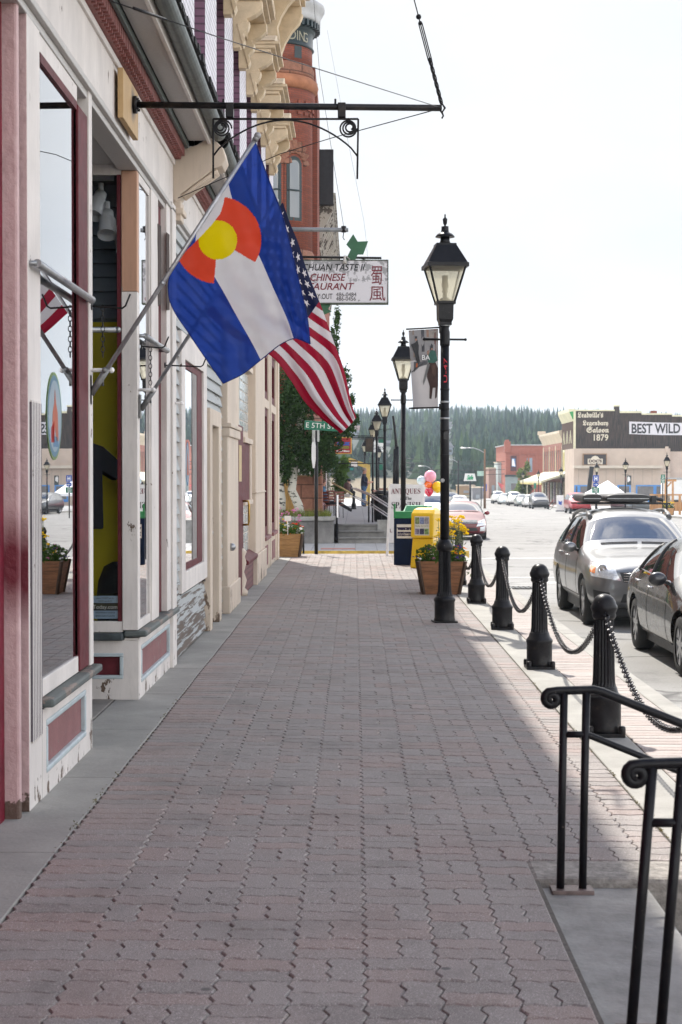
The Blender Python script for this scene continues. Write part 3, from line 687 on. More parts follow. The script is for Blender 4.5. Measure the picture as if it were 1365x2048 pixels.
# small oval emblem stuck inside the window glass
em = MB(); cy, cz = 8.07, 1.80
oval = lambda ry, rz_, n=40: [(ry*math.cos(2*math.pi*i/n), rz_*math.sin(2*math.pi*i/n)) for i in range(n)]
ex = X0-.0125
for (ry, rz_, mi, k) in ((.20, .215, 0, 0), (.185, .2, 1, 1), (.165, .175, 2, 2)): em.prism(oval(ry, rz_), (ex+.001*k, cy, cz), (0, 1, 0), (0, 0, 1), (.0008, 0, 0), mi)
for poly, mi in (([(-.08, -.12), (-.06, .02), (-.02, .06), (.0, .13), (.03, .06), (.07, .02), (.09, -.12), (.03, -.12), (.0, -.04), (-.03, -.12)], 3), ([(-.1, -.13), (-.1, -.06), (-.02, -.02), (-.02, -.13)], 4), ([(-.05, -.15), (.1, -.15), (.06, -.1), (-.02, -.1)], 1)):
    em.prism(poly, (ex+.0032, cy, cz), (0, 1, 0), (0, 0, 1), (.0008, 0, 0), mi)
emt = em.build('oval_emblem', [cloth('emblem_green', (.45, .52, .35), .2, .6), cloth('emblem_blue', (.38, .5, .6), .2, .6), cloth('emblem_sky', (.62, .7, .74), .2, .6), cloth('emblem_orange', (.72, .36, .28), .2, .5), cloth('emblem_red', (.62, .2, .2), .2, .5)], None)
tag(emt, 'oval sticker with an orange figure on blue, on the big window nearest the camera', 'sticker')

# things in and on the shop windows
sl_mats = M('white_lamp_can', (.7, .7, .72), .4, 0, .05, 8)
def spot(loc, lab, tilt):
    t_ = thing('spotlight', lab, 'spotlight', loc, 'white spotlights inside the shop window'); x, y, z = loc
    d = V((math.sin(tilt)*.5, -.5, -.85)).normalized()
    MB().cyl((x, y, z), (x, y, z-.07), .018, n=10).build('stem', sl_mats, t_)
    a = V((x, y, z-.07)); b_ = MB(); b_.cyl(a, a+d*.07, .04, .045, 14).cyl(a+d*.07, a+d*.2, .058, .066, 14, caps=False).cyl(a+d*.15, a+d*.152, .055, .055, 14)
    b_.build('lamp_can', sl_mats, t_)
spot((-1.745, 11.35, 3.52), 'white spotlight can, highest and leftmost of those behind the entry window', -.4)
spot((-1.69, 11.28, 3.38), 'white spotlight can hanging in the middle of the entry window', .1)
spot((-1.625, 11.45, 3.30), 'white spotlight can, lowest and half hidden at the right of the entry window', .5)
MB().box(-3.1, X0-.2, 11.34, 11.38, 3.54, 3.58).build('lamp_track', sl_mats, wf)
def shirt():
    t_ = thing('hanging_shirt', 'black short sleeved shirt hanging in front of the yellow shop wall', 'shirt', (-1.95, 11.5, 1.16))
    out = [(-.2, .0), (-.19, .5), (-.32, .42), (-.36, .58), (-.2, .72), (-.08, .76), (0, .72), (.08, .76), (.2, .72), (.36, .58), (.32, .42), (.19, .5), (.2, .0)]
    m_ = MB(); o = (-1.95, 11.5, 1.14); m_.prism([(a*.85, b*.8) for a, b in out], o, (.85, .5, 0), (0, 0, 1), (.05, -.06, 0))
    m_.build('shirt_body', M('black_cotton', (.012, .013, .02), .9, 0, .2, 9), t_, .012)
    MB().tube([(-1.95, 11.5, 1.73), (-1.95, 11.5, 1.83), (-1.93, 11.5, 1.87), (-1.91, 11.5, 1.83)], .005, 6).build('hanger_hook', STEEL, t_)
shirt()
def pack():
    t_ = thing('backpack', 'dark grey backpack standing on the display floor above the paper notice', 'backpack', (-1.66, 11.75, .46))
    m_ = MB(); c = V((-1.665, 11.5, .46))
    prof = [(.12, 0), (.14, .05), (.145, .2), (.13, .32), (.09, .42), (.03, .45)]
    m_.lathe([(r*1.0, z) for r, z in prof], c, 14); m_.sphere(c+V((.02, -.12, .14)), .09, 10, sz=1.2)
    m_.build('pack_body', M('charcoal_nylon', (.03, .033, .035), .7, 0, .3, 12), t_)
    MB().tube([c+V((.05, -.13, .4)), c+V((.09, -.17, .25)), c+V((.07, -.13, .05))], .012, 6).build('strap', IRON, t_)
pack()
nt_ = thing('paper_notice', 'pale blue paper notice with a black Today band in the entry window', 'poster', (-1.675, YB+.03, .6))
MB().box(-1.785, -1.585, YB+.028, YB+.032, .545, .70).build('sheet', M('pale_blue_paper', (.4, .52, .66), .6, 0, .06, 8), nt_)
MB().box(-1.785, -1.588, YB+.0255, YB+.0275, .60, .652).build('band', INK, nt_)
text('lettering', 'Today.com', INKWHITE, nt_, (-1.69, YB+.0245, .613), (1, 0, 0), (0, 0, 1), .05, fit=.165)
text('lettering', 'about WHAT we do', INK, nt_, (-1.69, YB+.0265, .68), (1, 0, 0), (0, 0, 1), .02, fit=.12)
text('lettering', 'HOW we do it!', INK, nt_, (-1.69, YB+.0265, .66), (1, 0, 0), (0, 0, 1), .02, fit=.09)
text('lettering', 'information source', INK, nt_, (-1.69, YB+.0265, .582), (1, 0, 0), (0, 0, 1), .02, fit=.13)
text('lettering', 'about Lake County', INK, nt_, (-1.69, YB+.0265, .56), (1, 0, 0), (0, 0, 1), .02, fit=.13)
def rail(a, b, lab):
    d = (V(b)-V(a)).normalized(); m_ = MB(); m_.cyl(a, b, .019, n=12); m_.sphere(b, .022, 10)
    m_.cyl(a, V(a)+V((-.06, 0, 0)) if abs(d.y) > .5 else V(a)+V((0, .06, 0)), .012, n=8); m_.cyl(b, V(b)+V((-.06, 0, 0)) if abs(d.y) > .5 else V(b)+V((0, .06, 0)), .012, n=8)
    o = m_.build('guard_rail', STEEL, None); tag(o, lab, 'rail', 'guard rails across the shop windows')
rail((X0+.035, 7.4, 2.46), (X0+.035, 8.93, 2.46), 'shiny pipe rail across the big window nearest the camera')
rail((-2.6, YB-.035, 2.49), (-1.59, YB-.035, 2.49), 'shiny pipe rail across the entry window facing the camera')
rail((X0+.035, 11.2, 2.46), (X0+.035, 12.5, 2.46), 'shiny pipe rail across the narrow window beyond the entry')
def hook(x0, y, z, ln, lab, chain=0):
    m_ = MB(); m_.tube([(x0, y, z), (x0+ln, y-.005, z-.012), (x0+ln+.018, y-.005, z), (x0+ln+.045, y-.005, z+.065)], .0055, 7).cyl((x0-.004, y, z), (x0+.006, y, z), .022, n=10)
    tag(m_.build('iron_hook', IRON2, None), lab, 'hook', 'iron hanging hooks along the shopfront')
def small_chain(x, y, ztop, n, lab):
    m_ = MB(); L_ = .036
    for k in range(n):
        c = V((x, y, ztop-.012-k*L_*.78)); u = V((1, 0, 0)) if k % 2 == 0 else V((0, 1, 0))
        m_.tube([c + u*(.0105*math.cos(t)) + V((0, 0, L_*.5*math.sin(t))) for t in [2*math.pi*i/10 for i in range(10)]], .0026, 5, closed=True)
    tag(m_.build('hanging_chain', IRON2, None), lab, 'chain', 'short chains hanging from hooks')
hook(X0+.012, 9.06, 2.44, .17, 'bent iron hook on the white corner post beside the entry'); small_chain(X0+.075, 9.06, 2.44, 10, 'short rusty chain hanging from the hook by the entry')
hook(X0+.01, 11.2, 2.39, .14, 'bent iron hook on the post beyond the entry, the upper one'); small_chain(X0+.07, 11.2, 2.38, 9, 'short rusty chain hanging beside the narrow window')
hook(X0+.02, 12.5, 2.35, .27, 'bent iron hook near the grey clapboard front')
for (y, z, ln, lab) in ((9.07, 2.09, .12, 'stubby white rod with a ball end on the corner post by the entry'), (11.12, 2.09, .1, 'stubby white rod with a ball end beyond the entry'), (13.1, 2.09, .08, 'stubby white rod on the post next to the grey clapboard')):
    tag(MB().cyl((X0, y, z), (X0+ln, y, z), .011, n=10).sphere((X0+ln, y, z), .017, 10).build('ball_end_rod', WHITE, None), lab, 'rod')

# ---- grey clapboard front
gf = thing('clapboard_storefront', 'grey clapboard storefront with flaking paint and bare boards at the bottom', 'building', (X0, 15.8, 0))
cb = MB(); z = .02; OP = [(13.72, 15.98, .53, 2.72), (16.1, 17.32, -1, 2.1)]
while z < 4.0:
    z1 = z+.118; segs = [(13.21, 18.08)]
    for (a, b, c, d) in OP:
        if z1 > c and z < d:
            n2 = []
            for (s, e) in segs:
                if s < a: n2.append((s, min(e, a)))
                if e > b: n2.append((max(s, b), e))
                if e <= a or s >= b: pass
            segs = n2
    for (s, e) in segs:
        j = random.uniform(-.002, .002)
        cb.prism([(X0-.035, z+.006), (X0+.004+j, z+random.uniform(0, .006)), (X0+.003+j, z+.014), (X0-.022, z1+.004), (X0-.035, z1+.004)], (0, s, 0), (1, 0, 0), (0, 0, 1), (0, e-s, 0))
    z = z1
cb.build('clapboards', CLAP, gf)
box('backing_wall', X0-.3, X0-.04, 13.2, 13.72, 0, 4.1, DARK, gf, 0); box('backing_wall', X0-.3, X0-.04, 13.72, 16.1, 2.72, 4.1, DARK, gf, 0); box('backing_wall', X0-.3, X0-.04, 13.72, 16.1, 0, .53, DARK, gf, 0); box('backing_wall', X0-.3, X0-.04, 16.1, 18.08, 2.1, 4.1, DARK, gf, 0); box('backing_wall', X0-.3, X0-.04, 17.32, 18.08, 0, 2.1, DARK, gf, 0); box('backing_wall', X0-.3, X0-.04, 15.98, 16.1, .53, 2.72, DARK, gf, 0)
wn = MB().box(X0-.05, X0+.022, 13.7, 13.98, .53, 2.72).box(X0-.05, X0+.022, 15.7, 16.02, .53, 2.72).box(X0-.05, X0+.022, 13.98, 15.7, .53, .7).box(X0-.05, X0+.022, 13.98, 15.7, 2.5, 2.72).build('window', WHITEP, gf, .006)
MB().box(X0-.06, X0+.0, 13.98, 14.02, .7, 2.5).box(X0-.06, X0+.0, 15.25, 15.7, .7, 2.5).box(X0-.06, X0+.0, 14.02, 15.25, .7, .76).box(X0-.06, X0+.0, 14.02, 15.25, 2.44, 2.5).build('sash', MAROON, wn, .004)
MB().box(X0-.06, X0-.005, 14.85, 15.25, .76, 2.44).build('inner_sash', M('dull_grey_sash', (.22, .2, .19), .6, 0, .2, 8), wn)
MB().box(X0-.014, X0-.01, 14.02, 14.85, .76, 2.44).build('pane', GLASS, wn)
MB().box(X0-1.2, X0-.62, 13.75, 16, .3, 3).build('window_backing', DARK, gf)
dr = MB().box(X0-.05, X0+.05, 16.06, 16.3, 0, 2.18).box(X0-.05, X0+.05, 17.08, 17.4, 0, 2.18).box(X0-.05, X0+.05, 16.3, 17.08, 2.02, 2.18).build('doorway', CREAM, gf, .006)
MB().box(X0-.06, X0-.03, 16.3, 17.08, .02, 2.02).build('door', M('weathered_door_boards', (.3, .29, .27), .7, 0, .25, 5, .3, 20, stretch=(1, 8, 1)), dr)
MB().sphere((X0+.02, 16.4, .95), .03, 10).build('knob', STEEL, dr)
pent_roof(gf, 13.5, 18.05)
sem = MB()
for (ry, rz_, mi, k) in ((.15, .19, 0, 0), (.13, .165, 1, 1)): sem.prism(oval(ry, rz_), (X0-.0095+.001*k, 14.45, 1.62), (0, 1, 0), (0, 0, 1), (.0008, 0, 0), mi)
sem.prism([(-.06, -.1), (-.03, .06), (0, .12), (.03, .06), (.07, -.1)], (X0-.0065, 14.45, 1.62), (0, 1, 0), (0, 0, 1), (.0008, 0, 0), 2)
tag(sem.build('oval_emblem', [emt.data.materials[1], emt.data.materials[2], emt.data.materials[3]], None), 'small oval sticker with an orange peak on the clapboard front window', 'sticker')

# ---- striped brick block with cream storefront below
sb = thing('striped_brick_block', 'tall white brick block with purple reveals, cream window hoods and a heavy cream cornice', 'building', (-1.6, 24, 0))
WB = brick('white_painted_brick', (.66, .64, .68), (.72, .70, .74), (.35, .33, .36), 'yz', .22, .075, .008, .75, .8, .15)
PB = brick('purple_painted_brick', (.17, .085, .14), (.2, .1, .165), (.1, .05, .085), 'xz', .22, .075, .01, .75, .6, .2)
XW = -1.62
box('upper_wall', -9, XW, .5, 30.45, 4.0, 11.0, WB, sb, 0)
box('rear_mass', -9, -2.95, 11, 30.4, 0, 4.0, DARK, sb, 0)
PY = [9.1+2.45*k for k in range(9)]
for y0 in PY:
    m_ = MB().box(XW-.05, -1.49, y0, min(30.45, y0+1.35), 4.3, 9.4)
    for k in range(6): m_.m[k] = 1 if k in (2, 4) else 0
    m_.build('pier', [WB, PB], sb)
    # sash window in the bay after the pier
    wa, wb_ = y0+1.42, y0+2.38
    if wb_ < 30.3:
        wo_ = MB().box(XW, XW+.03, wa, wb_, 4.9, 6.6).build('window', M('sash_cream', (.5, .44, .36), .6, 0, .1, 5), sb)
        MB().box(XW+.031, XW+.034, wa+.1, wb_-.1, 5.0, 6.5).build('pane', GLASS, wo_)
def hood(y):
    m_ = MB(); xw = -1.49
    for s in (0, 1.0):            # scrolled side brackets
        prof = [(0, 6.72), (.09, 6.72), (.13, 6.79), (.1, 6.87), (.17, 6.93), (.2, 7.01), (.17, 7.07), (.28, 7.12), (.36, 7.19), (.36, 7.29), (0, 7.29)]
        m_.prism([(xw+a, b) for a, b in prof], (0, y+s, 0), (1, 0, 0), (0, 0, 1), (0, .16, 0))
        m_.prism([(xw+a*.8+.05, b+.02) for a, b in prof[1:6]] + [(xw+.05, 7.01)], (0, y+s-.02, 0), (1, 0, 0), (0, 0, 1), (0, .2, 0))
    for k, (dx, za, zb) in enumerate(((.34, 7.29, 7.34), (.4, 7.34, 7.39), (.46, 7.39, 7.43))): m_.box(xw, xw+dx, y-.03-.02*k, y+1.19+.02*k, za, zb)
    m_.prism([(-.1, 7.43), (1.26, 7.43), (.9, 7.59), (.58, 7.67), (.26, 7.59)], (xw, y, 0), (0, 1, 0), (0, 0, 1), (.4, 0, 0))
    m_.box(xw, xw+.12, y+.16, y+1.0, 7.07, 7.29)
    m_.build('window_hood', CREAM2, sb, .008)
for y0 in PY[:-1]: hood(y0+1.25)
c_ = MB(); xw = XW
for (dx, za, zb) in ((.2, 9.35, 9.43), (.25, 9.43, 9.50), (.16, 9.50, 10.00), (.34, 10.00, 10.08), (.62, 10.08, 10.20), (.70, 10.20, 10.32), (.78, 10.32, 10.45), (.5, 10.45, 11.10)): c_.box(xw-.3, xw+dx, .5, 30.5+dx*.3, za, zb)
y = 1
while y < 30.3: c_.box(xw+.16, xw+.26, y, y+.1, 9.86, 10.00); y += .19
c_.build('cornice', CREAM2, sb, .01)
for k, y in enumerate([30.25-1.7*i for i in range(18)]):
    prof = [(.14, 9.00), (.2, 8.95), (.27, 9.05), (.25, 9.25), (.32, 9.45), (.44, 9.65), (.58, 9.80), (.64, 9.95), (.64, 10.10), (.1, 10.10), (.1, 9.10)]
    b_ = MB().prism([(xw+a, b) for a, b in prof], (0, y, 0), (1, 0, 0), (0, 0, 1), (0, .22, 0))
    for q in (.04, .11, .18): b_.tube([(xw+a+.008, y+q, b) for a, b in prof[2:8]], .022, 5)
    b_.build('cornice_bracket', CREAM2, sb)
# cream ground floor
box('corner_post', X0-.15, X0+.06, 18.12, 19.75, 0, 3.9, CREAM, sb, .01)
MB().box(X0-.15, X0+.085, 18.11, 19.78, 1.95, 2.05).box(X0-.15, X0+.1, 18.1, 19.8, 2.052, 2.1).build('post_moulding', CREAM, sb, .01); MB().box(X0-.15, X0+.085, 18.1, 19.8, 0, .3).build('post_base', CREAM, sb, .01)
MB().sphere((X0+.075, 18.5, .72), .045, 12).build('lock_box', STEEL, sb)
DR = MB().box(X0-.02, X0+.03, 20.0, 21.05, .02, 2.15).build('open_door', MAROON, sb, .006)
MB().box(X0+.031, X0+.035, 20.25, 20.7, 1.45, 1.9).build('door_notice', M('tan_paper', (.5, .38, .2), .7, 0, .1, 9), DR)
MB().tube([(X0+.03, 20.95, 1.2), (X0+.1, 20.95, 1.2), (X0+.11, 20.95, 1.15), (X0+.11, 20.95, .95), (X0+.1, 20.95, .9), (X0+.03, 20.95, .9)], .014, 8).build('handle', M('brass', (.4, .25, .06), .35, .9, .2, 10), DR)
GB = M('glass_block_panel', (.38, .45, .46), .15, 0, .15, 4)
for k in range(2):
    gbm = MB()
    for i in range(4):
        for j in range(6 if k == 0 else 7):
            z0 = (2.12, .5)[k]
            gbm.box(X0-.1, X0-.02, 21.2+i*.4, 21.2+i*.4+.385, z0+j*.13, z0+j*.13+.12)
    gbm.build('glass_block_panel', GB, sb, .01)
box('lead_wall', X0-.15, X0-.03, 19.75, 25.6, 0, 3.9, CREAM, sb)
sw = MB().box(X0-.1, X0+.05, 21.15, 22.8, 2.92, 3.0).box(X0-.1, X0+.03, 21.15, 21.3, 3.0, 3.8).box(X0-.1, X0+.03, 22.6, 22.8, 3.0, 3.8).build('window', CREAM, sb, .006)
MB().box(X0-.03, X0-.0, 21.3, 22.6, 3.0, 3.8).build('sash', MAROON, sw)
sw = MB().box(X0-.1, X0+.05, 21.2, 22.8, 1.95, 2.02).box(X0-.03, X0+.03, 22.55, 22.8, 1.2, 1.95).box(X0-.1, X0+.05, 21.2, 22.8, 1.14, 1.2).box(X0-.1, X0-.03, 21.2, 21.25, 1.2, 1.95).build('window', CREAM, sb, .006)
MB().box(X0-.029, X0+.012, 21.25, 22.55, 1.2, 1.95).build('sash', MAROON, sw)
MBK = brick('maroon_painted_brick', (.14, .035, .04), (.17, .045, .05), (.08, .02, .025), 'yz', .22, .075, .01, .5, .7, .2)
box('brick_sill', X0-.1, X0+.04, 21.1, 22.95, 0, .38, MBK, sb); MB().prism([(X0-.1, .382), (X0+.1, .382), (X0+.1, .43), (X0-.02, .5), (X0-.1, .5)], (0, 21.05, 0), (1, 0, 0), (0, 0, 1), (0, 2.0, 0)).build('sill_cap', MAROON, sb, .008)
MB().lathe([(.09, 0), (.1, .06), (.06, .1), (.085, .2), (.05, .3), (.08, .42), (.06, .5), (.085, .56), (.05, .6)], (X0+.0, 20.9, 0), 12).build('turned_newel', CREAM, sb)
MB().box(X0-.15, X0+.075, 23.0, 25.3, .42, 3.9).box(X0-.15, X0+.1, 22.96, 25.34, 0, .42).box(X0-.15, X0+.095, 22.97, 25.33, 1.28, 1.3).build('pilaster', CREAM, sb, .012)
for (a, b) in ((25.6, 27.6), (27.9, 30.0)):
    f = MB().box(X0-.1, X0+.03, a, a+.35, .0, 3.9).box(X0-.1, X0+.03, b-.3, b, 0, 3.9).box(X0-.1, X0+.02, a+.35, b-.3, 0, .5).box(X0-.1, X0+.03, a+.35, b-.3, 2.62, 2.76).box(X0-.1, X0+.05, a, b, 3.6, 3.9).build('window', CREAM, sb, .006)
    MB().box(X0-.05, X0+.006, a+.35, a+.55, .55, 2.62).box(X0-.05, X0+.006, b-.5, b-.3, .55, 2.62).box(X0-.05, X0+.006, a+.55, b-.5, .55, .7).box(X0-.05, X0+.006, a+.55, b-.5, 2.5, 2.62).box(X0-.05, X0+.006, a+.35, b-.3, 2.76, 2.9).box(X0-.05, X0+.006, a+.35, b-.3, 3.45, 3.6).box(X0-.05, X0+.006, a+.35, a+.5, 2.9, 3.45).box(X0-.05, X0+.006, b-.45, b-.3, 2.9, 3.45).build('sash', MAROON, f)
    MB().box(X0-.03, X0-.026, a+.5, b-.45, .6, 3.5).build('pane', GLASS, f)
    MB().box(X0-.1, X0+.07, a+.3, b-.25, .5, .56).build('sill', MAROON2, f, .006)
    MB().box(X0+.02, X0+.028, a+.6, b-.5, .08, .4).build('panel', MAROON2, f)
box('end_post', X0-.25, X0+.06, 30.0, 30.45, 0, 3.9, CREAM, sb, .012)
MB().box(X0-.3, X0+.12, 18.1, 30.5, 3.9, 4.05).box(X0-.3, X0+.2, 18.1, 30.52, 4.05, 4.12).box(X0-.3, X0+.28, 18.1, 30.55, 4.12, 4.22).build('storefront_cornice', CREAM, sb, .01)
# ================================================================ FLAGS, SIGN ARM, HANGING SIGN
def polyline(pts):
    """pts: (t, px, py) -> smooth interpolation (Catmull-Rom through knots)"""
    def f(t):
        n = len(pts)
        if t <= pts[0][0]: return pts[0][1:]
        if t >= pts[-1][0]: return pts[-1][1:]
        for i in range(n-1):
            if t <= pts[i+1][0]:
                a, b = pts[i], pts[i+1]; p, q = pts[max(0, i-1)], pts[min(n-1, i+2)]; h = b[0]-a[0]; s = (t-a[0])/h
                r = []
                for k in (1, 2):
                    ma = (b[k]-p[k])/max(1e-6, b[0]-p[0])*h if i > 0 else b[k]-a[k]
                    mb = (q[k]-a[k])/max(1e-6, q[0]-a[0])*h if i < n-2 else b[k]-a[k]
                    r.append((2*s**3-3*s*s+1)*a[k]+(s**3-2*s*s+s)*ma+(-2*s**3+3*s*s)*b[k]+(s**3-s*s)*mb)
                return tuple(r)
    return f
def coons(top, bot, hoist, fly):
    def f(u, v):
        T, B, H, E = top(u), bot(u), hoist(v), fly(v)
        c00, c10, c01, c11 = top(0), top(1), bot(0), bot(1)
        return tuple((1-v)*T[k]+v*B[k]+(1-u)*H[k]+u*E[k]-((1-u)*(1-v)*c00[k]+u*(1-v)*c10[k]+(1-u)*v*c01[k]+u*v*c11[k]) for k in (0, 1))
    return f
def flagpole(Y, lab):
    p0, p1 = onX(185, 785, X0+.01), W(511, 269, 9.0)
    d = V((p1.x-p0.x, 0, p1.z-p0.z)); a = V((X0+.02, Y, 1.97)); b = a+d
    t_ = thing('flagpole', lab, 'flagpole', a, 'flagpoles leaning out from the storefronts')
    MB().tube([a, b], .0125, 10).build('pole', M('pole_aluminium', (.36, .36, .37), .35, .6, .15, 20), t_)
    MB().sphere(b, .02, 10).cyl(b-d*.02, b, .016, n=10).build('tip', M('pole_cap', (.25, .25, .26), .4, .5, .1, 9), t_)
    m_ = MB().cyl(a-d*.01, a+d*.09, .019, n=10).box(X0, X0+.012, Y-.03, Y+.03, 1.9, 2.06).tube([a+d*.06, a+d*.06+V((0, .02, -.05))], .007, 6).sphere(a+d*.075+V((0, -.02, .012)), .015, 8)
    m_.build('wall_bracket', M('old_bracket', (.2, .2, .2), .5, .5, .3, 20), t_)
    return a, b
fpA = flagpole(9.04, 'grey metal flagpole nearest the camera, carrying the blue and white state flag')
fpB = flagpole(11.15, 'grey metal flagpole beyond the entry, carrying the striped national flag')
CB, CW, CR_, CY = cloth('flag_blue', (.016, .055, .33), .55, .28), cloth('flag_white', (.74, .72, .73), .5, .06), cloth('flag_red', (.74, .07, .03), .5, .05), cloth('flag_gold', (.80, .62, .0), .5, 0)
cst = coons(polyline([(0, 509, 277), (.18, 535, 351), (.4, 566, 434), (.68, 597, 557), (.87, 615, 634), (1, 621, 688)]),
            polyline([(0, 349, 526), (.12, 337, 566), (.27, 343, 610), (.55, 381, 671), (.83, 421, 730), (1, 447, 767)]),
            lambda v: (509+(349-509)*v, 277+(526-277)*v),
            polyline([(0, 621, 688), (.2, 600, 679), (.333, 588, 677), (.5, 560, 690), (.667, 522, 720), (.84, 486, 748), (1, 447, 767)]))
def co_pos(u, v):
    px, py = cst(u, v); k = u**.8
    dy = k*(.05*math.sin(v*7.5+u*2.2+.6)+.022*math.sin(v*17+u*5)+.008*math.sin(v*38-u*9)) + .018*k*math.sin(u*13+v*4) + .006*math.sin(u*31+v*23) + .05*k*(v-.4)
    return W(px, py, 9.04-.02*k+dy)
def co_col(u, v):
    px, py = cst(u, v); fw_ = polyline([(345, 0, 0), (388, 14, 0), (428, 28, 0), (462, 22, 0), (500, 9, 0), (522, 0, 0)])(py)[0]
    if 345 < py < 522 and px < 509-(py-277)*160/249+fw_: return 1 if v < .72 else 0
    x, y = px-436, py-480; r = math.hypot(x, y)
    if r < 39: return 3
    if r < 87 and not R(31) < math.atan2(y, x) < R(95): return 2
    return 1 if abs(v-.5) < 1/6 else 0
fl = thing('state_flag', 'blue and white flag with a red C round a gold disc, nearest the camera', 'flag', fpA[1])
MB().grid(co_pos, 220, 150, co_col).build('flag_cloth', [CB, CW, CR_, CY], fl)
hm = MB()
for pts in ([co_pos(1, k/40) for k in range(41)], [co_pos(k/40, 0) for k in range(41)], [co_pos(k/40, 1) for k in range(41)]): hm.tube(pts, .0028, 5)
hm.build('hem', cloth('hem_blue', (.012, .03, .19), .3, 0), fl)
MB().tube([fpA[1]+(fpA[0]-fpA[1])*.6+V((0, 0, 0)), co_pos(.02, .97)], .004, 5).sphere(fpA[1]+(fpA[0]-fpA[1])*.575, .017, 8).build('clip', STEEL, fl)
UB, UR, UW = cloth('union_navy', (.008, .012, .05), .3, 0), cloth('stripe_red', (.34, .01, .035), .5, 0), cloth('stripe_white', (.72, .68, .70), .5, 0)
ust = coons(polyline([(0, 566, 404), (.12, 581, 447), (.24, 597, 486), (.38, 615, 542), (.52, 643, 613), (.66, 667, 680), (.8, 689, 742), (.93, 704, 808), (1, 713, 835)]),
            polyline([(0, 412, 626), (.25, 470, 676), (.45, 541, 711), (.66, 580, 758), (.8, 612, 806), (.9, 645, 838), (1, 682, 867)]),
            lambda v: (566+(412-566)*v, 404+(626-404)*v), polyline([(0, 713, 835), (.5, 699, 852), (1, 682, 867)]))
def us_pos(u, v):
    px, py = ust(u, v); k = u**.7
    dy = k*(.05*math.sin(v*9+u*3+2)+.025*math.sin(v*19-u*4)) + .25*k*k*(1-v)
    return W(px, py, 11.15+dy)
def us_v(u, v):
    e = max(0, min(1, (u-.34)/.42)); e = .5*e*e*(3-2*e); return e+(1-e)*v
def star_in(dx, dy, r):
    a = math.atan2(dx, -dy); rr = math.hypot(dx, dy)
    if rr > r: return False
    k = math.pi/5; b = abs((a + k) % (2*k) - k)
    ri = r*.382; x1, y1 = r, 0; x2, y2 = ri*math.cos(k), ri*math.sin(k); px, py = rr*math.cos(b), rr*math.sin(b)
    return (x2-x1)*(py-y1)-(y2-y1)*(px-x1) > 0
def us_col(u, v):
    w_ = us_v(u, v)
    if u < .5 and w_ < 7/13:
        cx, cy = u/.5*.76, w_
        for r_ in range(9):
            yy = (r_+1)*.0538
            if abs(yy-cy) < .034:
                n = 6 if r_ % 2 == 0 else 5
                for c in range(n):
                    xx = (.063 if n == 6 else .126)+c*.126
                    if abs(xx-cx) < .034 and star_in(cx-xx, cy-yy, .0335): return 2
        return 0
    return 1 if int(w_*13) % 2 == 0 else 2
fl2 = thing('national_flag', 'stars and stripes flag hanging from the farther flagpole, behind the blue flag', 'flag', fpB[1])
MB().grid(us_pos, 300, 240, us_col).build('flag_cloth', [UB, UR, UW], fl2)

# ---- projecting black sign arm
YA = 10.4
def A(px, py, dy=0): return W(px, py, YA+dy)
fy = yx(252, X0+.01)
a0 = V((X0+.03, YA, 3.84)); tip = W(884, 216, YA); a1 = V((tip.x, YA, tip.z))
ar = thing('sign_arm', 'long black iron sign arm with scrollwork on a square wooden plate on the fascia', 'sign bracket', a0)
pm = MB().box(X0+.03, X0+.065, YA-.44, YA+.24, 3.665, 3.965)
pm.build('mounting_plate', ply(), ar, .004)
bl = MB(); bl.cyl((X0+.066, YA, a0.z), (X0+.09, YA, a0.z), .055, n=18)
for k in range(4): bl.cyl((X0+.066, YA+.04*math.cos(k*1.57+.8), a0.z+.04*math.sin(k*1.57+.8)), (X0+.105, YA+.04*math.cos(k*1.57+.8), a0.z+.04*math.sin(k*1.57+.8)), .009, n=6)
bl.build('flange', IRON, ar)
pipe = MB().cyl((X0+.07, YA, a0.z), a1, .0205, n=14).build('pipe', IRON, ar)
lg = MB(); lg.tube([a1+V((-.02, 0, 0)), a1+V((0, 0, .03)), a1+V((.02, 0, 0)), a1+V((0, 0, -.03))], .008, 6, closed=True); lg.tube([a1+V((.0, 0, -.02)), a1+V((.01, 0, -.05)), a1+V((.0, 0, -.065))], .006, 6); lg.build('end_ring', IRON, ar)
sc_ = MB(); b0, b1 = A(427, 238), A(717, 238)
sc_.tube([b0, b1], .007, 6)
for px, py in ((427, 357), (717, 358)): sc_.tube([A(px, 238), A(px-2 if px > 600 else px, py)], .007, 6)
sc_.tube([A(427+ (715-427)*i/24, 312-(312-240)*math.sin(math.pi*min(1, i/24*1.0))**.75) for i in range(25)], .006, 6)
for cx, sgn in ((444, 1), (698, -1)):
    pts = []
    for k in range(70):
        t_ = k/69; ang = t_*2*math.pi*3.2+(math.pi if sgn > 0 else 0); rr = 18*(1-t_*.72)
        pts.append(A(cx+sgn*(-2+5*t_)*-1+rr*math.cos(ang)*sgn*-1, 257-3*t_+rr*math.sin(ang)))
    sc_.tube(pts, .006, 6)
sc_.build('scroll_bracket', IRON, ar)
for px in (460, 684):
    c_ = A(px, 215); m_ = MB().box(c_.x-.025, c_.x+.025, YA-.028, YA+.028, A(px, 236).z, c_.z+.027); m_.cyl(c_+V((-.04, 0, .02)), c_+V((-.04, 0, .055)), .008, n=6)
    m_.build('clamp', IRON, ar, .004)
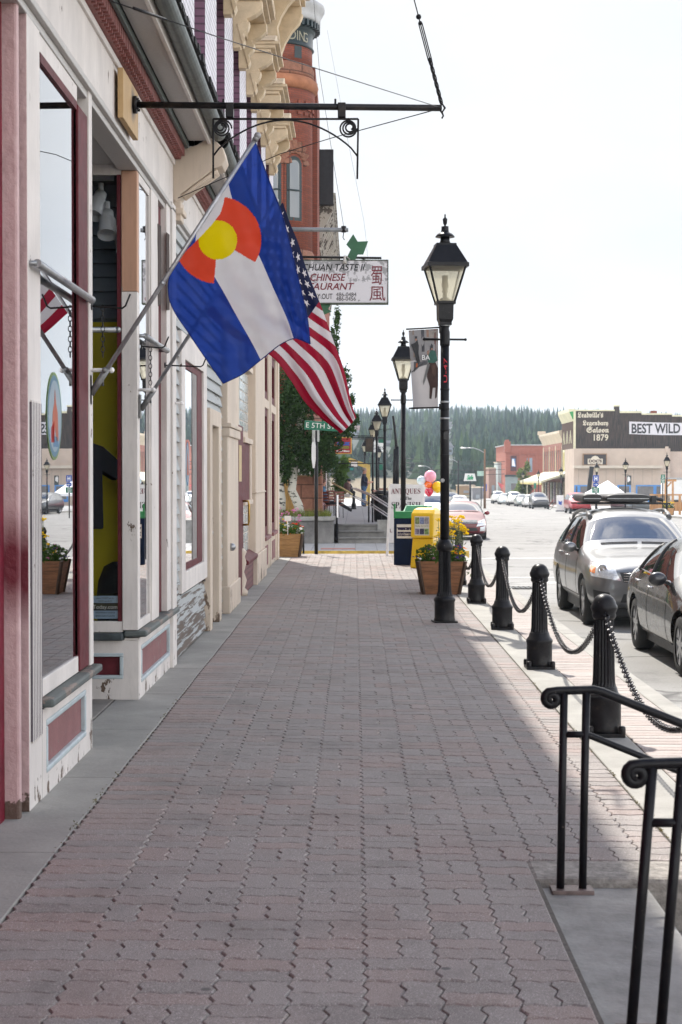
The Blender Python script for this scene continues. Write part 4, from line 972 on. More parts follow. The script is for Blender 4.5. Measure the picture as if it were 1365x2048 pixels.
# turnbuckle cable to the parapet and guy wires
w_ = MB(); top = V((X0+.9, 12.5, 7.2)); p = W(829, 0, YA); e = a1+V((0, 0, .02)); q = e+(p-e)*2.0
w_.tube([e, q], .004, 5)
for t_ in (.02, .08, .14, .20, .26, .32):
    c = e+(p-e)*(t_*1.2+.02); dd = (p-e).normalized()
    w_.tube([c+dd*(.03*math.cos(k))+V((.009*math.sin(k), 0, 0)) for k in [2*math.pi*i/12 for i in range(12)]], .0045, 5, closed=True)
c0, c1 = e+(p-e)*.42, e+(p-e)*.78; o_ = V((.011, 0, 0)); w_.tube([c0+o_, c1+o_], .004, 5).tube([c0-o_, c1-o_], .004, 5); w_.sphere(c0, .014, 8).sphere(c1, .014, 8); w_.sphere(e+(p-e)*.84, .018, 8)
tag(w_.build('turnbuckle_cable', IRON, None), 'dark cable with a turnbuckle rising from the tip of the black sign arm', 'cable')
tag(MB().tube([a1, W(660, 277, 12.2), W(560, 308, 13.0), V((X0+.05, 13.15, 3.72))], .0035, 5).build('guy_wire', IRON, None), 'thin guy wire from the tip of the sign arm back to the cream corbel', 'wire')
tag(MB().tube([a1, W(640, 139, 8.8), W(440, 75, 7.6), W(225, 3, 6.4)], .0028, 5).tube([W(330, 38, 7.0), W(268, 16, 6.6)], .007, 5).build('guy_wire', IRON, None), 'thin guy wire from the tip of the sign arm toward the top left corner', 'wire')
# grey pipe with hanging wire further on
gy = 22.0; g0, g1 = V((-1.55, gy, W(600, 457, gy).z)), W(697, 460, gy)
ga = thing('grey_sign_pipe', 'grey horizontal sign pipe sticking out beyond the flags, below a thin wire', 'sign bracket', g0)
MB().cyl(g0, g1, .028, n=14).build('pipe', M('grey_pipe', (.2, .21, .22), .45, .3, .2, 8), ga)
MB().cyl(g1+V((-.06, 0, -.03)), g1+V((-.06, 0, .05)), .034, n=10).tube([g1+V((-.06, 0, -.03)), g1+V((-.07, 0, -.1)), g1+V((-.05, 0, -.13))], .006, 5).build('cable_clamp', IRON, ga)
tag(MB().tube([g1+V((-.06, 0, .04)), W(640, 150, gy+1), W(628, 0, gy+2), W(622, -120, gy+3)], .003, 5).build('hanging_wire', IRON, None), 'thin wire rising from the end of the grey sign pipe', 'wire')

# ---- restaurant sign
SY = 27.0
def S(px, py, dy=0): return W(px, py, SY+dy)
rs = thing('restaurant_sign', 'weathered white hanging restaurant sign with red and black lettering', 'sign', S(690, 606))
def signmat():
    m, t, b = newmat('flaking_white_enamel'); tcn = nd(t, 'TexCoord'); v = tcn.outputs['Object']
    sx = nd(t, 'SeparateXYZ'); t.links.new(v, sx.inputs['Vector'])
    k = ramp(t, sx.outputs['Z'], .15, .72); f = noise(t, v, 7, 9, .7)
    ad = nd(t, 'Math', operation='MULTIPLY_ADD'); t.links.new(k, ad.inputs[0]); ad.inputs[1].default_value = .19; t.links.new(f, ad.inputs[2])
    c = mixrgb(t, ramp(t, ad.outputs[0], .63, .645), (.62, .61, .64), (.3, .3, .31)); t.links.new(c, b.inputs['Base Color']); b.inputs['Roughness'].default_value = .45; return m
x0, x1, z0, z1 = S(568, 0).x, S(776, 0).x, S(0, 606).z, S(0, 522).z
MB().box(x0, x1, SY, SY+.16, z0, z1).build('sign_board', signmat(), rs, .004)
MB().box(x0-.01, x1+.012, SY-.012, SY+.17, z0-.02, z0-.001).box(x1+.001, x1+.014, SY-.012, SY+.17, z0-.02, z1+.004).box(x0-.01, x1+.014, SY-.012, SY+.17, z1+.001, z1+.014).build('sign_edge', M('rusty_green_edge', (.08, .1, .07), .6, .2, .5, 12), rs)
ay = SY-.002; rX, uZ = (1, 0, 0), (0, 0, 1)
def stext(body, px0, px1, ybase, ytop, m, bold=.0, shear=.25, dy=0, **k):
    a, b = S(px0, ybase), S(px1, ybase)
    return text('lettering', body, m, rs, (a.x, ay+dy, a.z), rX, uZ, .2, align='LEFT', bold=bold, shear=shear, fit=b.x-a.x, fith=S(0, ytop).z-a.z, **k)
stext('SZECHUAN TASTE II', 577, 730, 541, 528, INK, .003)
stext('CHINESE', 619, 690, 561.5, 547.5, INKRED, .003)
stext('RESTAURANT', 583, 708, 579.5, 566, INKRED, .003)
stext('CARRY OUT', 609, 665, 598, 587.5, INK, .002, 0)
stext('486-0484', 672.5, 713, 593, 585.5, INK, .0, 0)
stext('486-0456', 672.5, 712, 601.5, 594, INK, .0, 0)
stext('\u8700', 741, 763, 566, 530, INKRED, 0.0, 0)
stext('\u98a8', 738, 770, 599, 571, INKRED, 0.0, 0)
def spoly(name, pts, m, dy, th=.02):
    P = [S(a, b) for a, b in pts]; m_ = MB(); m_.prism([(p.x, p.z) for p in P], (0, SY+dy, 0), rX, uZ, (0, th, 0)); return m_.build(name, m, rs, .003)
GA = M('arrow_green', (.015, .11, .045), .45, 0, .15, 6)
spoly('arrow_tail', [(692, 518), (702, 498), (693, 488), (707, 467), (716, 482), (737, 481), (727, 508), (716, 508), (710, 521)], GA, .06)
spoly('arrow_head', [(641, 603), (666, 603), (656, 617), (664, 622), (632, 636), (626, 606)], GA, .06)
MB().lathe([(.0, 0), (.035, 0), (.03, .05), (.018, .09), (.015, .13)], S(690, 527, -.06), 10).tube([S(690, 515, -.06), S(692, 512, -.02), S(700, 519, .03)], .012, 6).build('floodlight', M('old_white_lamp', (.5, .48, .44), .5, 0, .3, 14), rs)
MB().tube([S(736, 520, .08), S(733, 480, .08), S(728, 440, .12), S(690, 250, .5), S(655, 60, 1.0)], .002, 5).tube([S(736, 521, .08), S(712, 514, .08)], .008, 5).build('hanger_cable', IRON, rs)
MB().cyl((X0-.1, SY+.08, S(0, 512).z), (x1-.1, SY+.08, S(0, 512).z-.03), .02, n=10).build('hanger_pipe', IRON2, rs)

# ================================================================ LAMPS
def paneglass():
    m = bpy.data.materials.new('lantern_pane'); m.use_nodes = True; t = m.node_tree; t.nodes.clear()
    out = nd(t, 'OutputMaterial'); tr = nd(t, 'BsdfTransparent'); tr.inputs['Color'].default_value = (.93, .9, .8, 1)
    tl = nd(t, 'BsdfTranslucent'); tl.inputs['Color'].default_value = (.9, .86, .74, 1); a = nd(t, 'MixShader'); a.inputs[0].default_value = .42
    gl = nd(t, 'BsdfGlossy'); gl.inputs['Roughness'].default_value = .1; b = nd(t, 'MixShader'); b.inputs[0].default_value = .06
    t.links.new(tr.outputs[0], a.inputs[1]); t.links.new(tl.outputs[0], a.inputs[2]); t.links.new(a.outputs[0], b.inputs[1]); t.links.new(gl.outputs[0], b.inputs[2]); t.links.new(b.outputs[0], out.inputs['Surface']); return m
PANE = paneglass()
SOCK = M('lamp_socket_white', (.45, .43, .36), .5, 0, .1, 9)
def make_lamp(label, group, det=True):
    t_ = thing('street_lamp', label, 'street lamp', (0, 0, 0), group); n = 24 if det else 10
    b_ = MB(); b_.box(-.12, .12, -.12, .12, 0, .02) if det else None
    b_.lathe([(.112, .0), (.112, .03), (.105, .05), (.105, .215), (.112, .225), (.112, .245), (.095, .27)], n=n)
    b_.lathe([(.09, .26), (.072, .32, .008), (.066, .42, .008), (.062, .76, .008)], n=2*n, sm=False); b_.lathe([(.07, .74), (.084, .765), (.084, .80), (.066, .83), (.05, .86)], n=n)
    b_.build('base', IRON, t_)
    s = MB(); s.lathe([(.047, .84), (.045, 2.86)], n=n); s.lathe([(.05, 2.86), (.052, 2.88), (.052, 3.0), (.043, 3.03), (.043, 3.1)], n=n)
    for z in ((1.72, 1.98, 2.2, 3.05, 2.4) if det else ()): s.lathe([(.0475, z), (.049, z+.004), (.049, z+.016), (.0475, z+.02)], n=n)
    s.build('shaft', IRON, t_)
    MB().cyl((-.215, 0, 2.925), (.215, 0, 2.925), .011, n=8).sphere((-.215, 0, 2.925), .016, 8).sphere((.215, 0, 2.925), .016, 8).build('crossbar', IRON, t_)
    def sq(r, z): return [(-r, -r, z), (r, -r, z), (r, r, z), (-r, r, z)]
    f = MB(); f.ring([sq(.062, 3.07), sq(.062, 3.10), sq(.075, 3.13), sq(.078, 3.28), sq(.098, 3.285), sq(.098, 3.31), sq(.085, 3.315)], True, 0, False)
    for sx in (-1, 1):
        for sy in (-1, 1): f.bar((sx*.088, sy*.088, 3.31), (sx*.187, sy*.187, 3.67), .016, .016)
    f.ring([sq(.19, 3.655), sq(.215, 3.655), sq(.215, 3.695), sq(.2, 3.70), sq(.19, 3.70)], False, 0, False)
    f.build('lantern_frame', IRON, t_)
    rf = MB(); rf.ring([sq(.205, 3.695), sq(.105, 3.885), sq(.102, 3.905), sq(.06, 3.91)], True, 0, False)
    rf.lathe([(.062, 3.9), (.05, 3.94), (.046, 3.985)], n=16); rf.lathe([(.1, 3.975), (.1, 3.985), (.075, 4.01), (.05, 4.022), (.042, 4.03), (.037, 4.07), (.038, 4.085), (.012, 4.09)], n=16)
    rf.build('lantern_roof', IRON, t_)
    MB().lathe([(.008, 4.085), (.01, 4.1), (.02, 4.115), (.024, 4.15), (.024, 4.165), (.012, 4.172), (.007, 4.19), (.009, 4.2), (.004, 4.215)], n=12).build('finial', IRON, t_)
    for k in range(4):
        c, s_ = math.cos(k*math.pi/2), math.sin(k*math.pi/2)
        q = [(-.084, -.084, 3.315), (.084, -.084, 3.315), (.182, -.182, 3.655), (-.182, -.182, 3.655)]
        MB().add([(x*c-y*s_, x*s_+y*c, z) for x, y, z in q], [(0, 1, 2, 3)]).build('pane', PANE, t_)
    MB().lathe([(.07, 3.316), (.05, 3.34), (.022, 3.36), (.02, 3.4), (.035, 3.42), (.02, 3.44), (.036, 3.46), (.036, 3.5), (.03, 3.505), (.03, 3.58)], n=12).build('bulb_socket', SOCK, t_)
    return t_
LG = 'black lantern street lamps along the near sidewalk'
l1 = make_lamp('tall black lantern lamp nearest the camera, with a picture banner on its left', LG)
MOVE = []
l1.location = (.925, 17.07, 0); ORG[l1] = V((.925, 17.07, 0)); l1.rotation_euler = (0, 0, R(6))
for (px, Y, lab, zz) in ((807, 30.4, 'black lantern lamp second from the camera, behind the picture banner and the antiques board', 0), (770, 51.4, 'black lantern lamp third from the camera, beside the railing across the side street', .08), (754, 66, 'black lantern lamp fourth from the camera, just right of the standing man', .08), (746, 79, 'black lantern lamp fifth from the camera, half hidden behind the fourth', .12), (730, 103, 'small distant lantern lamp above the standing man', -.2), (758, 112, 'farthest small lantern lamp, peeping out right of the lamp row', -.45)):
    copy_thing(l1, ((px-711)*Y/F, Y, zz), R(random.uniform(-8, 8)), lab)
# banner on the first lamp
LX = .925; bx0, bx1 = -.40, -.07
BG = cloth('banner_vinyl_grey', (.36, .35, .36), .3, 0)
bn = thing('lamp_banner', 'printed banner of a horse rider towing a skier, hung on the nearest lamp', 'banner', (LX, 17.07, 2.2))
def bpos(a, b, off=0):
    x = LX-.375+a*.305+(1-b)*.05*(1-a); z = 2.215+b*.79+.03*a*b-(1-a)*.0
    return V((x, 17.07+.02*math.sin(b*5+a*2)-off, z+.02*(1-a)*(b-.5)))
MB().grid(lambda u, v: bpos(u, v), 12, 24).build('banner_cloth', BG, bn)
def bshape(name, pts, m, off):
    m_ = MB(); n = len(pts); c = (sum(p[0] for p in pts)/n, sum(p[1] for p in pts)/n)
    m_.add([bpos(a, b, off) for a, b in pts], [tuple(range(n))]); return m_.build(name, m, bn)
bc = lambda n_, c: M(n_, c, .7, 0, .25, 14)
bshape('printed_building', [(0, .62), (1, .6), (1, 1), (0, 1)], bc('banner_brown', (.2, .15, .125)), .002)
for k, (a, b, c, d, col) in enumerate(((.42, .72, .52, 1, (.06, .06, .07)), (.60, .66, .68, 1, (.27, .17, .13)), (.12, .66, .18, 1, (.26, .2, .17)), (.7, .6, 1, .98, (.28, .25, .23)), (.86, .62, .93, 1, (.17, .1, .09)), (.42, .6, .75, .68, (.16, .16, .17)))):
    bshape('printed_boards', [(a, b), (c, b), (c, d), (a, d)], bc('banner_tone_%d' % k, col), .004)
bshape('printed_snow', [(.1, .47), (.3, .53), (.62, .56), (.62, .6), (.3, .6), (.12, .6)], bc('banner_crowd', (.1, .1, .11)), .006)
HB = bc('banner_horse', (.045, .022, .018)); DKc = bc('banner_dark_coat', (.03, .032, .035)); GRc = bc('banner_green_coat', (.03, .1, .08)); SKN = bc('banner_skin', (.35, .2, .15))
bshape('printed_horse', [(.62, .56), (.78, .62), (.9, .58), (1, .5), (1, .3), (.95, .14), (.88, .12), (.9, .26), (.8, .26), (.74, .12), (.66, .13), (.68, .28), (.58, .4)], HB, .007)
bshape('printed_horse_head', [(.74, .54), (.88, .56), (.93, .44), (.86, .40), (.78, .44)], bc('banner_horse_head', (.075, .04, .03)), .009)
bshape('printed_rider', [(.62, .58), (.66, .68), (.76, .74), (.9, .72), (.98, .6), (.86, .57)], GRc, .0085); bshape('printed_rider_leg', [(.6, .56), (.7, .56), (.5, .34), (.44, .3), (.42, .34)], bc('banner_grey_leg', (.17, .17, .17)), .0085)
bshape('printed_rider_head', [(.73, .73), (.81, .73), (.82, .79), (.77, .82), (.72, .78)], DKc, .009); bshape('printed_rider_face', [(.75, .735), (.80, .735), (.8, .76), (.75, .76)], SKN, .0095)
bshape('printed_skier', [(.05, .82), (.2, .84), (.28, .88), (.32, .8), (.3, .7), (.34, .6), (.28, .56), (.22, .6), (.16, .7)], DKc, .008); bshape('printed_skier_head', [(.2, .87), (.27, .87), (.28, .92), (.2, .92)], DKc, .009); bshape('printed_skier_face', [(.21, .865), (.26, .865), (.26, .89), (.21, .89)], SKN, .0095)
bshape('printed_ski', [(.02, .46), (.2, .52), (.45, .57), (.45, .575), (.2, .53), (.02, .475)], DKc, .009); bshape('printed_boots', [(.18, .53), (.24, .53), (.26, .58), (.2, .58)], bc('banner_orange', (.4, .11, .04)), .0095)
text('lettering', 'BA', INKWHITE, bn, bpos(.55, .615, .012), (1, 0, 0), (0, 0, 1), .07, fith=.05)
MB().cyl((LX-.40, 17.07, 3.03), (LX-.03, 17.07, 3.05), .008, n=8).cyl((LX-.37, 17.07, 2.215), (LX-.03, 17.07, 2.225), .008, n=8).box(LX-.06, LX-.02, 17.05, 17.09, 2.99, 3.07).box(LX-.06, LX-.02, 17.05, 17.09, 2.2, 2.26).build('banner_rod', IRON2, bn)
MB().lathe([(.049, 3.06), (.05, 3.065), (.05, 3.075), (.049, 3.08)], (LX, 17.07, 0), 16).lathe([(.049, 2.27), (.051, 2.275), (.051, 2.285), (.049, 2.29)], (LX, 17.07, 0), 16).lathe([(.049, 2.1), (.051, 2.105), (.051, 2.115), (.049, 2.12)], (LX, 17.07, 0), 16).build('hose_clamp', STEEL, bn)
text('lamp_number', 'U-47', M('red_stencil', (.5, .01, .03), .5, 0, 0), l1, (LX+.014, 17.07-.052, 2.6), (0, 0, 1), (-1, 0, 0), .09, fit=.25, fith=.034)
MB().cyl((LX-.03, 17.02, 1.47), (LX-.032, 17.014, 1.47), .021, n=16).build('round_sticker', M('round_sticker', (.4, .4, .4), .5, 0, .5, 60), l1)
sp_ = MB(); sp_.prism([(-.02, -.03), (.02, -.04), (.035, .02), (.045, .07), (.02, .05), (-.02, .03)], (LX, 17.07-.052, 1.93), (1, 0, 0), (0, 0, 1), (0, .004, 0)); sp_.build('torn_sticker', M('dark_sticker', (.02, .02, .022), .5, 0, .3, 20), l1)

# ================================================================ BOLLARDS AND CHAINS
bo = thing('bollard', 'fluted black iron bollard nearest the camera, just behind the far handrail', 'bollard', (0, 0, 0), 'black bollards linked by chains')
m_ = MB(); m_.box(-.11, .11, -.11, .11, 0, .022); m_.lathe([(.1, .02), (.104, .04), (.1, .06), (.1, .2), (.104, .21), (.104, .228), (.085, .25), (.075, .285)], n=28)
for sx in (-1, 1):
    for sy in (-1, 1): m_.lathe([(.022, .02), (.022, .055), (.016, .065), (.005, .066)], (sx*.092, sy*.092, 0), 8)
m_.build('base', IRON, bo, .003)
MB().lathe([(.072, .28), (.066, .31, .005), (.064, .36, .006), (.057, .68, .006), (.056, .69)], n=40, sm=False).build('shaft', IRON, bo)
cp = MB().lathe([(.058, .675), (.068, .69), (.07, .7), (.066, .712), (.073, .725), (.078, .74), (.078, .752), (.07, .765), (.068, .775), (.055, .8), (.035, .817), (.012, .824), (.004, .824)], n=28)
cp.build('cap', IRON, bo)
MB().tube([(0, -.073, .72), (.012, -.088, .705), (0, -.098, .69), (-.012, -.088, .705)], .006, 6, closed=True).tube([(0, .073, .72), (.012, .088, .705), (0, .098, .69), (-.012, .088, .705)], .006, 6, closed=True).build('chain_eye', IRON, bo)
BX, B0, BS = 1.448, 9.60, 3.36
bo.location = (BX, B0, 0); ORG[bo] = V((BX, B0, 0))
for k, lab in ((-1, 'black iron bollard just outside the right edge holding the end of the near chain'), (1, 'fluted black bollard second from the near handrail, left of the dark sedan'), (2, 'fluted black bollard in the middle of the chained row'), (3, 'black bollard next to the wooden flower planter'), (4, 'black bollard standing right behind the wooden flower planter'), (5, 'farthest black bollard, between the yellow news box and the lamp post')):
    copy_thing(bo, (BX+random.uniform(-.008, .008), B0+BS*k, 0), R(random.uniform(-4, 4)), lab)
LINKM = M('chain_iron', (.045, .043, .046), .22, .75, .3, 30)
ch = MB(); span = BS-.19; nL = 150; sag = .37
def cat(t_): return V((0, .095+span*t_, .692-sag*(1-(2*t_-1)**2)*(1-.12*(2*t_-1)**2)))
# equal arc length
acc = [0]; N_ = 600
for i in range(N_): acc.append(acc[-1]+(cat((i+1)/N_)-cat(i/N_)).length)
tot = acc[-1]; nL = int(tot/.0335); k_ = 0
for q in range(nL+1):
    s_ = q/nL*tot
    while k_ < N_-1 and acc[k_+1] < s_: k_ += 1
    t_ = k_/N_; c = cat(t_); d = (cat(min(1, t_+.004))-cat(max(0, t_-.004))).normalized()
    side = V((1, 0, 0)); up = side.cross(d); a = R(45)*(1 if q % 2 else -1); u = side*math.cos(a)+up*math.sin(a)
    ch.tube([c+d*(.0235*math.cos(x))+u*(.0165*math.sin(x)) for x in [2*math.pi*i/12 for i in range(12)]], .0042, 6, closed=True)
c1 = ch.build('chain', LINKM, None); tag(c1, 'sagging iron chain from the nearest bollard out of the right edge', 'chain', 'iron chains between the bollards')
c1.location = (BX, B0-BS, 0)
for k, lab in ((0, 'sagging iron chain between the nearest and the second bollard'), (1, 'sagging iron chain between the second and the third bollard from the handrail'), (2, 'sagging iron chain between the middle bollard and the one by the planter'), (3, 'iron chain running behind the yellow flowers of the wooden planter'), (4, 'farthest iron chain, behind the wooden planter and the lamp post')):
    c = c1.copy(); COL.objects.link(c); c.location = (BX, B0+BS*k, 0); c['label'] = lab

# ================================================================ HANDRAILS
def handrail(Y, lean, lab):
    zt = .712; t_ = thing('handrail', lab, 'handrail', (.8, Y, -.05), 'black handrails at the street stair')
    lx = lambda x, z: x+lean*(z+.05)/.76
    r = .0148; sl_ = .40; P = []
    for k in range(26):
        a = k/25; ang = R(100)+R(530)*(1-a); rr = .030*(.25+.75*a); P.append(V((lx(.715, zt)-0+rr*math.cos(ang), Y, zt-.030+rr*math.sin(ang))))
    top = [V((lx(.735, zt), Y, zt)), V((lx(.87, zt), Y, zt+.004)), V((lx(.90, zt), Y, zt-.004))] + [V((lx(.90, zt)+d, Y, zt-.004-d*sl_)) for d in (.3, .7, 1.15)] + [V((lx(.9, zt)+1.2, Y, zt-.51))]
    MB().tube(P[:-1]+top, r*1.1, 12).build('top_rail', IRON, t_)
    MB().tube([V((lx(.76, .55), Y, .55)), V((lx(.84, .55), Y, .55)), V((lx(.86, .55), Y, .545)), V((lx(.86, .55)+.5, Y, .545-.5*sl_)), V((lx(.86, .55)+1.15, Y, .545-1.15*sl_))], r*.85, 10).build('lower_rail', IRON, t_)
    for x in (.76, .842): MB().tube([V((lx(x, -.05), Y, -.045)), V((lx(x, zt), Y, zt))], r, 12).build('post', IRON, t_)
    MB().tube([V((1.98+lean, Y, -.52)), V((1.98+lean, Y, zt-.01-1.08*sl_))], r, 10).build('post', IRON, t_)
    MB().box(.725, .88, Y-.045, Y+.045, -.036, -.02).build('foot_plate', M('rusty_plate', (.16, .12, .11), .5, .3, .35, 18), t_, .002)
handrail(6.09, 0.012, 'black iron handrail with a curled end, the farther one, on a metal foot plate')
handrail(4.53, .058, 'black iron handrail with a curled end, nearest the camera at the bottom right')
# ================================================================ SIDEWALK PROPS
LEAF = leafmat('leaf_green', (.055, .105, .025)); LEAF2 = leafmat('dusty_leaf', (.15, .17, .11), .3); STALK = M('stalk_green', (.07, .1, .035), .7, 0, .2, 20)
FY = leafmat('yellow_petals', (.75, .5, .01), .2, .3); FO = leafmat('orange_petals', (.75, .2, .02), .2); FP = leafmat('purple_petals', (.07, .03, .22), .35); FW = leafmat('white_petals', (.75, .72, .7), .1); FK = leafmat('pink_petals', (.5, .16, .33), .3); FR = leafmat('red_petals', (.65, .035, .02), .25)
def leafquad(m_, c, s, mi=0):
    a = V((random.gauss(0, 1), random.gauss(0, 1), random.gauss(0, .7))).normalized(); b = a.orthogonal().normalized()
    c = V(c); m_.add([c-a*s, c-b*s*.5+a*s*.1, c+a*s, c+b*s*.5+a*s*.1], [(0, 1, 2, 3)], mi)
def petals(m_, c, r, n=7, up=V((0, -.5, .8))):
    c = V(c); up = (up+V((random.uniform(-.4, .4), random.uniform(-.4, .4), 0))).normalized(); u = up.orthogonal().normalized(); v = up.cross(u); vs = [c+up*r*.25]; 
    for k in range(2*n):
        a = math.pi*k/n; q = r*(1 if k % 2 else .55); vs.append(c+(u*math.cos(a)+v*math.sin(a))*q-up*r*.15*(k % 2))
    m_.add(vs, [(0, 1+k, 1+(k+1) % (2*n)) for k in range(2*n)])
def planter(lab, c, wt, wb, h, mat, name='planter_box'):
    t_ = thing(name, lab, 'planter', c); c = V(c); n = 4
    for k in range(n):
        f0, f1 = k/n, (k+1)/n; a, b = (wb+(wt-wb)*f0)/2, (wb+(wt-wb)*f1)/2; z0, z1 = c.z+h*f0+.002, c.z+h*f1-.002
        sq = lambda r, z: [(c.x-r, c.y-r, z), (c.x+r, c.y-r, z), (c.x+r, c.y+r, z), (c.x-r, c.y+r, z)]
        MB().ring([sq(a, z0), sq(b, z1)], False, 0, False).ring([sq(b-.03, z1), sq(a-.03, z0)], False, 0, False).build('side_boards', mat, t_)
    dk = M(name+'_dark_trim', (.06, .035, .02), .6, 0, .3, 10); r = wt/2-.03
    for sx in (-1, 1):
        for sy in (-1, 1): MB().bar((c.x+sx*wb/2, c.y+sy*wb/2, c.z), (c.x+sx*wt/2, c.y+sy*wt/2, c.z+h), .035, .035).build('corner_strip', dk, t_)
    MB().box(c.x-r, c.x+r, c.y-r, c.y+r, c.z+h-.06, c.z+h-.04).build('soil', BASE, t_)
    return t_
def flowers(name, lab, c, r, spec, nleaf, hleaf, ls=.022, trail=0):
    """spec: (material, count, zmin, zmax, head radius, clustered heads, x-range in units of r)"""
    t_ = thing(name, lab, 'flowers', c); c = V(c)
    f = MB(); g = MB()
    for _ in range(nleaf):
        a = random.uniform(0, 6.28); q = r*math.sqrt(random.random())*1.12; z = hleaf*random.random()**1.3
        leafquad(f, c+V((q*math.cos(a), q*math.sin(a), z*(1.15-q/r*.5))), ls*random.uniform(.6, 1.5))
    for _ in range(trail):
        p = c+V((r*random.uniform(.7, 1.15), random.uniform(-r, r), 0))
        for k in range(14): leafquad(f, p+V((.006*k+random.uniform(-.02, .02), random.uniform(-.02, .02), .05-.018*k)), ls*.9)
    f.build('foliage', LEAF, t_)
    st = MB(); hs = []
    for (mat, n, za, zb, hr, cl, xa, xb) in spec:
        h = MB()
        for _ in range(n):
            x = r*random.uniform(xa, xb); y = r*random.uniform(-1, 1); z = random.uniform(za, zb); p = c+V((x, y, z)); b = c+V((x*.75, y*.75, 0))
            st.tube([b, (b+p)/2+V((random.uniform(-.02, .02), 0, 0)), p], .0028, 4)
            for k in range(6): leafquad(g, b+(p-b)*random.uniform(.3, .95)+V((random.uniform(-.03, .03), random.uniform(-.03, .03), 0)), ls*.8)
            for k in range(cl): petals(h, p+V((random.gauss(0, .6), random.gauss(0, .6), random.gauss(0, .35)))*hr*(1.6 if cl > 1 else 0), hr*random.uniform(.75, 1.2))
        h.build('blooms', mat, t_)
    st.build('stems', STALK, t_); g.build('stem_leaves', LEAF2, t_)
planter('brown cedar flower planter behind the nearest lamp post', (1.105, 21.35, 0), .60, .45, .43, WOOD)
flowers('flowering_plants', 'tall yellow flowers with purple and orange pansies growing in the cedar planter', (1.105, 21.35, .41), .29,
        [(FY, 34, .34, .62, .019, 9, -.2, 1.1), (FY, 16, .12, .35, .017, 6, -1, 1), (FO, 12, .06, .22, .022, 3, .2, 1.1), (FP, 14, .03, .2, .026, 2, -1.1, 1), (FK, 6, .05, .2, .026, 2, -1, -.3), (FW, 3, .05, .15, .02, 2, -1, 0)], 1500, .26, .021, 3)
OW = M('golden_planter_boards', (.36, .2, .075), .6, 0, .25, 3, .2, 20, stretch=(2, 2, 12))
px_ = (577-711)*31.3/F
planter('golden wooden flower planter at the end of the cream storefront', (px_-.02, 31.35, 0), .58, .46, .44, OW)
flowers('flowering_plants', 'mixed white, red, yellow and pink flowers growing in the golden planter at the corner', (px_-.02, 31.35, .42), .28,
        [(FK, 22, .25, .5, .018, 5, -.9, .9), (FW, 12, .04, .2, .03, 3, -.2, 1.1), (FR, 9, .05, .22, .03, 3, -1, 1.1), (FY, 16, .04, .3, .026, 4, -1.1, .1), (FO, 6, .02, .1, .026, 2, -.2, .8)], 900, .22, .025)
lb = thing('plant_label', 'small white card on a stick among the corner flowers', 'card', (px_+.0, 31.05, .42)); MB().box(px_-.06, px_+.06, 31.03, 31.035, .68, .78).build('card', WHITE, lb); MB().cyl((px_, 31.037, .42), (px_, 31.037, .7), .008, n=6).build('stick', WHITE, lb)

# ---- news boxes
NY = M('yellow_news_box', (.72, .45, .002), .35, 0, .05, 4, coat=.3); NG = M('green_news_box', (.012, .2, .055), .4, 0, .12, 6); NB = M('navy_news_box', (.005, .014, .045), .5, 0, .15, 6, spec=.12)
def B3(px, py, Y): return W(px, py, Y)
yb = thing('news_box', 'yellow plastic news box with a real estate picture card, beside the cedar planter', 'news box', onZ(846, 1137, 0)); c = ORG[yb]
ax = V((math.cos(R(-20)), math.sin(R(-20)), 0)); ay_ = V((-ax.y, ax.x, 0))
def solid(m_, rows, mi=0, o=c, ax=ax, ay=ay_):
    """rows: (z, half width, front y, back y, x shift)"""
    m_.ring([[o+ax*(-hw+sx)+ay*yf+V((0, 0, z)), o+ax*(hw+sx)+ay*yf+V((0, 0, z)), o+ax*(hw+sx)+ay*ybk+V((0, 0, z)), o+ax*(-hw+sx)+ay*ybk+V((0, 0, z))] for (z, hw, yf, ybk, sx) in rows], True, mi, False); return m_
solid(MB(), [(0, .165, 0, .3, -.05), (.03, .17, -.005, .31, -.048), (.5, .18, 0, .3, 0)]).build('lower_case', NY, yb, .02)
solid(MB(), [(.5, .185, -.04, .33, 0), (.53, .195, -.06, .34, 0), (.9, .2, -.045, .34, .01), (.97, .185, .02, .32, .015), (1.0, .15, .1, .28, .015)]).build('hood', NY, yb, .02)
def face(o, ax, ay, u0, u1, z0, z1, off, m, nm, parent): 
    MB().obox(o+ax*(u0+u1)/2+ay*off+V((0, 0, (z0+z1)/2)), ax, ay, (0, 0, 1), (u1-u0)/2, .002, (z1-z0)/2).build(nm, m, parent)
face(c, ax, ay_, -.12, .13, .55, .86, -.062, M('picture_card', (.62, .6, .55), .5, 0, .1, 9), 'picture_card', yb)
for i in range(3):
    for j, (z0, z1) in enumerate(((.735, .845), (.565, .66))):
        face(c, ax, ay_, -.11+.08*i, -.038+.08*i, z0, z1, -.066, M('card_photo_%d%d' % (i, j), ((.2, .25, .1), (.2, .25, .42), (.3, .28, .3), (.25, .22, .3), (.05, .05, .1), (.2, .3, .1))[i+3*j], .5, 0, .5, 30), 'photo', yb)
text('lettering', 'REAL ESTATE', M('olive_letter', (.3, .3, .12), .6, 0, 0), yb, c+ax*.005+ay_*-.066+V((0, 0, .685)), ax, (0, 0, 1), .06, fit=.22, fith=.035)
gb = thing('news_box', 'green news box with a ribbed sloping lid, half hidden behind the yellow one', 'news box', onZ(826, 1133, 0)); c2 = ORG[gb]+V((.06, .5, 0))
solid(MB(), [(0, .2, 0, .3, 0), (.86, .2, 0, .3, 0)], 0, c2).build('case', NG, gb, .01)
lid = solid(MB(), [(.865, .215, -.04, .33, 0), (.9, .215, -.04, .33, 0), (1.02, .2, .1, .33, 0)], 0, c2)
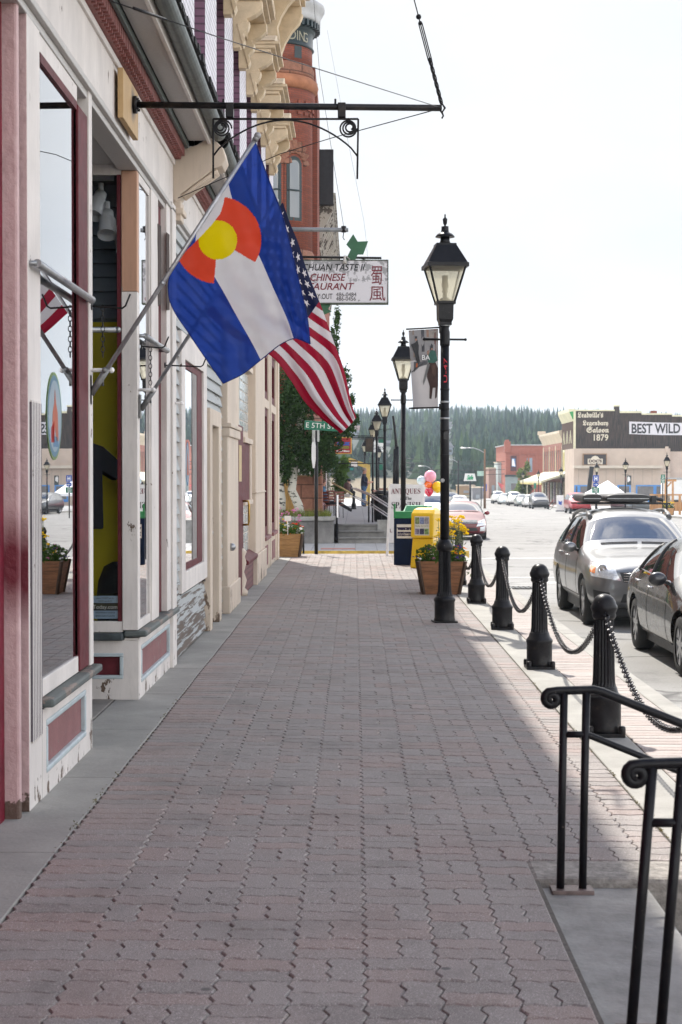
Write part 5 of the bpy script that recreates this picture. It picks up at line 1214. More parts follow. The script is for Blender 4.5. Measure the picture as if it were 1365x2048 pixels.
for k in range(7): lid.bar(c2+ax*(-.19)+ay_*(-.035+.02*k)+V((0, 0, .905+.017*k)), c2+ax*.19+ay_*(-.035+.02*k)+V((0, 0, .905+.017*k)), .008, .012)
lid.build('lid', M('pale_green_lid', (.1, .36, .2), .4, 0, .1, 6), gb)
po = c2+ax*(-.225)+ay_*-.03; MB().cyl(po, po+V((0, 0, .8)), .022, n=10).cyl(po+V((0, 0, 0)), po+V((0, 0, .03)), .05, n=10).sphere(po+V((0, 0, .75)), .045, 10).sphere(po+V((0, 0, .3)), .035, 10).build('coin_post', NG, gb)
bb = thing('news_box', 'dark blue news box with a white free guides card, left of the green one', 'news box', onZ(806, 1131, 0)); c3 = ORG[bb]+V((.05, .1, 0))
axb = V((math.cos(R(-5)), math.sin(R(-5)), 0)); ayb = V((-axb.y, axb.x, 0))
solid(MB(), [(0, .2, 0, .35, 0), (.80, .2, 0, .35, 0)], 0, c3, axb, ayb).build('case', NB, bb, .01)
solid(MB(), [(.802, .205, .0, .36, 0), (.92, .205, .04, .36, 0)], 0, c3, axb, ayb).box(c3.x-.205, c3.x-.17, c3.y+.0, c3.y+.04, .9, 1.05).build('green_top', NG, bb, .006)
face(c3, axb, ayb, -.15, .2, .46, .70, -.003, M('white_card', (.6, .6, .6), .5, 0, .08, 9), 'card', bb)
for s_, z, h_ in (('WHATTODO', .61, .05), ('FREE COLORADO', .545, .035), ('MAPS \u2022 GUIDES', .505, .028)):
    text('lettering', s_, M('navy_ink', (.01, .01, .06), .6, 0, 0), bb, c3+axb*-.13+ayb*-.006+V((0, 0, z)), axb, (0, 0, 1), .05, align='LEFT', fith=h_, fit=.42 if h_ > .03 else .36, bold=.01)

# ---- antiques board
ab = thing('sandwich_board', 'white wooden sandwich board advertising antiques, behind the second lamp post', 'sandwich board', onZ(815, 1112, 0)); o = ORG[ab]
wl = .32; tl_ = V((0, .22, 0))
def bd(u, z, off=0): return V((o.x-.02+u+.0*z, o.y+.22*(z/1.4)-off, z))
MBo = MB(); MBo.ring([[bd(-.35, .25), bd(.33, .25), bd(.33, .25)+V((0, .03, 0)), bd(-.35, .25)+V((0, .03, 0))], [bd(-.30, 1.38), bd(.34, 1.36), bd(.34, 1.36)+V((0, .03, 0)), bd(-.30, 1.38)+V((0, .03, 0))]], True, 0, False)
MBo.build('front_panel', M('board_white', (.66, .65, .64), .5, 0, .06, 6), ab)
MB().ring([[bd(-.33, .25)+V((0, .5, 0)), bd(.33, .25)+V((0, .5, 0)), bd(.33, .25)+V((0, .52, 0)), bd(-.33, .25)+V((0, .52, 0))], [bd(-.29, 1.36)+V((0, .05, 0)), bd(.33, 1.35)+V((0, .05, 0)), bd(.33, 1.35)+V((0, .07, 0)), bd(-.29, 1.36)+V((0, .07, 0))]], True, 0, False).build('back_panel', WHITE, ab)
for u0, u1 in ((-.365, -.30), (.335, .34)): MB().bar(bd(u0, 0, .0), bd(u1, 1.36, -.0)+V((0, .012, 0)), .045, .03).build('leg', WHITE, ab)
up_ = (bd(0, 1.3)-bd(0, .3)).normalized(); SER = lambda s_: ''.join(chr(0x1D400+ord(ch_)-65) if 'A' <= ch_ <= 'Z' else (chr(0x1D41A+ord(ch_)-97) if 'a' <= ch_ <= 'z' else ch_) for ch_ in s_)
MAR = M('maroon_letter', (.13, .01, .02), .5, 0, 0)
for s_, z, wd, hh, m in (('ANTIQUES', 1.19, .56, .125, MAR), ('at The', 1.07, .22, .065, INK), ('SPANISH', .91, .56, .125, INK), ('FLEA', .74, .36, .115, INK)):
    text('lettering', SER(s_), m, ab, bd(.0, z, .004), (1, 0, 0), up_, .15, fit=wd, fith=hh)
text('lettering', 'L', MAR, ab, bd(-.29, .45, .004), (1, 0, 0), up_, .1)
# balloons tied to the board
tie = bd(.34, 1.3)
for (px, py, r, col, lab) in ((861, 953, .118, (.85, .36, .46), 'pink balloon, topmost and largest of the bunch'), (843, 961, .088, (.55, .66, .72), 'pale blue balloon at the left of the bunch'), (857, 969, .078, (.85, .17, .01), 'orange balloon in the middle of the bunch'), (875, 974, .105, (.9, .58, .0), 'yellow balloon at the right of the bunch, partly behind the lamp post'), (858.5, 983, .085, (.6, .01, .06), 'red balloon, lowest of the bunch')):
    t_ = thing('balloon', lab, 'balloon', W(px, py, 32.0), 'balloons tied to the antiques board'); c = ORG[t_]
    m = M('balloon_' + lab.split()[0], col, .25, 0, 0, coat=.5); m.node_tree.nodes['Principled BSDF'].inputs['Transmission Weight'].default_value = 0; m.node_tree.nodes['Principled BSDF'].inputs['Subsurface Weight'].default_value = .25
    MB().lathe([(.004, -1.2*r), (.015, -1.13*r), (.42*r, -.97*r), (.82*r, -.6*r), (.98*r, -.1*r), (.98*r, .2*r), (.85*r, .6*r), (.5*r, .92*r), (.2*r, 1.02*r), (.01*r, 1.04*r)], c, 24).build('balloon_skin', m, t_)
    MB().tube([c+V((0, 0, -1.18*r)), (c+tie)/2+V((.02, 0, -.03)), tie], .0022, 4).build('string', WHITE, t_)

# ---- street name sign at the corner
sp_ = thing('street_sign', 'black signpost with a green street name plate and a stop sign seen edge-on', 'street sign', onZ(633, 1108, 0)); p = ORG[sp_]
MB().cyl(p, p+V((0, 0, 2.42)), .036, n=14).build('post', IRON2, sp_)
MB().box(p.x-.08, p.x+.06, p.y-.03, p.y+.03, 2.2, 2.43).build('bracket', M('bracket_grey', (.4, .42, .41), .4, .4, .15, 9), sp_, .01)
a_ = W(609.5, 850, p.y); d1 = V((1, .0, -.06)).normalized(); u1 = V((.06, 0, 1)).normalized()
MB().obox(a_+d1*.375, d1, (0, 1, 0), u1, .375, .006, .088).build('name_plate', M('sign_green', (.0, .15, .085), .35, 0, .04, 6), sp_, .012)
text('lettering', 'E 5TH ST', INKWHITE, sp_, a_+d1*.02-u1*.045+V((0, -.009, 0)), d1, u1, .13, align='LEFT', fit=.57, fith=.1, bold=.0)
oc = MB(); cz = 1.98; oc.prism([(.32*math.cos(R(22.5+45*k)), .32*math.sin(R(22.5+45*k))) for k in range(8)], (p.x-.045, p.y-.02, cz), V((-.16, 1, 0)).normalized(), (0, 0, 1), (-.006, 0, 0)); oc.build('stop_plate', M('bare_aluminium', (.55, .56, .56), .4, .3, .1, 6), sp_)
for k, (px, py, h_, r, lab) in enumerate(((598, 1107, .56, .032, 'short dark post right of the golden corner planter'), (612, 1110, .35, .02, 'thin dark stub post behind the golden corner planter'))):
    q = onZ(px, py, 0)
    if k: q = q+V((-.06, .5, 0))
    tag(MB().cyl(q, q+V((0, 0, h_)), r, n=12).sphere(q+V((0, 0, h_)), r*1.15, 10, sz=.6).build('short_post', IRON2, None), lab, 'post')
# weeds in the joints
wd = MB()
for _ in range(260):
    y = random.choice([random.uniform(6.5, 8.5), random.uniform(9, 12), random.uniform(28, 32)]); x = -1.2 if random.random() < .5 else 1.3
    if random.random() < .3: y = random.choice((7.1, 7.6, 7.0, 8.3)) + random.gauss(0, .03)
    leafquad(wd, (x+random.gauss(0, .01), y, random.uniform(.0, .012)), random.uniform(.003, .008))
tag(wd.build('weeds', leafmat('dry_weed', (.13, .11, .035)), None), 'tiny dry weeds growing in the joints beside the pavers', 'weeds', kind='stuff')
# ================================================================ CARS
def paint(name, col, metal=.5, rough=.28):
    m, t, b = newmat(name); b.inputs['Base Color'].default_value = rgba(col); b.inputs['Metallic'].default_value = metal; b.inputs['Roughness'].default_value = rough
    b.inputs['Coat Weight'].default_value = .6; b.inputs['Coat Roughness'].default_value = .04
    tcn = nd(t, 'TexCoord'); r = nd(t, 'MapRange'); r.inputs['To Min'].default_value = rough-.06; r.inputs['To Max'].default_value = rough+.2
    t.links.new(noise(t, tcn.outputs['Object'], 3, 7, .7), r.inputs['Value']); t.links.new(r.outputs['Result'], b.inputs['Roughness']); return m
CARGLASS = bpy.data.materials.new('car_glass'); CARGLASS.use_nodes = True
_b = CARGLASS.node_tree.nodes['Principled BSDF']; _b.inputs['Base Color'].default_value = (.012, .015, .017, 1); _b.inputs['Roughness'].default_value = .02; _b.inputs['IOR'].default_value = 2.5; _b.inputs['Specular IOR Level'].default_value = .7
BLACKP = M('black_trim_plastic', (.018, .018, .019), .5, 0, .15, 10); RIMM = M('alloy_rim', (.42, .42, .43), .3, .8, .1, 14); CHROME = M('chrome_trim', (.6, .6, .62), .12, 1, 0)
HLM = M('headlight_lens', (.62, .64, .66), .08, .2, .15, 30, coat=1); TLM = M('tail_light_red', (.4, .012, .015), .12, 0, .15, 20, coat=1); AMB = M('amber_lens', (.75, .2, .02), .15, 0, .1, 20, coat=1)
PLATE = M('licence_plate_white', (.5, .53, .5), .5, 0, .25, 40)
def make_car(name, label, cat, pm, spec, group=None, lod=2):
    """built nose at -Y from y=0, standing on z=0. spec: L, hw, wheel r, axles, stations (y, half width factor, z bottom, z belt, w belt, z top edge, w top edge, z crown), glass ranges"""
    t_ = thing(name, label, cat, (0, 0, 0), group)
    st, L_, hw = spec['st'], spec['L'], spec['hw']; NP = 8
    def ringpts(s):
        y, wf_, zb, zm, zbelt, wbelt, ztop, wtop, zc = s; w = hw*wf_
        half = [(0, zb), (w*.62, zb), (w*.93, zb+.03), (w*.985, (zb+zm)*.5), (w, zm), (w*wbelt, zbelt), (w*wtop, ztop), (w*wtop*.55, zc-.012), (0, zc)]
        return half
    rings = []
    for s in st:
        h = ringpts(s); y = s[0]
        rings.append([(x, y, z) for x, z in h] + [(-x, y, z) for x, z in reversed(h[1:-1])])
    n = len(rings[0]); vs = [p for r in rings for p in r]; fs, mi = [], []
    ws0, ws1, rs0, rs1 = spec['ws0'], spec['ws1'], spec['rs0'], spec['rs1']   # station indices: windscreen base/top, rear glass top/base
    for i in range(len(rings)-1):
        for j in range(n):
            fs.append((i*n+j, i*n+(j+1) % n, (i+1)*n+(j+1) % n, (i+1)*n+j))
            g = 0
            jj = j if j < 8 else n-1-j
            if jj == 5 and ws1 <= i < rs0: g = 1                              # side glass
            if jj == 5 and (i == ws1-1 or i == rs0) and spec.get('quarter', True): g = 1
            if jj in (6, 7) and ws0 <= i < ws1: g = 1                         # windscreen
            if jj in (6, 7) and rs0 <= i < rs1: g = 1                         # rear glass
            mi.append(g)
    fs += [tuple(reversed(range(n))), tuple((len(rings)-1)*n+k for k in range(n))]; mi += [0, 0]
    me = bpy.data.meshes.new('tmp'); me.from_pydata(vs, [], fs); me.materials.append(pm); me.materials.append(CARGLASS)
    me.polygons.foreach_set('material_index', mi); me.update()
    ob = bpy.data.objects.new('tmp', me); COL.objects.link(ob)
    sub = ob.modifiers.new('s', 'SUBSURF'); sub.levels = sub.render_levels = lod + (1 if lod > 1 else 0)
    wr = spec['wr']
    if lod > 1:
        cut_ = MB()
        for ya in spec['ax']:
            for sx in (-1, 1): cut_.cyl((sx*(hw-.30), ya, wr), (sx*(hw+.2), ya, wr), wr+.055, n=40)
        co = cut_.build('tmpcut', pm); bm_ = ob.modifiers.new('b', 'BOOLEAN'); bm_.object = co; bm_.operation = 'DIFFERENCE'; bm_.solver = 'EXACT'
    dg = bpy.context.evaluated_depsgraph_get(); dg.update()
    ev = bpy.data.meshes.new_from_object(ob.evaluated_get(dg))
    bm = bmesh.new(); bm.from_mesh(ev); bmesh.ops.recalc_face_normals(bm, faces=bm.faces[:]); bvh = BVHTree.FromBMesh(bm)
    for part, idx, mt in (('body', 0, pm), ('window_glass', 1, CARGLASS)):
        b2 = bm.copy(); bmesh.ops.delete(b2, geom=[f for f in b2.faces if f.material_index != idx], context='FACES')
        me2 = bpy.data.meshes.new(part); b2.to_mesh(me2); b2.free(); me2.materials.clear(); me2.materials.append(mt)
        me2.polygons.foreach_set('material_index', [0]*len(me2.polygons)); me2.polygons.foreach_set('use_smooth', [True]*len(me2.polygons)); me2.update()
        if hasattr(me2, 'set_sharp_from_angle'): me2.set_sharp_from_angle(angle=R(42))
        o2 = bpy.data.objects.new(part, me2); COL.objects.link(o2); o2.parent = t_; ORG[o2] = V()
    bm.free(); bpy.data.objects.remove(ob)
    if lod > 1: bpy.data.objects.remove(co)
    def hit(o, d):
        r = bvh.ray_cast(V(o), V(d).normalized()); return r[0]
    def patch(nm, quad, d, mt, off=.004, n=8, parent=t_):
        """quad: 4 points start positions, projected along d on the body"""
        d = V(d).normalized(); q = [V(p) for p in quad]; pts = []; ok = True
        for j in range(n+1):
            for i in range(n+1):
                a, b = i/n, j/n; p = (q[0]*(1-a)+q[1]*a)*(1-b)+(q[3]*(1-a)+q[2]*a)*b; h = hit(p-d*3, d)
                if h is None: ok = False; h = p
                pts.append(h-d*off)
        m_ = MB(); m_.add(pts, [(j*(n+1)+i, j*(n+1)+i+1, (j+1)*(n+1)+i+1, (j+1)*(n+1)+i) for j in range(n) for i in range(n)], 0, True)
        return m_.build(nm, mt, parent)
    def seam(pts, sx, mt=BLACKP, r=.0045, nm='door_seam'):
        P = []
        for (y, z) in pts:
            h = hit((sx*3, y, z), (-sx, 0, 0))
            if h: P.append(h+V((-sx*.001, 0, 0)))
        if len(P) > 1: return MB().tube(P, r, 5).build(nm, mt, t_)
    # wheels
    for ya in spec['ax']:
        for sx in (-1, 1):
            xo = sx*(hw-.03); W_ = spec.get('tw', .2); m_ = MB()
            prof = [(wr*.66, -W_/2), (wr*.9, -W_/2), (wr*.98, -W_*.38), (wr, -W_*.25), (wr, W_*.25), (wr*.98, W_*.38), (wr*.9, W_/2), (wr*.66, W_/2)]
            nn = 36 if lod > 1 else 16
            rg = [[V((xo-sx*W_/2+q, ya+r*math.cos(a), wr+r*math.sin(a))) for a in [2*math.pi*k/nn for k in range(nn)]] for r, q in prof]
            wh = m_.ring(rg, False).build('wheel', RUBBER, t_)
            rm = MB(); xf = xo-sx*.012; rm.cyl((xf-sx*.06, ya, wr), (xf-sx*.05, ya, wr), wr*.62, n=nn)
            rr = [[V((xf+q, ya+r*math.cos(a), wr+r*math.sin(a))) for a in [2*math.pi*k/nn for k in range(nn)]] for r, q in ((wr*.60, -sx*.04), (wr*.66, 0), (wr*.68, 0), (wr*.68, -sx*.04))]
            rm.ring(rr, False); rm.cyl((xf-sx*.05, ya, wr), (xf-sx*.0, ya, wr), wr*.14, n=12)
            if lod > 1:
                for k in range(spec.get('spokes', 7)):
                    a = 2*math.pi*k/spec.get('spokes', 7)+.2
                    rm.bar((xf-sx*.012, ya+wr*.1*math.cos(a), wr+wr*.1*math.sin(a)), (xf-sx*.008, ya+wr*.64*math.cos(a), wr+wr*.64*math.sin(a)), .05, .02, (sx, 0, 0))
            rm.build('rim', RIMM, wh)
    MB().box(-hw*.86, hw*.86, .35, L_-.35, .16, .32).build('underbody', BLACKP, t_, 0)
    # lights, plates, mirrors, handles
    zh = spec['zh']
    for sx in (-1, 1):
        x0, x1 = sx*hw*.98, sx*hw*.50
        d = V((-sx*.35, 1, -.05)).normalized() if spec['face'] == 'f' else V((-sx*.35, -1, 0)).normalized()
        if spec['face'] in ('f', 'both'):
            d = V((-sx*.45, 1, -.1)).normalized()
            hl = patch('headlight', [(sx*hw*.96, .28, zh-.09), (sx*hw*.50, .05, zh-.15), (sx*hw*.62, .05, zh+.04), (sx*hw*.985, .5, zh+.15)], d, HLM)
            if lod > 1:
                c = hit(V((sx*hw*.80, .1, zh+.01))-d*3, d)
                if c: MB().lathe([(.075, -.002), (.07, .012), (.05, .014), (.045, .004), (.02, .02), (.001, .022)], (0, 0, 0), 18).build('lamp_bowl', CHROME, hl).matrix_world = Matrix.Translation(c-d*.004) @ (-d).to_track_quat('Z', 'Y').to_matrix().to_4x4()
                patch('amber_marker', [(sx*hw*.985, .33, zh-.03), (sx*hw*.90, .2, zh-.05), (sx*hw*.91, .2, zh+.05), (sx*hw*.985, .35, zh+.07)], d, AMB, .007, 4, hl)
        if spec['face'] in ('r', 'both'):
            zt = spec.get('zt', zh+.1); d = V((-sx*.5, -1, -.05)).normalized()
            patch('tail_light', [(sx*hw*.95, L_-.2, zt-.1), (sx*hw*.62, L_, zt-.1), (sx*hw*.66, L_, zt+.12), (sx*hw*.93, L_-.25, zt+.14)], d, TLM)
        if lod > 1:
            ym, zm_ = spec['mir']; h = hit((sx*3, ym, zm_), (-sx, 0, 0)); bx = (abs(h.x) if h else hw*.9)
            mo = MB().sphere((sx*(bx+.115), ym-.02, zm_+.055), .1, 16, 0, 1.05, .62, .78)
            mr_ = mo.build('mirror', spec.get('mirm', pm), t_); MB().bar((sx*(bx-.02), ym, zm_+.0), (sx*(bx+.06), ym-.01, zm_+.03), .05, .035).build('mirror_stalk', BLACKP, mr_)
            for (y, z) in spec['handles']:
                h = hit((sx*3, y, z), (-sx, 0, 0))
                if h: MB().tube([h+V((-sx*.01, -.09, -.004)), h+V((sx*.022, -.07, 0)), h+V((sx*.024, .06, .004)), h+V((-sx*.01, .09, .004))], .013, 8).build('door_handle', spec.get('handm', CHROME), t_)
            for sm_ in spec['seams']: seam(sm_, sx)
            for sm_ in spec.get('trims', []): seam(sm_, sx, CHROME if spec.get('chrome') else BLACKP, .009, 'window_trim')
            for (ya_, yb_, za_, zb_) in spec.get('pillars', []):
                pts = [(ya_+(yb_-ya_)*k/8, za_+(zb_-za_)*k/8) for k in range(9)]; seam(pts, sx, BLACKP, .026, 'pillar')
            seam([(ya, spec['sill']) for ya in [spec['ax'][0]+wr+.1+k*.1 for k in range(int((spec['ax'][1]-spec['ax'][0]-2*wr-.2)/.1)+1)]], sx, BLACKP, .012, 'sill_line')
    if spec['face'] in ('f', 'both') and 'grille' in spec:
        gx, g0, g1 = spec['grille']; g = patch('grille', [(-gx, 0, g0), (gx, 0, g0), (gx*1.12, 0, g1), (-gx*1.12, 0, g1)], (0, 1, 0), BLACKP, .005)
        for k in range(4):
            z = g0+(g1-g0)*(k+.5)/4; P = [hit((gx*1.0*(i/6-1)*1.0 + gx*i/6, -3, z), (0, 1, 0)) for i in range(7)]; P = [p+V((0, -.008, 0)) for p in P if p]
            if len(P) > 2: MB().tube(P, .007, 5).build('grille_bar', CHROME, g)
        h = hit((0, -3, (g0+g1)/2), (0, 1, 0))
        if h and spec.get('badge'): MB().tube([h+V((.055*math.cos(a), -.016, .05*math.sin(a))) for a in [2*math.pi*k/20 for k in range(20)]], .008, 6, closed=True).bar(h+V((-.07, -.018, 0)), h+V((.07, -.018, 0)), .012, .018).build('badge', CHROME, g)
        lz = spec.get('low', g0-.2); patch('lower_intake', [(-gx*1.1, 0, lz-.07), (gx*1.1, 0, lz-.07), (gx*1.0, 0, lz+.05), (-gx*1.0, 0, lz+.05)], (0, 1, 0), BLACKP, .005)
        for sx in (-1, 1): patch('fog_light_bay', [(sx*hw*.9, .2, lz-.07), (sx*hw*.66, .05, lz-.08), (sx*hw*.68, .05, lz+.07), (sx*hw*.92, .2, lz+.10)], (-sx*.3, 1, 0), spec.get('fogm', BLACKP), .005, 5)
    if spec['face'] in ('r', 'both'):
        zp = spec.get('zp', .8); patch('licence_plate', [(-.16, L_, zp-.08), (.16, L_, zp-.08), (.16, L_, zp+.08), (-.16, L_, zp+.08)], (0, -1, 0), PLATE, .008, 3)
        patch('rear_bumper', [(-hw*.8, L_, .3), (hw*.8, L_, .3), (hw*.82, L_, .45), (-hw*.82, L_, .45)], (0, -1, 0), BLACKP, .006, 6)
    if lod > 1 and 'wiper' in spec:
        (wy, wz) = spec['wiper']
        for x0 in (-.55, .05):
            P = [hit((x0+.09*k, wy-.02*0, 3), (0, 0, -1)) for k in range(7)]; P = [p+V((0, -.0, .012)) for p in P if p]
            MB().tube(P, .009, 6).build('wiper', BLACKP, t_)
    return t_, hit, patch
#        y    wf   zb   zm   zbelt wbelt ztop wtop zc
SEDAN = dict(L=4.82, hw=.91, wr=.325, ax=(.95, 3.73), tw=.22, spokes=7, zh=.66, face='both', zt=.86, zp=.75, sill=.30,
  st=[(0, .60, .32, .45, .56, .94, .60, .80, .62), (.06, .80, .24, .45, .62, .95, .67, .80, .70), (.35, .95, .20, .50, .70, .96, .76, .80, .79), (.95, 1.0, .20, .55, .80, .96, .86, .78, .90), (1.42, 1.0, .20, .58, .88, .96, .95, .82, .985),
      (1.62, 1.0, .20, .60, .90, .955, 1.02, .82, 1.05), (2.28, 1.0, .20, .60, .93, .95, 1.35, .70, 1.42), (2.75, 1.0, .20, .60, .945, .95, 1.39, .69, 1.465), (3.35, 1.0, .20, .60, .955, .95, 1.35, .69, 1.43), (3.62, 1.0, .2, .62, .965, .95, 1.28, .69, 1.36), (4.15, .99, .22, .64, .98, .93, 1.04, .75, 1.08), (4.35, .98, .24, .64, .97, .92, 1.02, .75, 1.045), (4.70, .92, .28, .64, .93, .90, .98, .75, 1.0), (4.80, .8, .34, .6, .85, .9, .9, .75, .91), (4.82, .7, .4, .6, .8, .9, .84, .75, .85)],
  ws0=5, ws1=6, rs0=9, rs1=10, mir=(1.85, .93), handles=[(2.72, .84), (3.58, .87)],
  seams=[[(1.62, .3+.05*k) for k in range(13)], [(2.80, .3+.05*k) for k in range(14)], [(3.66-.0, .95), (3.62, .8), (3.45, .62), (3.38, .5), (3.36, .34)]],
  trims=[[(1.75+.1*k, .955+.0025*k) for k in range(23)]], pillars=[(2.78, 2.88, .97, 1.38), (3.72, 3.5, .99, 1.31)], chrome=True, grille=(.42, .56, .66), low=.36, badge=True, wiper=(1.6, 1.0))
c_sed, _, _ = make_car('parked_sedan', 'dark grey sedan parked nearest at the right edge', 'car', paint('dark_taupe_metallic', (.009, .008, .0075), .3, .2), dict(SEDAN, mirm=M('dark_mirror', (.03, .03, .035), .3, .3, .1, 9, coat=.5)))
c_sed.location = (3.42+.91, 17.60-.95, zr(18))
ALT = dict(SEDAN, grille=(.48, .62, .76), low=.42, fogm=HLM, face='f')
WAGON = dict(L=4.80, hw=.92, wr=.345, ax=(.93, 3.67), tw=.225, spokes=5, zh=.83, face='both', zt=1.0, sill=.40,
  st=[(0, .66, .40, .55, .70, .95, .76, .84, .79), (.06, .84, .30, .55, .76, .96, .84, .84, .88), (.35, .96, .26, .6, .86, .96, .93, .84, .97), (.95, 1.0, .26, .66, .95, .96, 1.01, .84, 1.06), (1.30, 1.0, .26, .68, 1.0, .96, 1.06, .86, 1.10),
      (1.45, 1.0, .26, .68, 1.02, .955, 1.13, .86, 1.16), (2.12, 1.0, .26, .68, 1.04, .95, 1.52, .74, 1.60), (2.36, 1.0, .26, .68, 1.045, .95, 1.555, .73, 1.645), (2.8, 1.0, .26, .68, 1.05, .95, 1.57, .72, 1.66), (3.5, 1.0, .26, .68, 1.06, .95, 1.55, .71, 1.645), (4.15, .99, .26, .70, 1.08, .94, 1.46, .70, 1.55), (4.55, .97, .28, .72, 1.08, .93, 1.30, .72, 1.40), (4.74, .93, .32, .70, 1.02, .92, 1.10, .78, 1.14), (4.80, .85, .38, .66, .9, .92, .95, .8, .97)],
  ws0=5, ws1=6, rs0=10, rs1=12, mir=(1.72, 1.03), handles=[(2.62, .93), (3.45, .95)],
  seams=[[(1.5, .42+.05*k) for k in range(12)], [(2.68, .42+.05*k) for k in range(13)], [(3.66, 1.05), (3.6, .9), (3.4, .72), (3.33, .6), (3.31, .44)]],
  trims=[[(1.65+.1*k, 1.055+.002*k) for k in range(28)]], pillars=[(2.66, 2.74, 1.08, 1.5), (3.62, 3.56, 1.09, 1.5)], grille=(.44, .66, .80), low=.45, badge=False, wiper=(1.43, 1.1), handm=M('silver_handle', (.4, .4, .4), .25, .6, .05, 9))
SIL = paint('silver_grey_metallic', (.2, .203, .206), .75, .26)
c_wag, hitw, patchw = make_car('parked_wagon', 'silver station wagon with black roof boxes parked behind the dark sedan', 'car', SIL, WAGON)
GRM = M('roof_rail_grey', (.16, .16, .16), .4, .2, .1, 12)
for sx in (-1, 1):
    P = []
    for k in range(9):
        y = 2.25+k*.25; h = hitw((sx*.60, y, 3), (0, 0, -1)); e = .0 if k in (0, 8) else .075
        P.append(h+V((0, 0, e)))
    m_ = MB(); m_.tube(P, .028, 8)
    for k in (0, 8): m_.tube([P[k]+V((0, -.08, -.005)), P[k]+V((0, .12, .06))], .04, 8)
    m_.build('roof_rail', GRM, c_wag)
m_ = MB()
for y in (2.75, 3.5): m_.bar((-.72, y, 1.715), (.72, y, 1.715), .06, .025)
m_.build('crossbar', BLACKP, c_wag)
for (x0, x1) in ((-.66, -.36), (-.30, .38)):
    m_ = MB(); xm = (x0+x1)/2; hwid = (x1-x0)/2
    for y, k in ((2.2, .7),):
        rg = []
        for yy, s_ in ((2.56, .72), (2.6, .92), (2.75, 1), (3.6, 1), (3.7, .92), (3.74, .7)):
            rg.append([V((xm+hwid*math.copysign(abs(math.cos(a))**.55, math.cos(a))*(.94+.06*s_), yy, 1.80+.07*s_*math.copysign(abs(math.sin(a))**.7, math.sin(a)))) for a in [2*math.pi*i/24 for i in range(24)]])
        m_.ring(rg, True)
    o_ = m_.build('ski_carrier', BLACKP, c_wag); MB().box(x0+.02, x1-.02, 2.555, 2.57, 1.79, 1.80).build('latch', STEEL, o_)
MB().box(.42, .5, 2.7, 2.9, 1.72, 1.84).cyl((.42, 2.8, 1.81), (.62, 2.8, 1.77), .03, n=8).build('bike_clamp', BLACKP, c_wag, .006)
c_wag.location = (3.25+.92, 23.85-.93, zr(24))
c_red, _, _ = make_car('oncoming_sedan', 'dark red sedan facing the camera beyond the lamp post', 'car', paint('deep_red_paint', (.12, .002, .008), .1, .35), dict(ALT, mirm=M('red_mirror', (.2, .006, .016), .25, .1, .05, 9, coat=.8)))
c_red.location = (4.04, 61.5, zr(62)); c_red.rotation_euler = (0, 0, R(-2))
# ---- distant cars, fewer details
SUV = dict(L=4.5, hw=.92, wr=.36, ax=(.9, 3.55), zh=.9, face='r', zt=1.05, zp=.85, sill=.4,
  st=[(0, .75, .45, .6, .8, .96, .86, .86, .9), (.1, .9, .36, .62, .88, .96, .95, .86, 1.0), (.9, 1, .32, .7, 1.0, .96, 1.05, .86, 1.1), (1.3, 1, .32, .72, 1.05, .96, 1.1, .88, 1.14), (1.45, 1, .32, .72, 1.06, .96, 1.16, .86, 1.2), (2.0, 1, .32, .72, 1.08, .95, 1.6, .76, 1.68), (3.0, 1, .32, .72, 1.09, .95, 1.64, .75, 1.73), (4.1, 1, .32, .72, 1.10, .95, 1.62, .75, 1.71), (4.3, .99, .34, .74, 1.1, .94, 1.56, .76, 1.66), (4.46, .97, .38, .74, 1.06, .94, 1.1, .85, 1.12), (4.5, .9, .42, .7, .95, .94, 1.0, .85, 1.02)], ws0=4, ws1=5, rs0=8, rs1=9)
VAN = dict(SUV, face='f')
def dist_car(nm, lab, col, spec, px, Y, x=None, rz=0, cat='car', metal=.4, group='cars parked along the opposite kerb'):
    t_, _, _ = make_car(nm, lab, cat, paint(lab.split()[0]+'_'+lab.split()[1]+'_paint', col, metal), spec, group, 1)
    xx = (px-711)*Y/F if x is None else x
    t_.location = (xx, Y, zr(Y)); t_.rotation_euler = (0, 0, rz); return t_
SED_R = dict(SEDAN, face='r')
dist_car('parked_suv', 'dark grey SUV, nearest of the row parked on the opposite side', (.07, .07, .075), SUV, 1083, 168)
dist_car('parked_sedan', 'silver sedan squeezed behind the dark grey SUV on the opposite side', (.5, .5, .5), SED_R, 1067, 181)
dist_car('parked_sedan', 'greenish grey sedan in the middle of the row on the opposite side', (.22, .25, .24), SED_R, 1050, 190)
dist_car('parked_suv', 'white SUV in the middle of the row on the opposite side', (.75, .75, .73), SUV, 1033, 199)
dist_car('parked_sedan', 'pale blue white sedan between the two white SUVs on the opposite side', (.6, .66, .68), SED_R, 1014, 212)
dist_car('parked_suv', 'white SUV farthest back in the row on the opposite side', (.72, .72, .7), SUV, 1000, 222)
dist_car('parked_suv', 'red and silver SUV just left behind the wagon roof boxes', (.35, .03, .04), SUV, 1163, 133, group=None)
dist_car('parked_sedan', 'dark hatchback seen over the wagon roof near the wooden patio', (.05, .055, .06), SUV, 1283, 128, rz=R(12), group=None)
dist_car('oncoming_sedan', 'white sedan coming down the far street beyond the red sedan', (.75, .76, .76), dict(SEDAN, face='f'), 923, 150, group=None)
dist_car('parked_van', 'white van with a dark windscreen half hidden by the balloons', (.72, .74, .75), VAN, 872, 78, group=None)
dist_car('parked_jeep', 'black off-road car far down the street behind the white sedan', (.02, .02, .02), VAN, 905, 170, group=None)
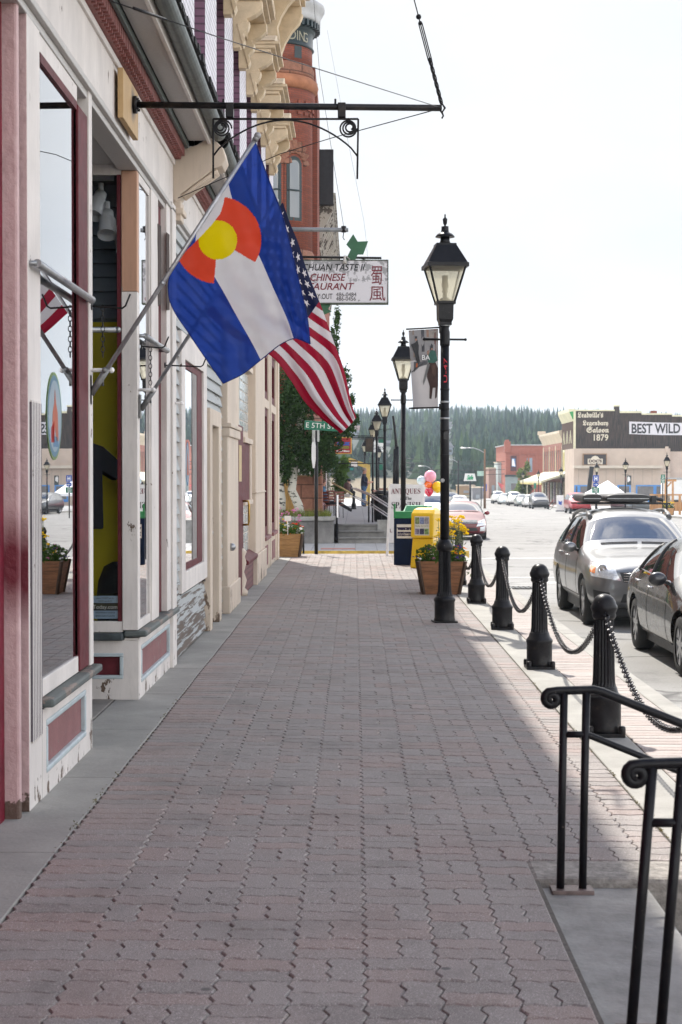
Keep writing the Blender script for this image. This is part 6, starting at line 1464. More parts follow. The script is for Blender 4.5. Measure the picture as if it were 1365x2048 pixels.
# ================================================================ ACROSS THE SIDE STREET: turret block, shops, aspen, cafe
RB = brick('red_brick', (.19, .044, .022), (.25, .06, .03), (.11, .045, .032), 'xz', .21, .07, .008, .85, .5, .2)
RBY = brick('red_brick_side', (.23, .055, .026), (.29, .075, .036), (.22, .1, .07), 'yz', .21, .07, .008, .85, .5, .2)
def stone(name, a, b, sc_=3.2):
    m, t, bs = newmat(name); tcn = nd(t, 'TexCoord'); v = tcn.outputs['Object']
    sx = nd(t, 'SeparateXYZ'); cx = nd(t, 'CombineXYZ'); t.links.new(v, sx.inputs['Vector'])
    t.links.new(sx.outputs['X'], cx.inputs['X']); t.links.new(sx.outputs['Z'], cx.inputs['Y'])
    bt = nd(t, 'TexBrick'); bt.inputs['Scale'].default_value = 1; bt.inputs['Brick Width'].default_value = .75; bt.inputs['Row Height'].default_value = .42; bt.inputs['Mortar Size'].default_value = .02
    bt.inputs['Color1'].default_value = rgba(a); bt.inputs['Color2'].default_value = rgba(b); bt.inputs['Mortar'].default_value = rgba(tuple(x*.4 for x in a)); t.links.new(cx.outputs[0], bt.inputs['Vector'])
    n_ = noise(t, v, sc_*2, 7, .7)
    t.links.new(mixrgb(t, ramp(t, n_, .35, .7), mixrgb(t, .4, bt.outputs['Color'], (.03, .015, .01)), bt.outputs['Color']), bs.inputs['Base Color']); bs.inputs['Roughness'].default_value = .9
    bn = nd(t, 'Bump', Strength=.9); bn.inputs['Distance'].default_value = .06; t.links.new(noise(t, v, sc_*1.6, 6, .7), bn.inputs['Height']); t.links.new(bn.outputs['Normal'], bs.inputs['Normal']); return m
SAND = stone('rusticated_sandstone', (.27, .115, .07), (.32, .145, .09))
TEAL = M('dark_teal_paint', (.006, .018, .02), .45, 0, .2, 6)
tb = thing('turret_building', 'red brick corner building with a round turret and arched windows across the side street', 'building', (-2.43, 53.2, -.4))
TC = V((-2.58, 53.2, 0)); TR = 1.2
def lathe_z(name, prof, m, parent, n=56): return MB().lathe(prof, TC, n).build(name, m, parent)
lathe_z('stone_base', [(1.5, -.5), (1.5, 3.4), (1.3, 3.5), (1.22, 3.6)], SAND, tb)
lathe_z('turret_wall', [(1.2, 3.6), (1.2, 8.1)], RB, tb); lathe_z('stone_band', [(1.21, 8.1), (1.26, 8.15), (1.26, 8.65), (1.21, 8.72)], SAND, tb)
lathe_z('turret_wall', [(1.2, 8.7), (1.2, 13.25), (1.28, 13.5), (1.28, 13.75)], RB, tb)
lathe_z('stone_ring', [(1.25, 13.75), (1.36, 13.82), (1.40, 13.95), (1.36, 14.1), (1.24, 14.2)], M('orange_sandstone', (.34, .135, .065), .85, 0, .2, 3, .6, 12), tb)
lathe_z('stone_band', [(1.24, 14.2), (1.26, 14.25), (1.26, 14.5), (1.2, 14.6)], SAND, tb); lathe_z('turret_wall', [(1.2, 14.6), (1.2, 15.15)], RB, tb)
FRZ = lathe_z('name_frieze', [(1.21, 15.12), (1.26, 15.16), (1.22, 15.2), (1.22, 15.62), (1.26, 15.66), (1.3, 15.72), (1.3, 15.9)], TEAL, tb)
dd = MB()
for k in range(44):
    a = 2*math.pi*k/44; c = TC+V((math.cos(a)*1.37, math.sin(a)*1.37, 15.84)); dd.obox(c, (math.cos(a), math.sin(a), 0), (-math.sin(a), math.cos(a), 0), (0, 0, 1), .08, .05, .1)
dd.build('frieze_dentils', TEAL, FRZ)
lathe_z('white_cap', [(1.4, 15.95), (1.46, 16.0), (1.46, 16.12), (1.48, 16.2), (1.54, 16.3), (1.6, 16.4), (1.6, 16.52), (1.5, 16.6), (.3, 16.75)], M('grey_white_cornice', (.42, .42, .42), .7, 0, .15, 2), tb)
def onT(ang, z, r): return TC+V((math.sin(ang)*r, -math.cos(ang)*r, z))        # ang 0 faces the camera
for k, ch_ in enumerate('BUILDING'):
    a = R(-4+8.4*k); text('lettering', ch_, M('gold_letters', (.26, .24, .17), .5, 0, 0) if k == 0 else bpy.data.materials['gold_letters'], FRZ, onT(a, 15.27, 1.235), (math.cos(a), math.sin(a), 0), (0, 0, 1), .36, fith=.3)
gd = MB()
for k in range(26):
    for r_ in range(3):
        a = 2*math.pi*(k+.5*(r_ % 2))/26; gd.obox(onT(a, 13.0+.17*r_, 1.23+.02*r_), (math.cos(a), math.sin(a), 0), (-math.sin(a), math.cos(a), 0), (0, 0, 1), .09, .03, .05)
gd.build('corbel_bricks', RB, tb)
def arched(ac, hw_, z0, zs, r):
    P = [(-hw_, z0), (hw_, z0)] + [(hw_*math.cos(t), zs+hw_*math.sin(t)) for t in [math.pi*i/12 for i in range(13)]]
    return [onT(ac+s/TR, z, r) for s, z in P]
BLIND = M('window_blind', (.42, .43, .42), .5, 0, .1, 2)
for ac in (R(-1), R(33), R(-35)):
    def slab_(name, hw_, z0, zs, r0, r1, m, par):
        A_, B_ = arched(ac, hw_, z0, zs, r1), arched(ac, hw_, z0, zs, r0); n = len(A_)
        return MB().add(A_+B_, [tuple(range(n))]+[(i, n+i, n+(i+1) % n, (i+1) % n) for i in range(n)]).build(name, m, par)
    su = slab_('arch_surround', .34, 9.55, 11.35, 1.18, 1.225, RB, tb); wn = slab_('window', .27, 9.6, 11.35, 1.2, 1.23, TEAL, tb)
    slab_('sash_glass', .17, 9.7, 11.33, 1.2, 1.236, glass('blind_glass_%d' % len(bpy.data.materials), (.8, .85, .85), .0, 1.6, .9, (.2, .21, .21)), wn)
    MB().tube([onT(ac+s, 10.55, 1.24) for s in (-.2, 0, .2)], .03, 6).build('meeting_rail', TEAL, wn)
    vs = MB()
    for k in range(9):
        t = math.pi*(k+.5)/9; p0 = (.36*math.cos(t), 11.35+.36*math.sin(t)); p1 = (.62*math.cos(t), 11.35+.78*math.sin(t))
        a_, b_ = onT(ac+p0[0]/TR, p0[1], 1.22), onT(ac+p1[0]/TR, p1[1], 1.22); vs.bar(a_, b_, .17, .07, (0, -1, 0))
    vs.build('arch_stones', SAND, tb, .02)
MB().add([onT(R(40)+s/TR, z, 1.215) for s, z in ((-.14, 14.72), (.14, 14.72), (.14, 15.1), (-.14, 15.1))], [(0, 1, 2, 3)]).build('small_window', TEAL, tb)
box('side_wall', -9, -1.32, 54.6, 61.5, -.5, 15.0, RB, tb, 0); box('corner_pier', -1.9, -1.24, 54.3, 54.6, -.5, 14.4, RB, tb); box('front_wall', -9, -2.4, 53.4, 54.5, -.5, 14.8, RB, tb, 0)
pb = MB().box(-1.84, -1.02, 51.2, 52.2, -.1, 3.0)
pb.build('stone_pier', SAND, tb, .06); q = W(609, 918, 51.1)
nbk = MB().box(q.x-.23, q.x+.23, 51.12, 51.19, q.z-.55, q.z+.45).build('notice_board', M('oak_frame', (.25, .13, .05), .6, 0, .2, 6), tb); MB().box(q.x-.19, q.x+.19, 51.11, 51.12, q.z-.5, q.z+.4).build('notice_sheet', WHITE, nbk)
for k in range(10): MB().box(q.x-.14, q.x+.14-.02*(k % 3), 51.106, 51.11, q.z+.3-.075*k, q.z+.312-.075*k).build('notice_line', M('grey_line', (.3, .3, .3), .7, 0, 0) if k == 0 else bpy.data.materials['grey_line'], nbk)
q = W(583, 1000, 50.9); box('ochre_panel', q.x-.35, q.x+.28, 51.4, 51.5, -.3, 2.6, M('ochre_boards', (.35, .2, .05), .6, 0, .3, 4, stretch=(6, 1, 1)), tb)
# black building with a bracketed cornice
bk = thing('black_parapet_building', 'dark building with a black parapet end and a long bracketed cornice beyond the turret', 'building', (-1.4, 70, 0))
box('side_wall', -9, -1.34, 61.6, 86, -.3, 11.4, RBY, bk, 0); box('parapet_end', -1.6, -.80, 60.6, 61.0, 11.5, 13.5, M('tarred_boards', (.012, .012, .015), .7, 0, .3, 4), bk); box('parapet', -9, -1.0, 61.0, 86, 11.9, 13.4, DARK, bk)
OC = peel('old_cream_cornice', (.45, .42, .36), (.12, .1, .08), .4, 2, (1, 1, 1))
MB().box(-1.34, -.78, 60.9, 86, 11.62, 11.85).box(-1.34, -.72, 60.8, 86, 11.85, 11.95).build('cornice', OC, bk)
for k in range(26):
    y = 61+k*.95; MB().prism([(-1.34, 10.0), (-1.24, 10.0), (-1.2, 10.5), (-.98, 11.0), (-.84, 11.3), (-.82, 11.6), (-1.34, 11.6)], (0, y, 0), (1, 0, 0), (0, 0, 1), (0, .22, 0)).build('bracket', OC, bk)
MB().box(-1.36, -1.28, 61, 86, 9.9, 10.1).build('lower_moulding', OC, bk)
# shops further down
def shop(lab, y0, y1, zt, m, trim, x=-1.45, name='shop'):
    t_ = thing(name, lab, 'shop', (x, (y0+y1)/2, farz(y0)-.3)); zb = farz(y0)-.6
    box('wall', -9, x, y0, y1, zb, zt, m, t_, 0); n = max(1, int((y1-y0)/2.4))
    for k in range(n):
        a = y0+.4+k*(y1-y0-.4)/n; b = a+(y1-y0-.4)/n-.5; f = MB().box(x, x+.06, a, b, zb+.9, zb+3.0).build('window', trim, t_); MB().box(x+.061, x+.066, a+.1, b-.1, zb+1.05, zb+2.85).build('pane', GLASS, f)
    MB().box(x-.1, x+.3, y0, y1, zt, zt+.25).build('cornice', trim, t_, .02); return t_
shop('maroon painted shopfront just beyond the turret with a cafe table outside', 62, 70, 4.4, MAROON, M('maroon_trim', (.2, .05, .06), .5, 0, .2, 5), -1.30)
shop('narrow red brick shop with white pilasters beyond the maroon front', 70.2, 84, 5.5, RBY, WHITE, -1.28)
yf = shop('yellow trimmed shop with a projecting yellow frame over the sidewalk', 88, 104, 4.6, M('grey_shop_wall', (.3, .32, .33), .7, 0, .15, 2), M('yellow_trim', (.55, .38, .1), .5, 0, .12, 4), -1.4)
yt = bpy.data.materials['yellow_trim']
a_, b_, c_ = W(697, 918, 96), W(737, 933, 96), W(737, 1006, 96); d_ = V((0, 1, 0))
MB().bar(a_, b_, .2, .22).bar(b_, V((b_.x, b_.y, farz(96))), .22, .22).bar(a_+V((0, 6, 0)), b_+V((0, 6, 0)), .2, .22).bar(b_, b_+V((0, 6, 0)), .2, .22).build('frame', yt, yf)
shop('teal fronted shop farthest down the left side', 106, 130, 4.2, M('teal_wall', (.1, .26, .28), .6, 0, .15, 2), WHITE, -1.6)
# hanging signs on the left side
def hang(lab, px0, px1, py0, py1, Y, m, edge, name='hanging_sign'):
    a, b = W(px0, py1, Y), W(px1, py0, Y); t_ = thing(name, lab, 'sign', a); MB().box(a.x, b.x, Y, Y+.08, a.z, b.z).build('board', edge, t_, .01)
    w_ = (b.x-a.x)*.06; MB().box(a.x+w_, b.x-w_, Y-.012, Y, a.z+w_, b.z-w_).build('face', m, t_)
    MB().cyl((-1.6, Y+.04, b.z+.05), (b.x, Y+.04, b.z+.05), .03, n=6).build('arm', IRON2, t_); return t_, a, b
t_, a, b = hang('yellow edged red and blue restaurant sign under the flag tip, in front of the trees', 668, 704, 874, 908, 60, M('sign_red', (.35, .02, .025), .5, 0, .1, 5), M('sign_amber', (.6, .32, .06), .5, 0, .15, 5))
cx_ = a.x+.34
for s_, py, h_, w_, m in (('CRUZ', 890, .12, .5, M('sign_blue', (.03, .12, .5), .5, 0, 0)), ('WOOD', 897, .1, .46, M('sign_leaf', (.2, .26, .03), .5, 0, 0)), ('Lunch & Dinner', 903.5, .07, .48, INKWHITE)):
    text('lettering', s_, m, t_, (cx_, 59.984, W(0, py, 60).z), (1, 0, 0), (0, 0, 1), .1, fit=w_, fith=h_, bold=.012)
hang('small white shop sign with a dark frame left of the standing man', 702, 716, 923, 934, 90, WHITE, INK)
hang('small teal sign with a white star left of the standing man', 700, 708, 935, 941, 84, M('sign_teal', (.05, .3, .28), .5, 0, .1, 5), TEAL)
t_, a, b = hang('black and gold banner sign beside the small lamp heads', 731, 747, 874, 904, 78, M('banner_black_gold', (.05, .035, .02), .6, 0, .7, 2), DARK)
t_, a, b = hang('white hanging sign with black capital letters between the distant lamp posts', 744, 770, 880, 905, 120, M('sign_white', (.6, .6, .58), .5, 0, .08, 4), M('sign_pale', (.4, .4, .38), .6, 0, .1, 4))
text('lettering', 'SALES', INK, t_, ((a.x+b.x)/2, 119.98, a.z+.22), (1, 0, 0), (0, 0, 1), .3, fit=(b.x-a.x)*.8)
t_, a, b = hang('small green street name sign high beside the fourth lamp', 757, 770, 878, 886, 70, M('sign_green2', (.0, .15, .085), .4, 0, .1, 5), GREEN)
hang('small green rectangular sign low beside the distant lamp posts', 759, 766, 929, 940, 82, M('sign_green3', (.0, .15, .085), .4, 0, .1, 5), GREEN)
# tall curved black rack beside the third lamp
P = [W(792, 1000, 50.5), W(792, 895, 50.5), W(790, 850, 50.5), W(786, 832, 50.5), W(787, 834, 50.5), W(795, 900, 50.5), W(796, 1000, 50.5)]
tag(MB().tube(P[:4], .03, 8).tube(P[3:], .035, 8).cyl(W(789, 985, 50.4), W(791, 898, 50.4), .055, n=10).cyl(W(795, 985, 50.4), W(795, 893, 50.4), .055, n=10).build('curved_pole', IRON, None), 'tall black pole with a curved loop at its top, right of the third lamp', 'pole')

# ---- aspen
BARK = bpy.data.materials.new('aspen_bark'); BARK.use_nodes = True
t = BARK.node_tree; b = t.nodes['Principled BSDF']; tcn = nd(t, 'TexCoord'); mpn = nd(t, 'Mapping'); mpn.inputs['Scale'].default_value = (1, 1, 2.4); t.links.new(tcn.outputs['Object'], mpn.inputs['Vector'])
t.links.new(mixrgb(t, ramp(t, noise(t, mpn.outputs['Vector'], 3.2, 6, .65), .56, .6), (.42, .4, .34), (.03, .028, .025)), b.inputs['Base Color']); b.inputs['Roughness'].default_value = .8
def leafcloud(name, ells, n, s, m, parent, fill=.35):
    mb = MB(); tot = sum(e[1].x*e[1].y*e[1].z for e in ells)
    for c, r in ells:
        for _ in range(int(n*r.x*r.y*r.z/tot)+40):
            d = V((random.gauss(0, 1), random.gauss(0, 1), random.gauss(0, 1))).normalized()*(fill+(1-fill)*random.random())**.6
            w_ = 1+.22*math.sin(d.x*9+c.x*5)*math.sin(d.z*8+c.z*3)
            leafquad(mb, c+V((d.x*r.x, d.y*r.y, d.z*r.z))*1.0*w_ if False else c+V((d.x*r.x*w_, d.y*r.y*w_, d.z*r.z*w_)), s*random.uniform(.6, 1.4))
    return mb.build(name, m, parent)
AY = 50.2
at = thing('aspen_tree', 'leafy aspen with pale spotted trunks at the corner under the flags', 'tree', (W(590, 1035, AY).x, AY, .3))
k_ = F/AY; E = lambda px, py, rx, rz: (W(px, py, AY), V((rx/k_, .9*max(rx, 25)/k_, rz/k_)))
ells = [E(*e) for e in ((595, 800, 48, 70), (585, 900, 42, 55), (640, 890, 46, 42), (670, 850, 34, 40), (610, 730, 32, 60), (668, 690, 12, 48), (675, 640, 7, 30), (690, 760, 14, 30), (700, 850, 16, 28), (660, 925, 20, 24), (570, 945, 22, 28), (625, 930, 34, 22), (560, 860, 26, 60), (650, 780, 24, 50), (712, 838, 9, 12), (705, 800, 7, 14))]
leafcloud('crown', ells, 26000, .052, leafmat('aspen_leaf', (.036, .066, .022), .5, .28), at, .12)
for pts, r in (([(563, 1040), (565, 1000), (560, 960), (566, 900), (590, 800)], .13), ([(603, 1045), (597, 1010), (584, 980), (590, 930), (600, 850), (612, 740)], .16), ([(590, 930), (620, 890), (650, 850)], .06)):
    P = [W(a, b, AY) for a, b in pts]; MB().tube(P, r, 10, rs=[r*(1-.5*i/len(P)) for i in range(len(P))]).build('trunk', BARK, at)
gr_ = MB()
for _ in range(700):
    p = V((random.uniform(-2.6, -.75), random.uniform(49.3, 50.2), .3)); gr_.add([p, p+V((.02, 0, 0)), p+V((random.gauss(0, .07), random.gauss(0, .05), random.uniform(.1, .3)))], [(0, 1, 2)])
tag(gr_.build('planter_grass', leafmat('dry_grass_blade', (.14, .16, .04)), None), 'dry green grass growing in the far concrete planter', 'grass', kind='stuff')
# ---- railings and bins at the far steps
SHN = M('worn_bright_rail', (.4, .4, .42), .3, .6, .1, 9)
hr = thing('step_railing', 'pair of thin dark railings with worn bright top rails running down the far steps', 'railing', W(742, 1045, 51))
pA, pB, pC = W(704, 976, 62), W(738, 990, 52), W(802, 1030, 48.6)
for off in (0, .12): MB().tube([pA+V((off, 0, 0)), pB+V((off, 0, 0)), pC+V((off, 0, .0))], .022, 8).tube([pA+V((off, 0, -.3)), pB+V((off, 0, -.3)), pC+V((off, 0, -.3))], .018, 6).build('rail', SHN, hr)
for x_ in (0, .12): MB().cyl(pB+V((x_, 0, 0)), V((pB.x+x_, pB.y, .08)), .025, n=8).build('post', IRON, hr)
lr = thing('end_post', 'black rail post with a white face at the left of the far steps', 'post', W(674, 1082, 49.6)); p0, p1 = W(674, 1083, 49.3), W(674, 990, 49.3)
MB().cyl(p0, p1, .035, n=10).build('post', IRON, lr); MB().box(p0.x+.0, p0.x+.05, 49.22, 49.26, W(0, 1035, 49.3).z, p1.z).build('white_face', WHITE, lr)
tag(MB().tube([W(664, 965, 60), W(700, 985, 60), W(706, 990, 60)], .03, 8).build('sloping_rail', M('bamboo_rail', (.42, .34, .14), .5, 0, .2, 6), None), 'pale sloping wooden rail behind the seated woman', 'rail')
def bin_(px, Y, h, r, lab):
    p = V(((px-711)*Y/F, Y, farz(max(Y, 50.6)))); t_ = thing('litter_bin', lab, 'litter bin', p); MB().lathe([(r*.9, 0), (r, .05), (r, h*.85), (r*.97, h*.86)], p, 18).build('bin_body', IRON, t_); MB().lathe([(r*1.04, h*.87), (r*1.05, h*.92), (r*.6, h), (.02, h)], p, 18).build('lid', IRON2, t_)
bin_(765, 53, 1.0, .27, 'black litter bin at the far lamp base, left one'); bin_(785, 54, .98, .25, 'black litter bin behind the antiques board, right one')
copy_thing(bo, ((708-711)*72/F, 72, .1), 0, 'stout black bollard standing alone on the far sidewalk left of the man', 'far bollards')
# ---- cafe furniture
SLAT = M('red_brown_slats', (.17, .045, .025), .5, 0, .25, 8)
def chair(p, rz, lab, first=[None]):
    if first[0] is None:
        t_ = thing('cafe_chair', lab, 'chair', (0, 0, 0), 'slatted cafe chairs across the side street')
        m_ = MB()
        for k in range(5): m_.box(-.21, .21, -.2+.085*k, -.13+.085*k, .44, .46)
        m_.build('seat', SLAT, t_); m_ = MB()
        for k in range(4): m_.box(-.21, .21, .21+.01*k, .225+.01*k, .55+.1*k, .62+.1*k)
        m_.build('backrest', SLAT, t_)
        for sx in (-.2, .2):
            MB().tube([(sx, -.2, .0), (sx, -.18, .44)], .012, 6).build('leg', IRON, t_); MB().tube([(sx, .2, 0), (sx, .18, .44), (sx, .25, .95)], .012, 6).build('leg', IRON, t_)
        first[0] = t_; t_.location = p; t_.rotation_euler = (0, 0, rz); return
    copy_thing(first[0], p, rz, lab)
def table(px, Y, lab):
    p = V(((px-711)*Y/F, Y, farz(Y))); t_ = thing('cafe_table', lab, 'table', p); m_ = MB()
    for k in range(8): m_.box(p.x-.4, p.x+.4, p.y-.36+.09*k, p.y-.28+.09*k, p.z+.71, p.z+.735)
    m_.build('tabletop', SLAT, t_)
    for sx in (-.33, .33):
        for sy in (-.3, .3): MB().tube([p+V((sx, sy, 0)), p+V((sx*.9, sy*.9, .71))], .014, 6).build('leg', IRON, t_)
for px, Y, rz, lab in ((655, 56.5, 2.6, 'slatted cafe chair nearest the planter wall, beside the seated woman'), (671, 57.5, -2.5, 'slatted cafe chair closest to the white faced rail post'), (662, 61.5, .2, 'slatted cafe chair behind the left cafe table'), (762, 63, 1.2, 'slatted cafe chair left of the far bins'), (781, 66, -1.0, 'slatted cafe chair behind the far bins'), (770, 71, .3, 'slatted cafe chair farthest back on the right side of the far sidewalk')):
    chair(V(((px-711)*Y/F, Y, farz(Y))), rz, lab)
table(660, 59, 'slatted cafe table on the left of the far sidewalk'); table(772, 67, 'slatted cafe table on the right of the far sidewalk')
# ---- people
leafbush = thing('street_bush', 'bright green leafy bush behind the hanging signs on the left shops', 'bush', W(684, 1000, 84))
leafcloud('foliage', [(W(684, 945, 84), V((.45, .5, .8))), (W(680, 975, 84), V((.4, .5, .7))), (W(690, 925, 84), V((.25, .4, .4)))], 900, .1, leafmat('bush_leaf', (.07, .12, .03), .4, .3), leafbush, .1)
def person(lab, verts, edges, mats, matfn, hair=None):
    root = V(verts[0][0]); t_ = thing('person', lab, 'person', (root.x, root.y, min(v[0][2] for v in verts)))
    me = bpy.data.meshes.new('person_body'); me.from_pydata([v[0] for v in verts], edges, []); ob = bpy.data.objects.new('tmpb', me); COL.objects.link(ob)
    ob.modifiers.new('skin', 'SKIN'); ob.modifiers.new('sub', 'SUBSURF').levels = 2
    if not me.skin_vertices: me.skin_vertices.new()
    for i, v in enumerate(me.skin_vertices[0].data): v.radius = verts[i][1] if isinstance(verts[i][1], tuple) else (verts[i][1], verts[i][1]); v.use_root = (i == 0)
    dg = bpy.context.evaluated_depsgraph_get(); dg.update(); ev = bpy.data.meshes.new_from_object(ob.evaluated_get(dg)); bpy.data.objects.remove(ob)
    ev.name = 'body'; o = ORG[t_]
    ev.materials.clear()
    for m in mats: ev.materials.append(m)
    for p in ev.polygons: p.material_index = matfn(p.center); p.use_smooth = True
    for v in ev.vertices: v.co = v.co-o
    b_ = bpy.data.objects.new('body', ev); COL.objects.link(b_); b_.parent = t_; ORG[b_] = o
    if hair: 
        c, r, m = hair; MB().sphere(V(c), r, 12, 0, 1, 1, .9).build('hair', m, t_)
    return t_
SKIN = M('skin', (.42, .22, .15), .6, 0, .08, 9); NAVY = M('navy_polo', (.012, .016, .035), .8, 0, .15, 9); JEAN = M('blue_jeans', (.035, .085, .17), .8, 0, .2, 9); SHOE = M('brown_shoes', (.04, .02, .012), .6, 0, .2, 9); BLKC = M('black_cloth', (.012, .012, .014), .85, 0, .2, 9); HAIRB = M('brown_hair', (.09, .03, .012), .7, 0, .2, 20); HAIRG = M('thin_grey_hair', (.22, .18, .15), .7, 0, .2, 20)
mp_ = V(((728.5-711)*77/F, 77, farz(77)))
def P_(x, y, z): return tuple(mp_+V((x, y, z)))
vs = [(P_(-.02, 0, .98), (.2, .21)), (P_(.06, 0, 1.18), (.25, .25)), (P_(0, 0, 1.4), (.18, .22)), (P_(-.01, 0, 1.52), .065), (P_(.03, 0, 1.62), .095), (P_(.045, 0, 1.72), .112), (P_(.05, 0, 1.79), .06),
      (P_(0, .2, 1.43), .075), (P_(-.03, .27, 1.18), .06), (P_(.2, .2, 1.12), .045), (P_(.34, .1, 1.17), .038), (P_(.42, .07, 1.18), .03),
      (P_(0, -.2, 1.43), .075), (P_(-.03, -.27, 1.18), .06), (P_(.2, -.2, 1.10), .045), (P_(.34, -.08, 1.16), .038), (P_(.43, -.05, 1.17), .03),
      (P_(-.02, .1, .82), .115), (P_(.02, .11, .48), .08), (P_(-.04, .11, .1), .06), (P_(.12, .12, .04), .045), (P_(-.02, -.1, .82), .115), (P_(-.03, -.11, .48), .08), (P_(-.1, -.11, .1), .06), (P_(.06, -.12, .04), .045), (P_(.13, 0, 1.69), .025)]
es = [(0, 1), (1, 2), (2, 3), (3, 4), (4, 5), (5, 6), (2, 7), (7, 8), (8, 9), (9, 10), (10, 11), (2, 12), (12, 13), (13, 14), (14, 15), (15, 16), (0, 17), (17, 18), (18, 19), (19, 20), (0, 21), (21, 22), (22, 23), (23, 24), (5, 25)]
def mf(c):
    q = V(c)-mp_
    if q.z < .09: return 3
    if q.z < 1.0 and q.x < .16: return 2
    if q.x > .16 and q.z < 1.3: return 0
    if q.z > 1.54: return 0
    return 1
person('heavyset balding man in a dark polo shirt and jeans standing in profile with hands together', vs, es, [SKIN, NAVY, JEAN, SHOE], mf, (mp_+V((-.0, 0, 1.745)), .1, HAIRG))
def seated(px, Y, fx, lab, top, leg, hairm, stretch=.95, lean=.0, zs=.0):
    o = V(((px-711)*Y/F, Y, farz(Y)+zs)); q = lambda x, y, z: tuple(o+V((x*fx, y, z)))
    vs = [(q(0, 0, .5), (.13, .16)), (q(-.05+lean*.3, 0, .75), (.12, .15)), (q(-.06+lean, 0, .98), (.1, .16)), (q(-.05+lean*1.2, 0, 1.1), .05), (q(-.02+lean*1.3, 0, 1.22), .09), (q(-.02+lean*1.3, 0, 1.33), .06),
          (q(-.05+lean, .19, .96), .055), (q(.0+lean, .23, .72), .045), (q(.22, .18, .68), .035), (q(.3, .15, .69), .03), (q(-.05+lean, -.19, .96), .055), (q(0+lean, -.23, .72), .045), (q(.22, -.18, .68), .035), (q(.3, -.15, .69), .03),
          (q(.1, .09, .5), .09), (q(.48, .09, .52), .07), (q(.48+stretch*.4, .08, .3-.1*(stretch < .5)), .05), (q(.56+stretch*.42, .08, .24-.18*(stretch < .5)), .04), (q(.1, -.09, .5), .09), (q(.48, -.09, .52), .07), (q(.48+stretch*.4, -.08, .28-.1*(stretch < .5)), .05), (q(.56+stretch*.42, -.08, .22-.18*(stretch < .5)), .04)]
    es = [(0, 1), (1, 2), (2, 3), (3, 4), (4, 5), (2, 6), (6, 7), (7, 8), (8, 9), (2, 10), (10, 11), (11, 12), (12, 13), (0, 14), (14, 15), (15, 16), (16, 17), (0, 18), (18, 19), (19, 20), (20, 21)]
    def f(c):
        d = V(c)-o; x = d.x*fx
        if d.z > 1.1+.0 or (x > .1 and d.z > .6 and d.z < .8): return 0
        if x > .1 or d.z < .56: return 2
        return 1
    person(lab, vs, es, [SKIN, top, leg], f, (o+V(((-.05+lean*1.3)*fx, 0, 1.27)), .098, hairm))
seated(650, 58.2, 1, 'seated brown haired woman in a blue top with black legs stretched out past her chair', M('blue_top', (.04, .13, .22), .8, 0, .15, 9), BLKC, HAIRB)
seated(703, 82, -1, 'person in a black top and light trousers bending forward left of the standing man', BLKC, M('light_trousers', (.5, .48, .46), .8, 0, .1, 9), BLKC, .2, .12)
bg_ = thing('shoulder_bag', 'dark brown bag on the back of the bending person in black', 'bag', W(694, 972, 81.6)); MB().sphere(W(694.5, 974, 81.6), .2, 12, 0, .9, .6, 1.2).build('bag_body', M('brown_leather', (.06, .025, .02), .6, 0, .2, 9), bg_)
# ================================================================ OPPOSITE SIDE OF THE STREET
FY_ = 197.0
def Q(px, py, Y=FY_): return W(px, py, Y)
def boards(name, a, b, sc_=1.2, st_=(9, 9, .35)):
    m, t, bs = newmat(name); tcn = nd(t, 'TexCoord'); mpn = nd(t, 'Mapping'); mpn.inputs['Scale'].default_value = st_; t.links.new(tcn.outputs['Object'], mpn.inputs['Vector'])
    t.links.new(mixrgb(t, ramp(t, noise(t, mpn.outputs['Vector'], sc_, 6, .7), .4, .68), a, b), bs.inputs['Base Color']); bs.inputs['Roughness'].default_value = .9; return m
CRT_ = M('pale_yellow_trim', (.62, .6, .42), .6, 0, .1, 1)
sa = thing('saloon', 'two storey saloon with a dark weathered board side wall and old English lettering', 'building', (26.2, FY_, -2))
BW = boards('weathered_dark_boards', (.010, .008, .007), (.10, .07, .055), 1.6)
def wallpoly(parent, name, pts, Y, th, m):
    P = [Q(a, b, Y) for a, b in pts]; return MB().prism([(p.x, p.z) for p in P], (0, Y, 0), (1, 0, 0), (0, 0, 1), (0, th, 0)).build(name, m, parent)
wallpoly(sa, 'side_wall', [(1149, 1020), (1149, 822), (1283, 822), (1283, 827), (1345, 829), (1345, 833), (1420, 836), (1420, 1020)], FY_, 12, BW)
for a, b, c, d in ((1148, 1240, 819, 822), (1240, 1284, 822, 826), (1284, 1345, 826.5, 829.5), (1345, 1420, 830, 833)):
    p, q = Q(a, d, FY_-.1), Q(b, c, FY_-.1); box('roof_trim', p.x, q.x, FY_-.12, FY_+.3, p.z, q.z, CRT_, sa, 0)
p, q = Q(1230, 826), Q(1239, 813); box('chimney', p.x, q.x, FY_-.15, FY_+.8, p.z-1.5, q.z, BW, sa, 0); p, q = Q(1229, 813), Q(1240, 810); box('chimney_cap', p.x, q.x, FY_-.2, FY_+.85, p.z, q.z, CRT_, sa, 0)
p, q = Q(1305, 827), Q(1316, 821); box('brick_stack', p.x, q.x, FY_+.5, FY_+1.2, p.z, q.z, RB, sa, 0)
p, q = Q(1148, 880), Q(1152, 822); box('corner_board', p.x-.05, q.x, FY_-.08, FY_+.1, Q(0, 960).z, q.z, CRT_, sa, 0)
def fr(s_): return ''.join(chr(0x1D56C+ord(c)-65) if 'A' <= c <= 'Z' else (chr(0x1D586+ord(c)-97) if 'a' <= c <= 'z' else c) for c in s_)
LET = M('cream_sign_letters', (.62, .58, .46), .6, 0, 0)
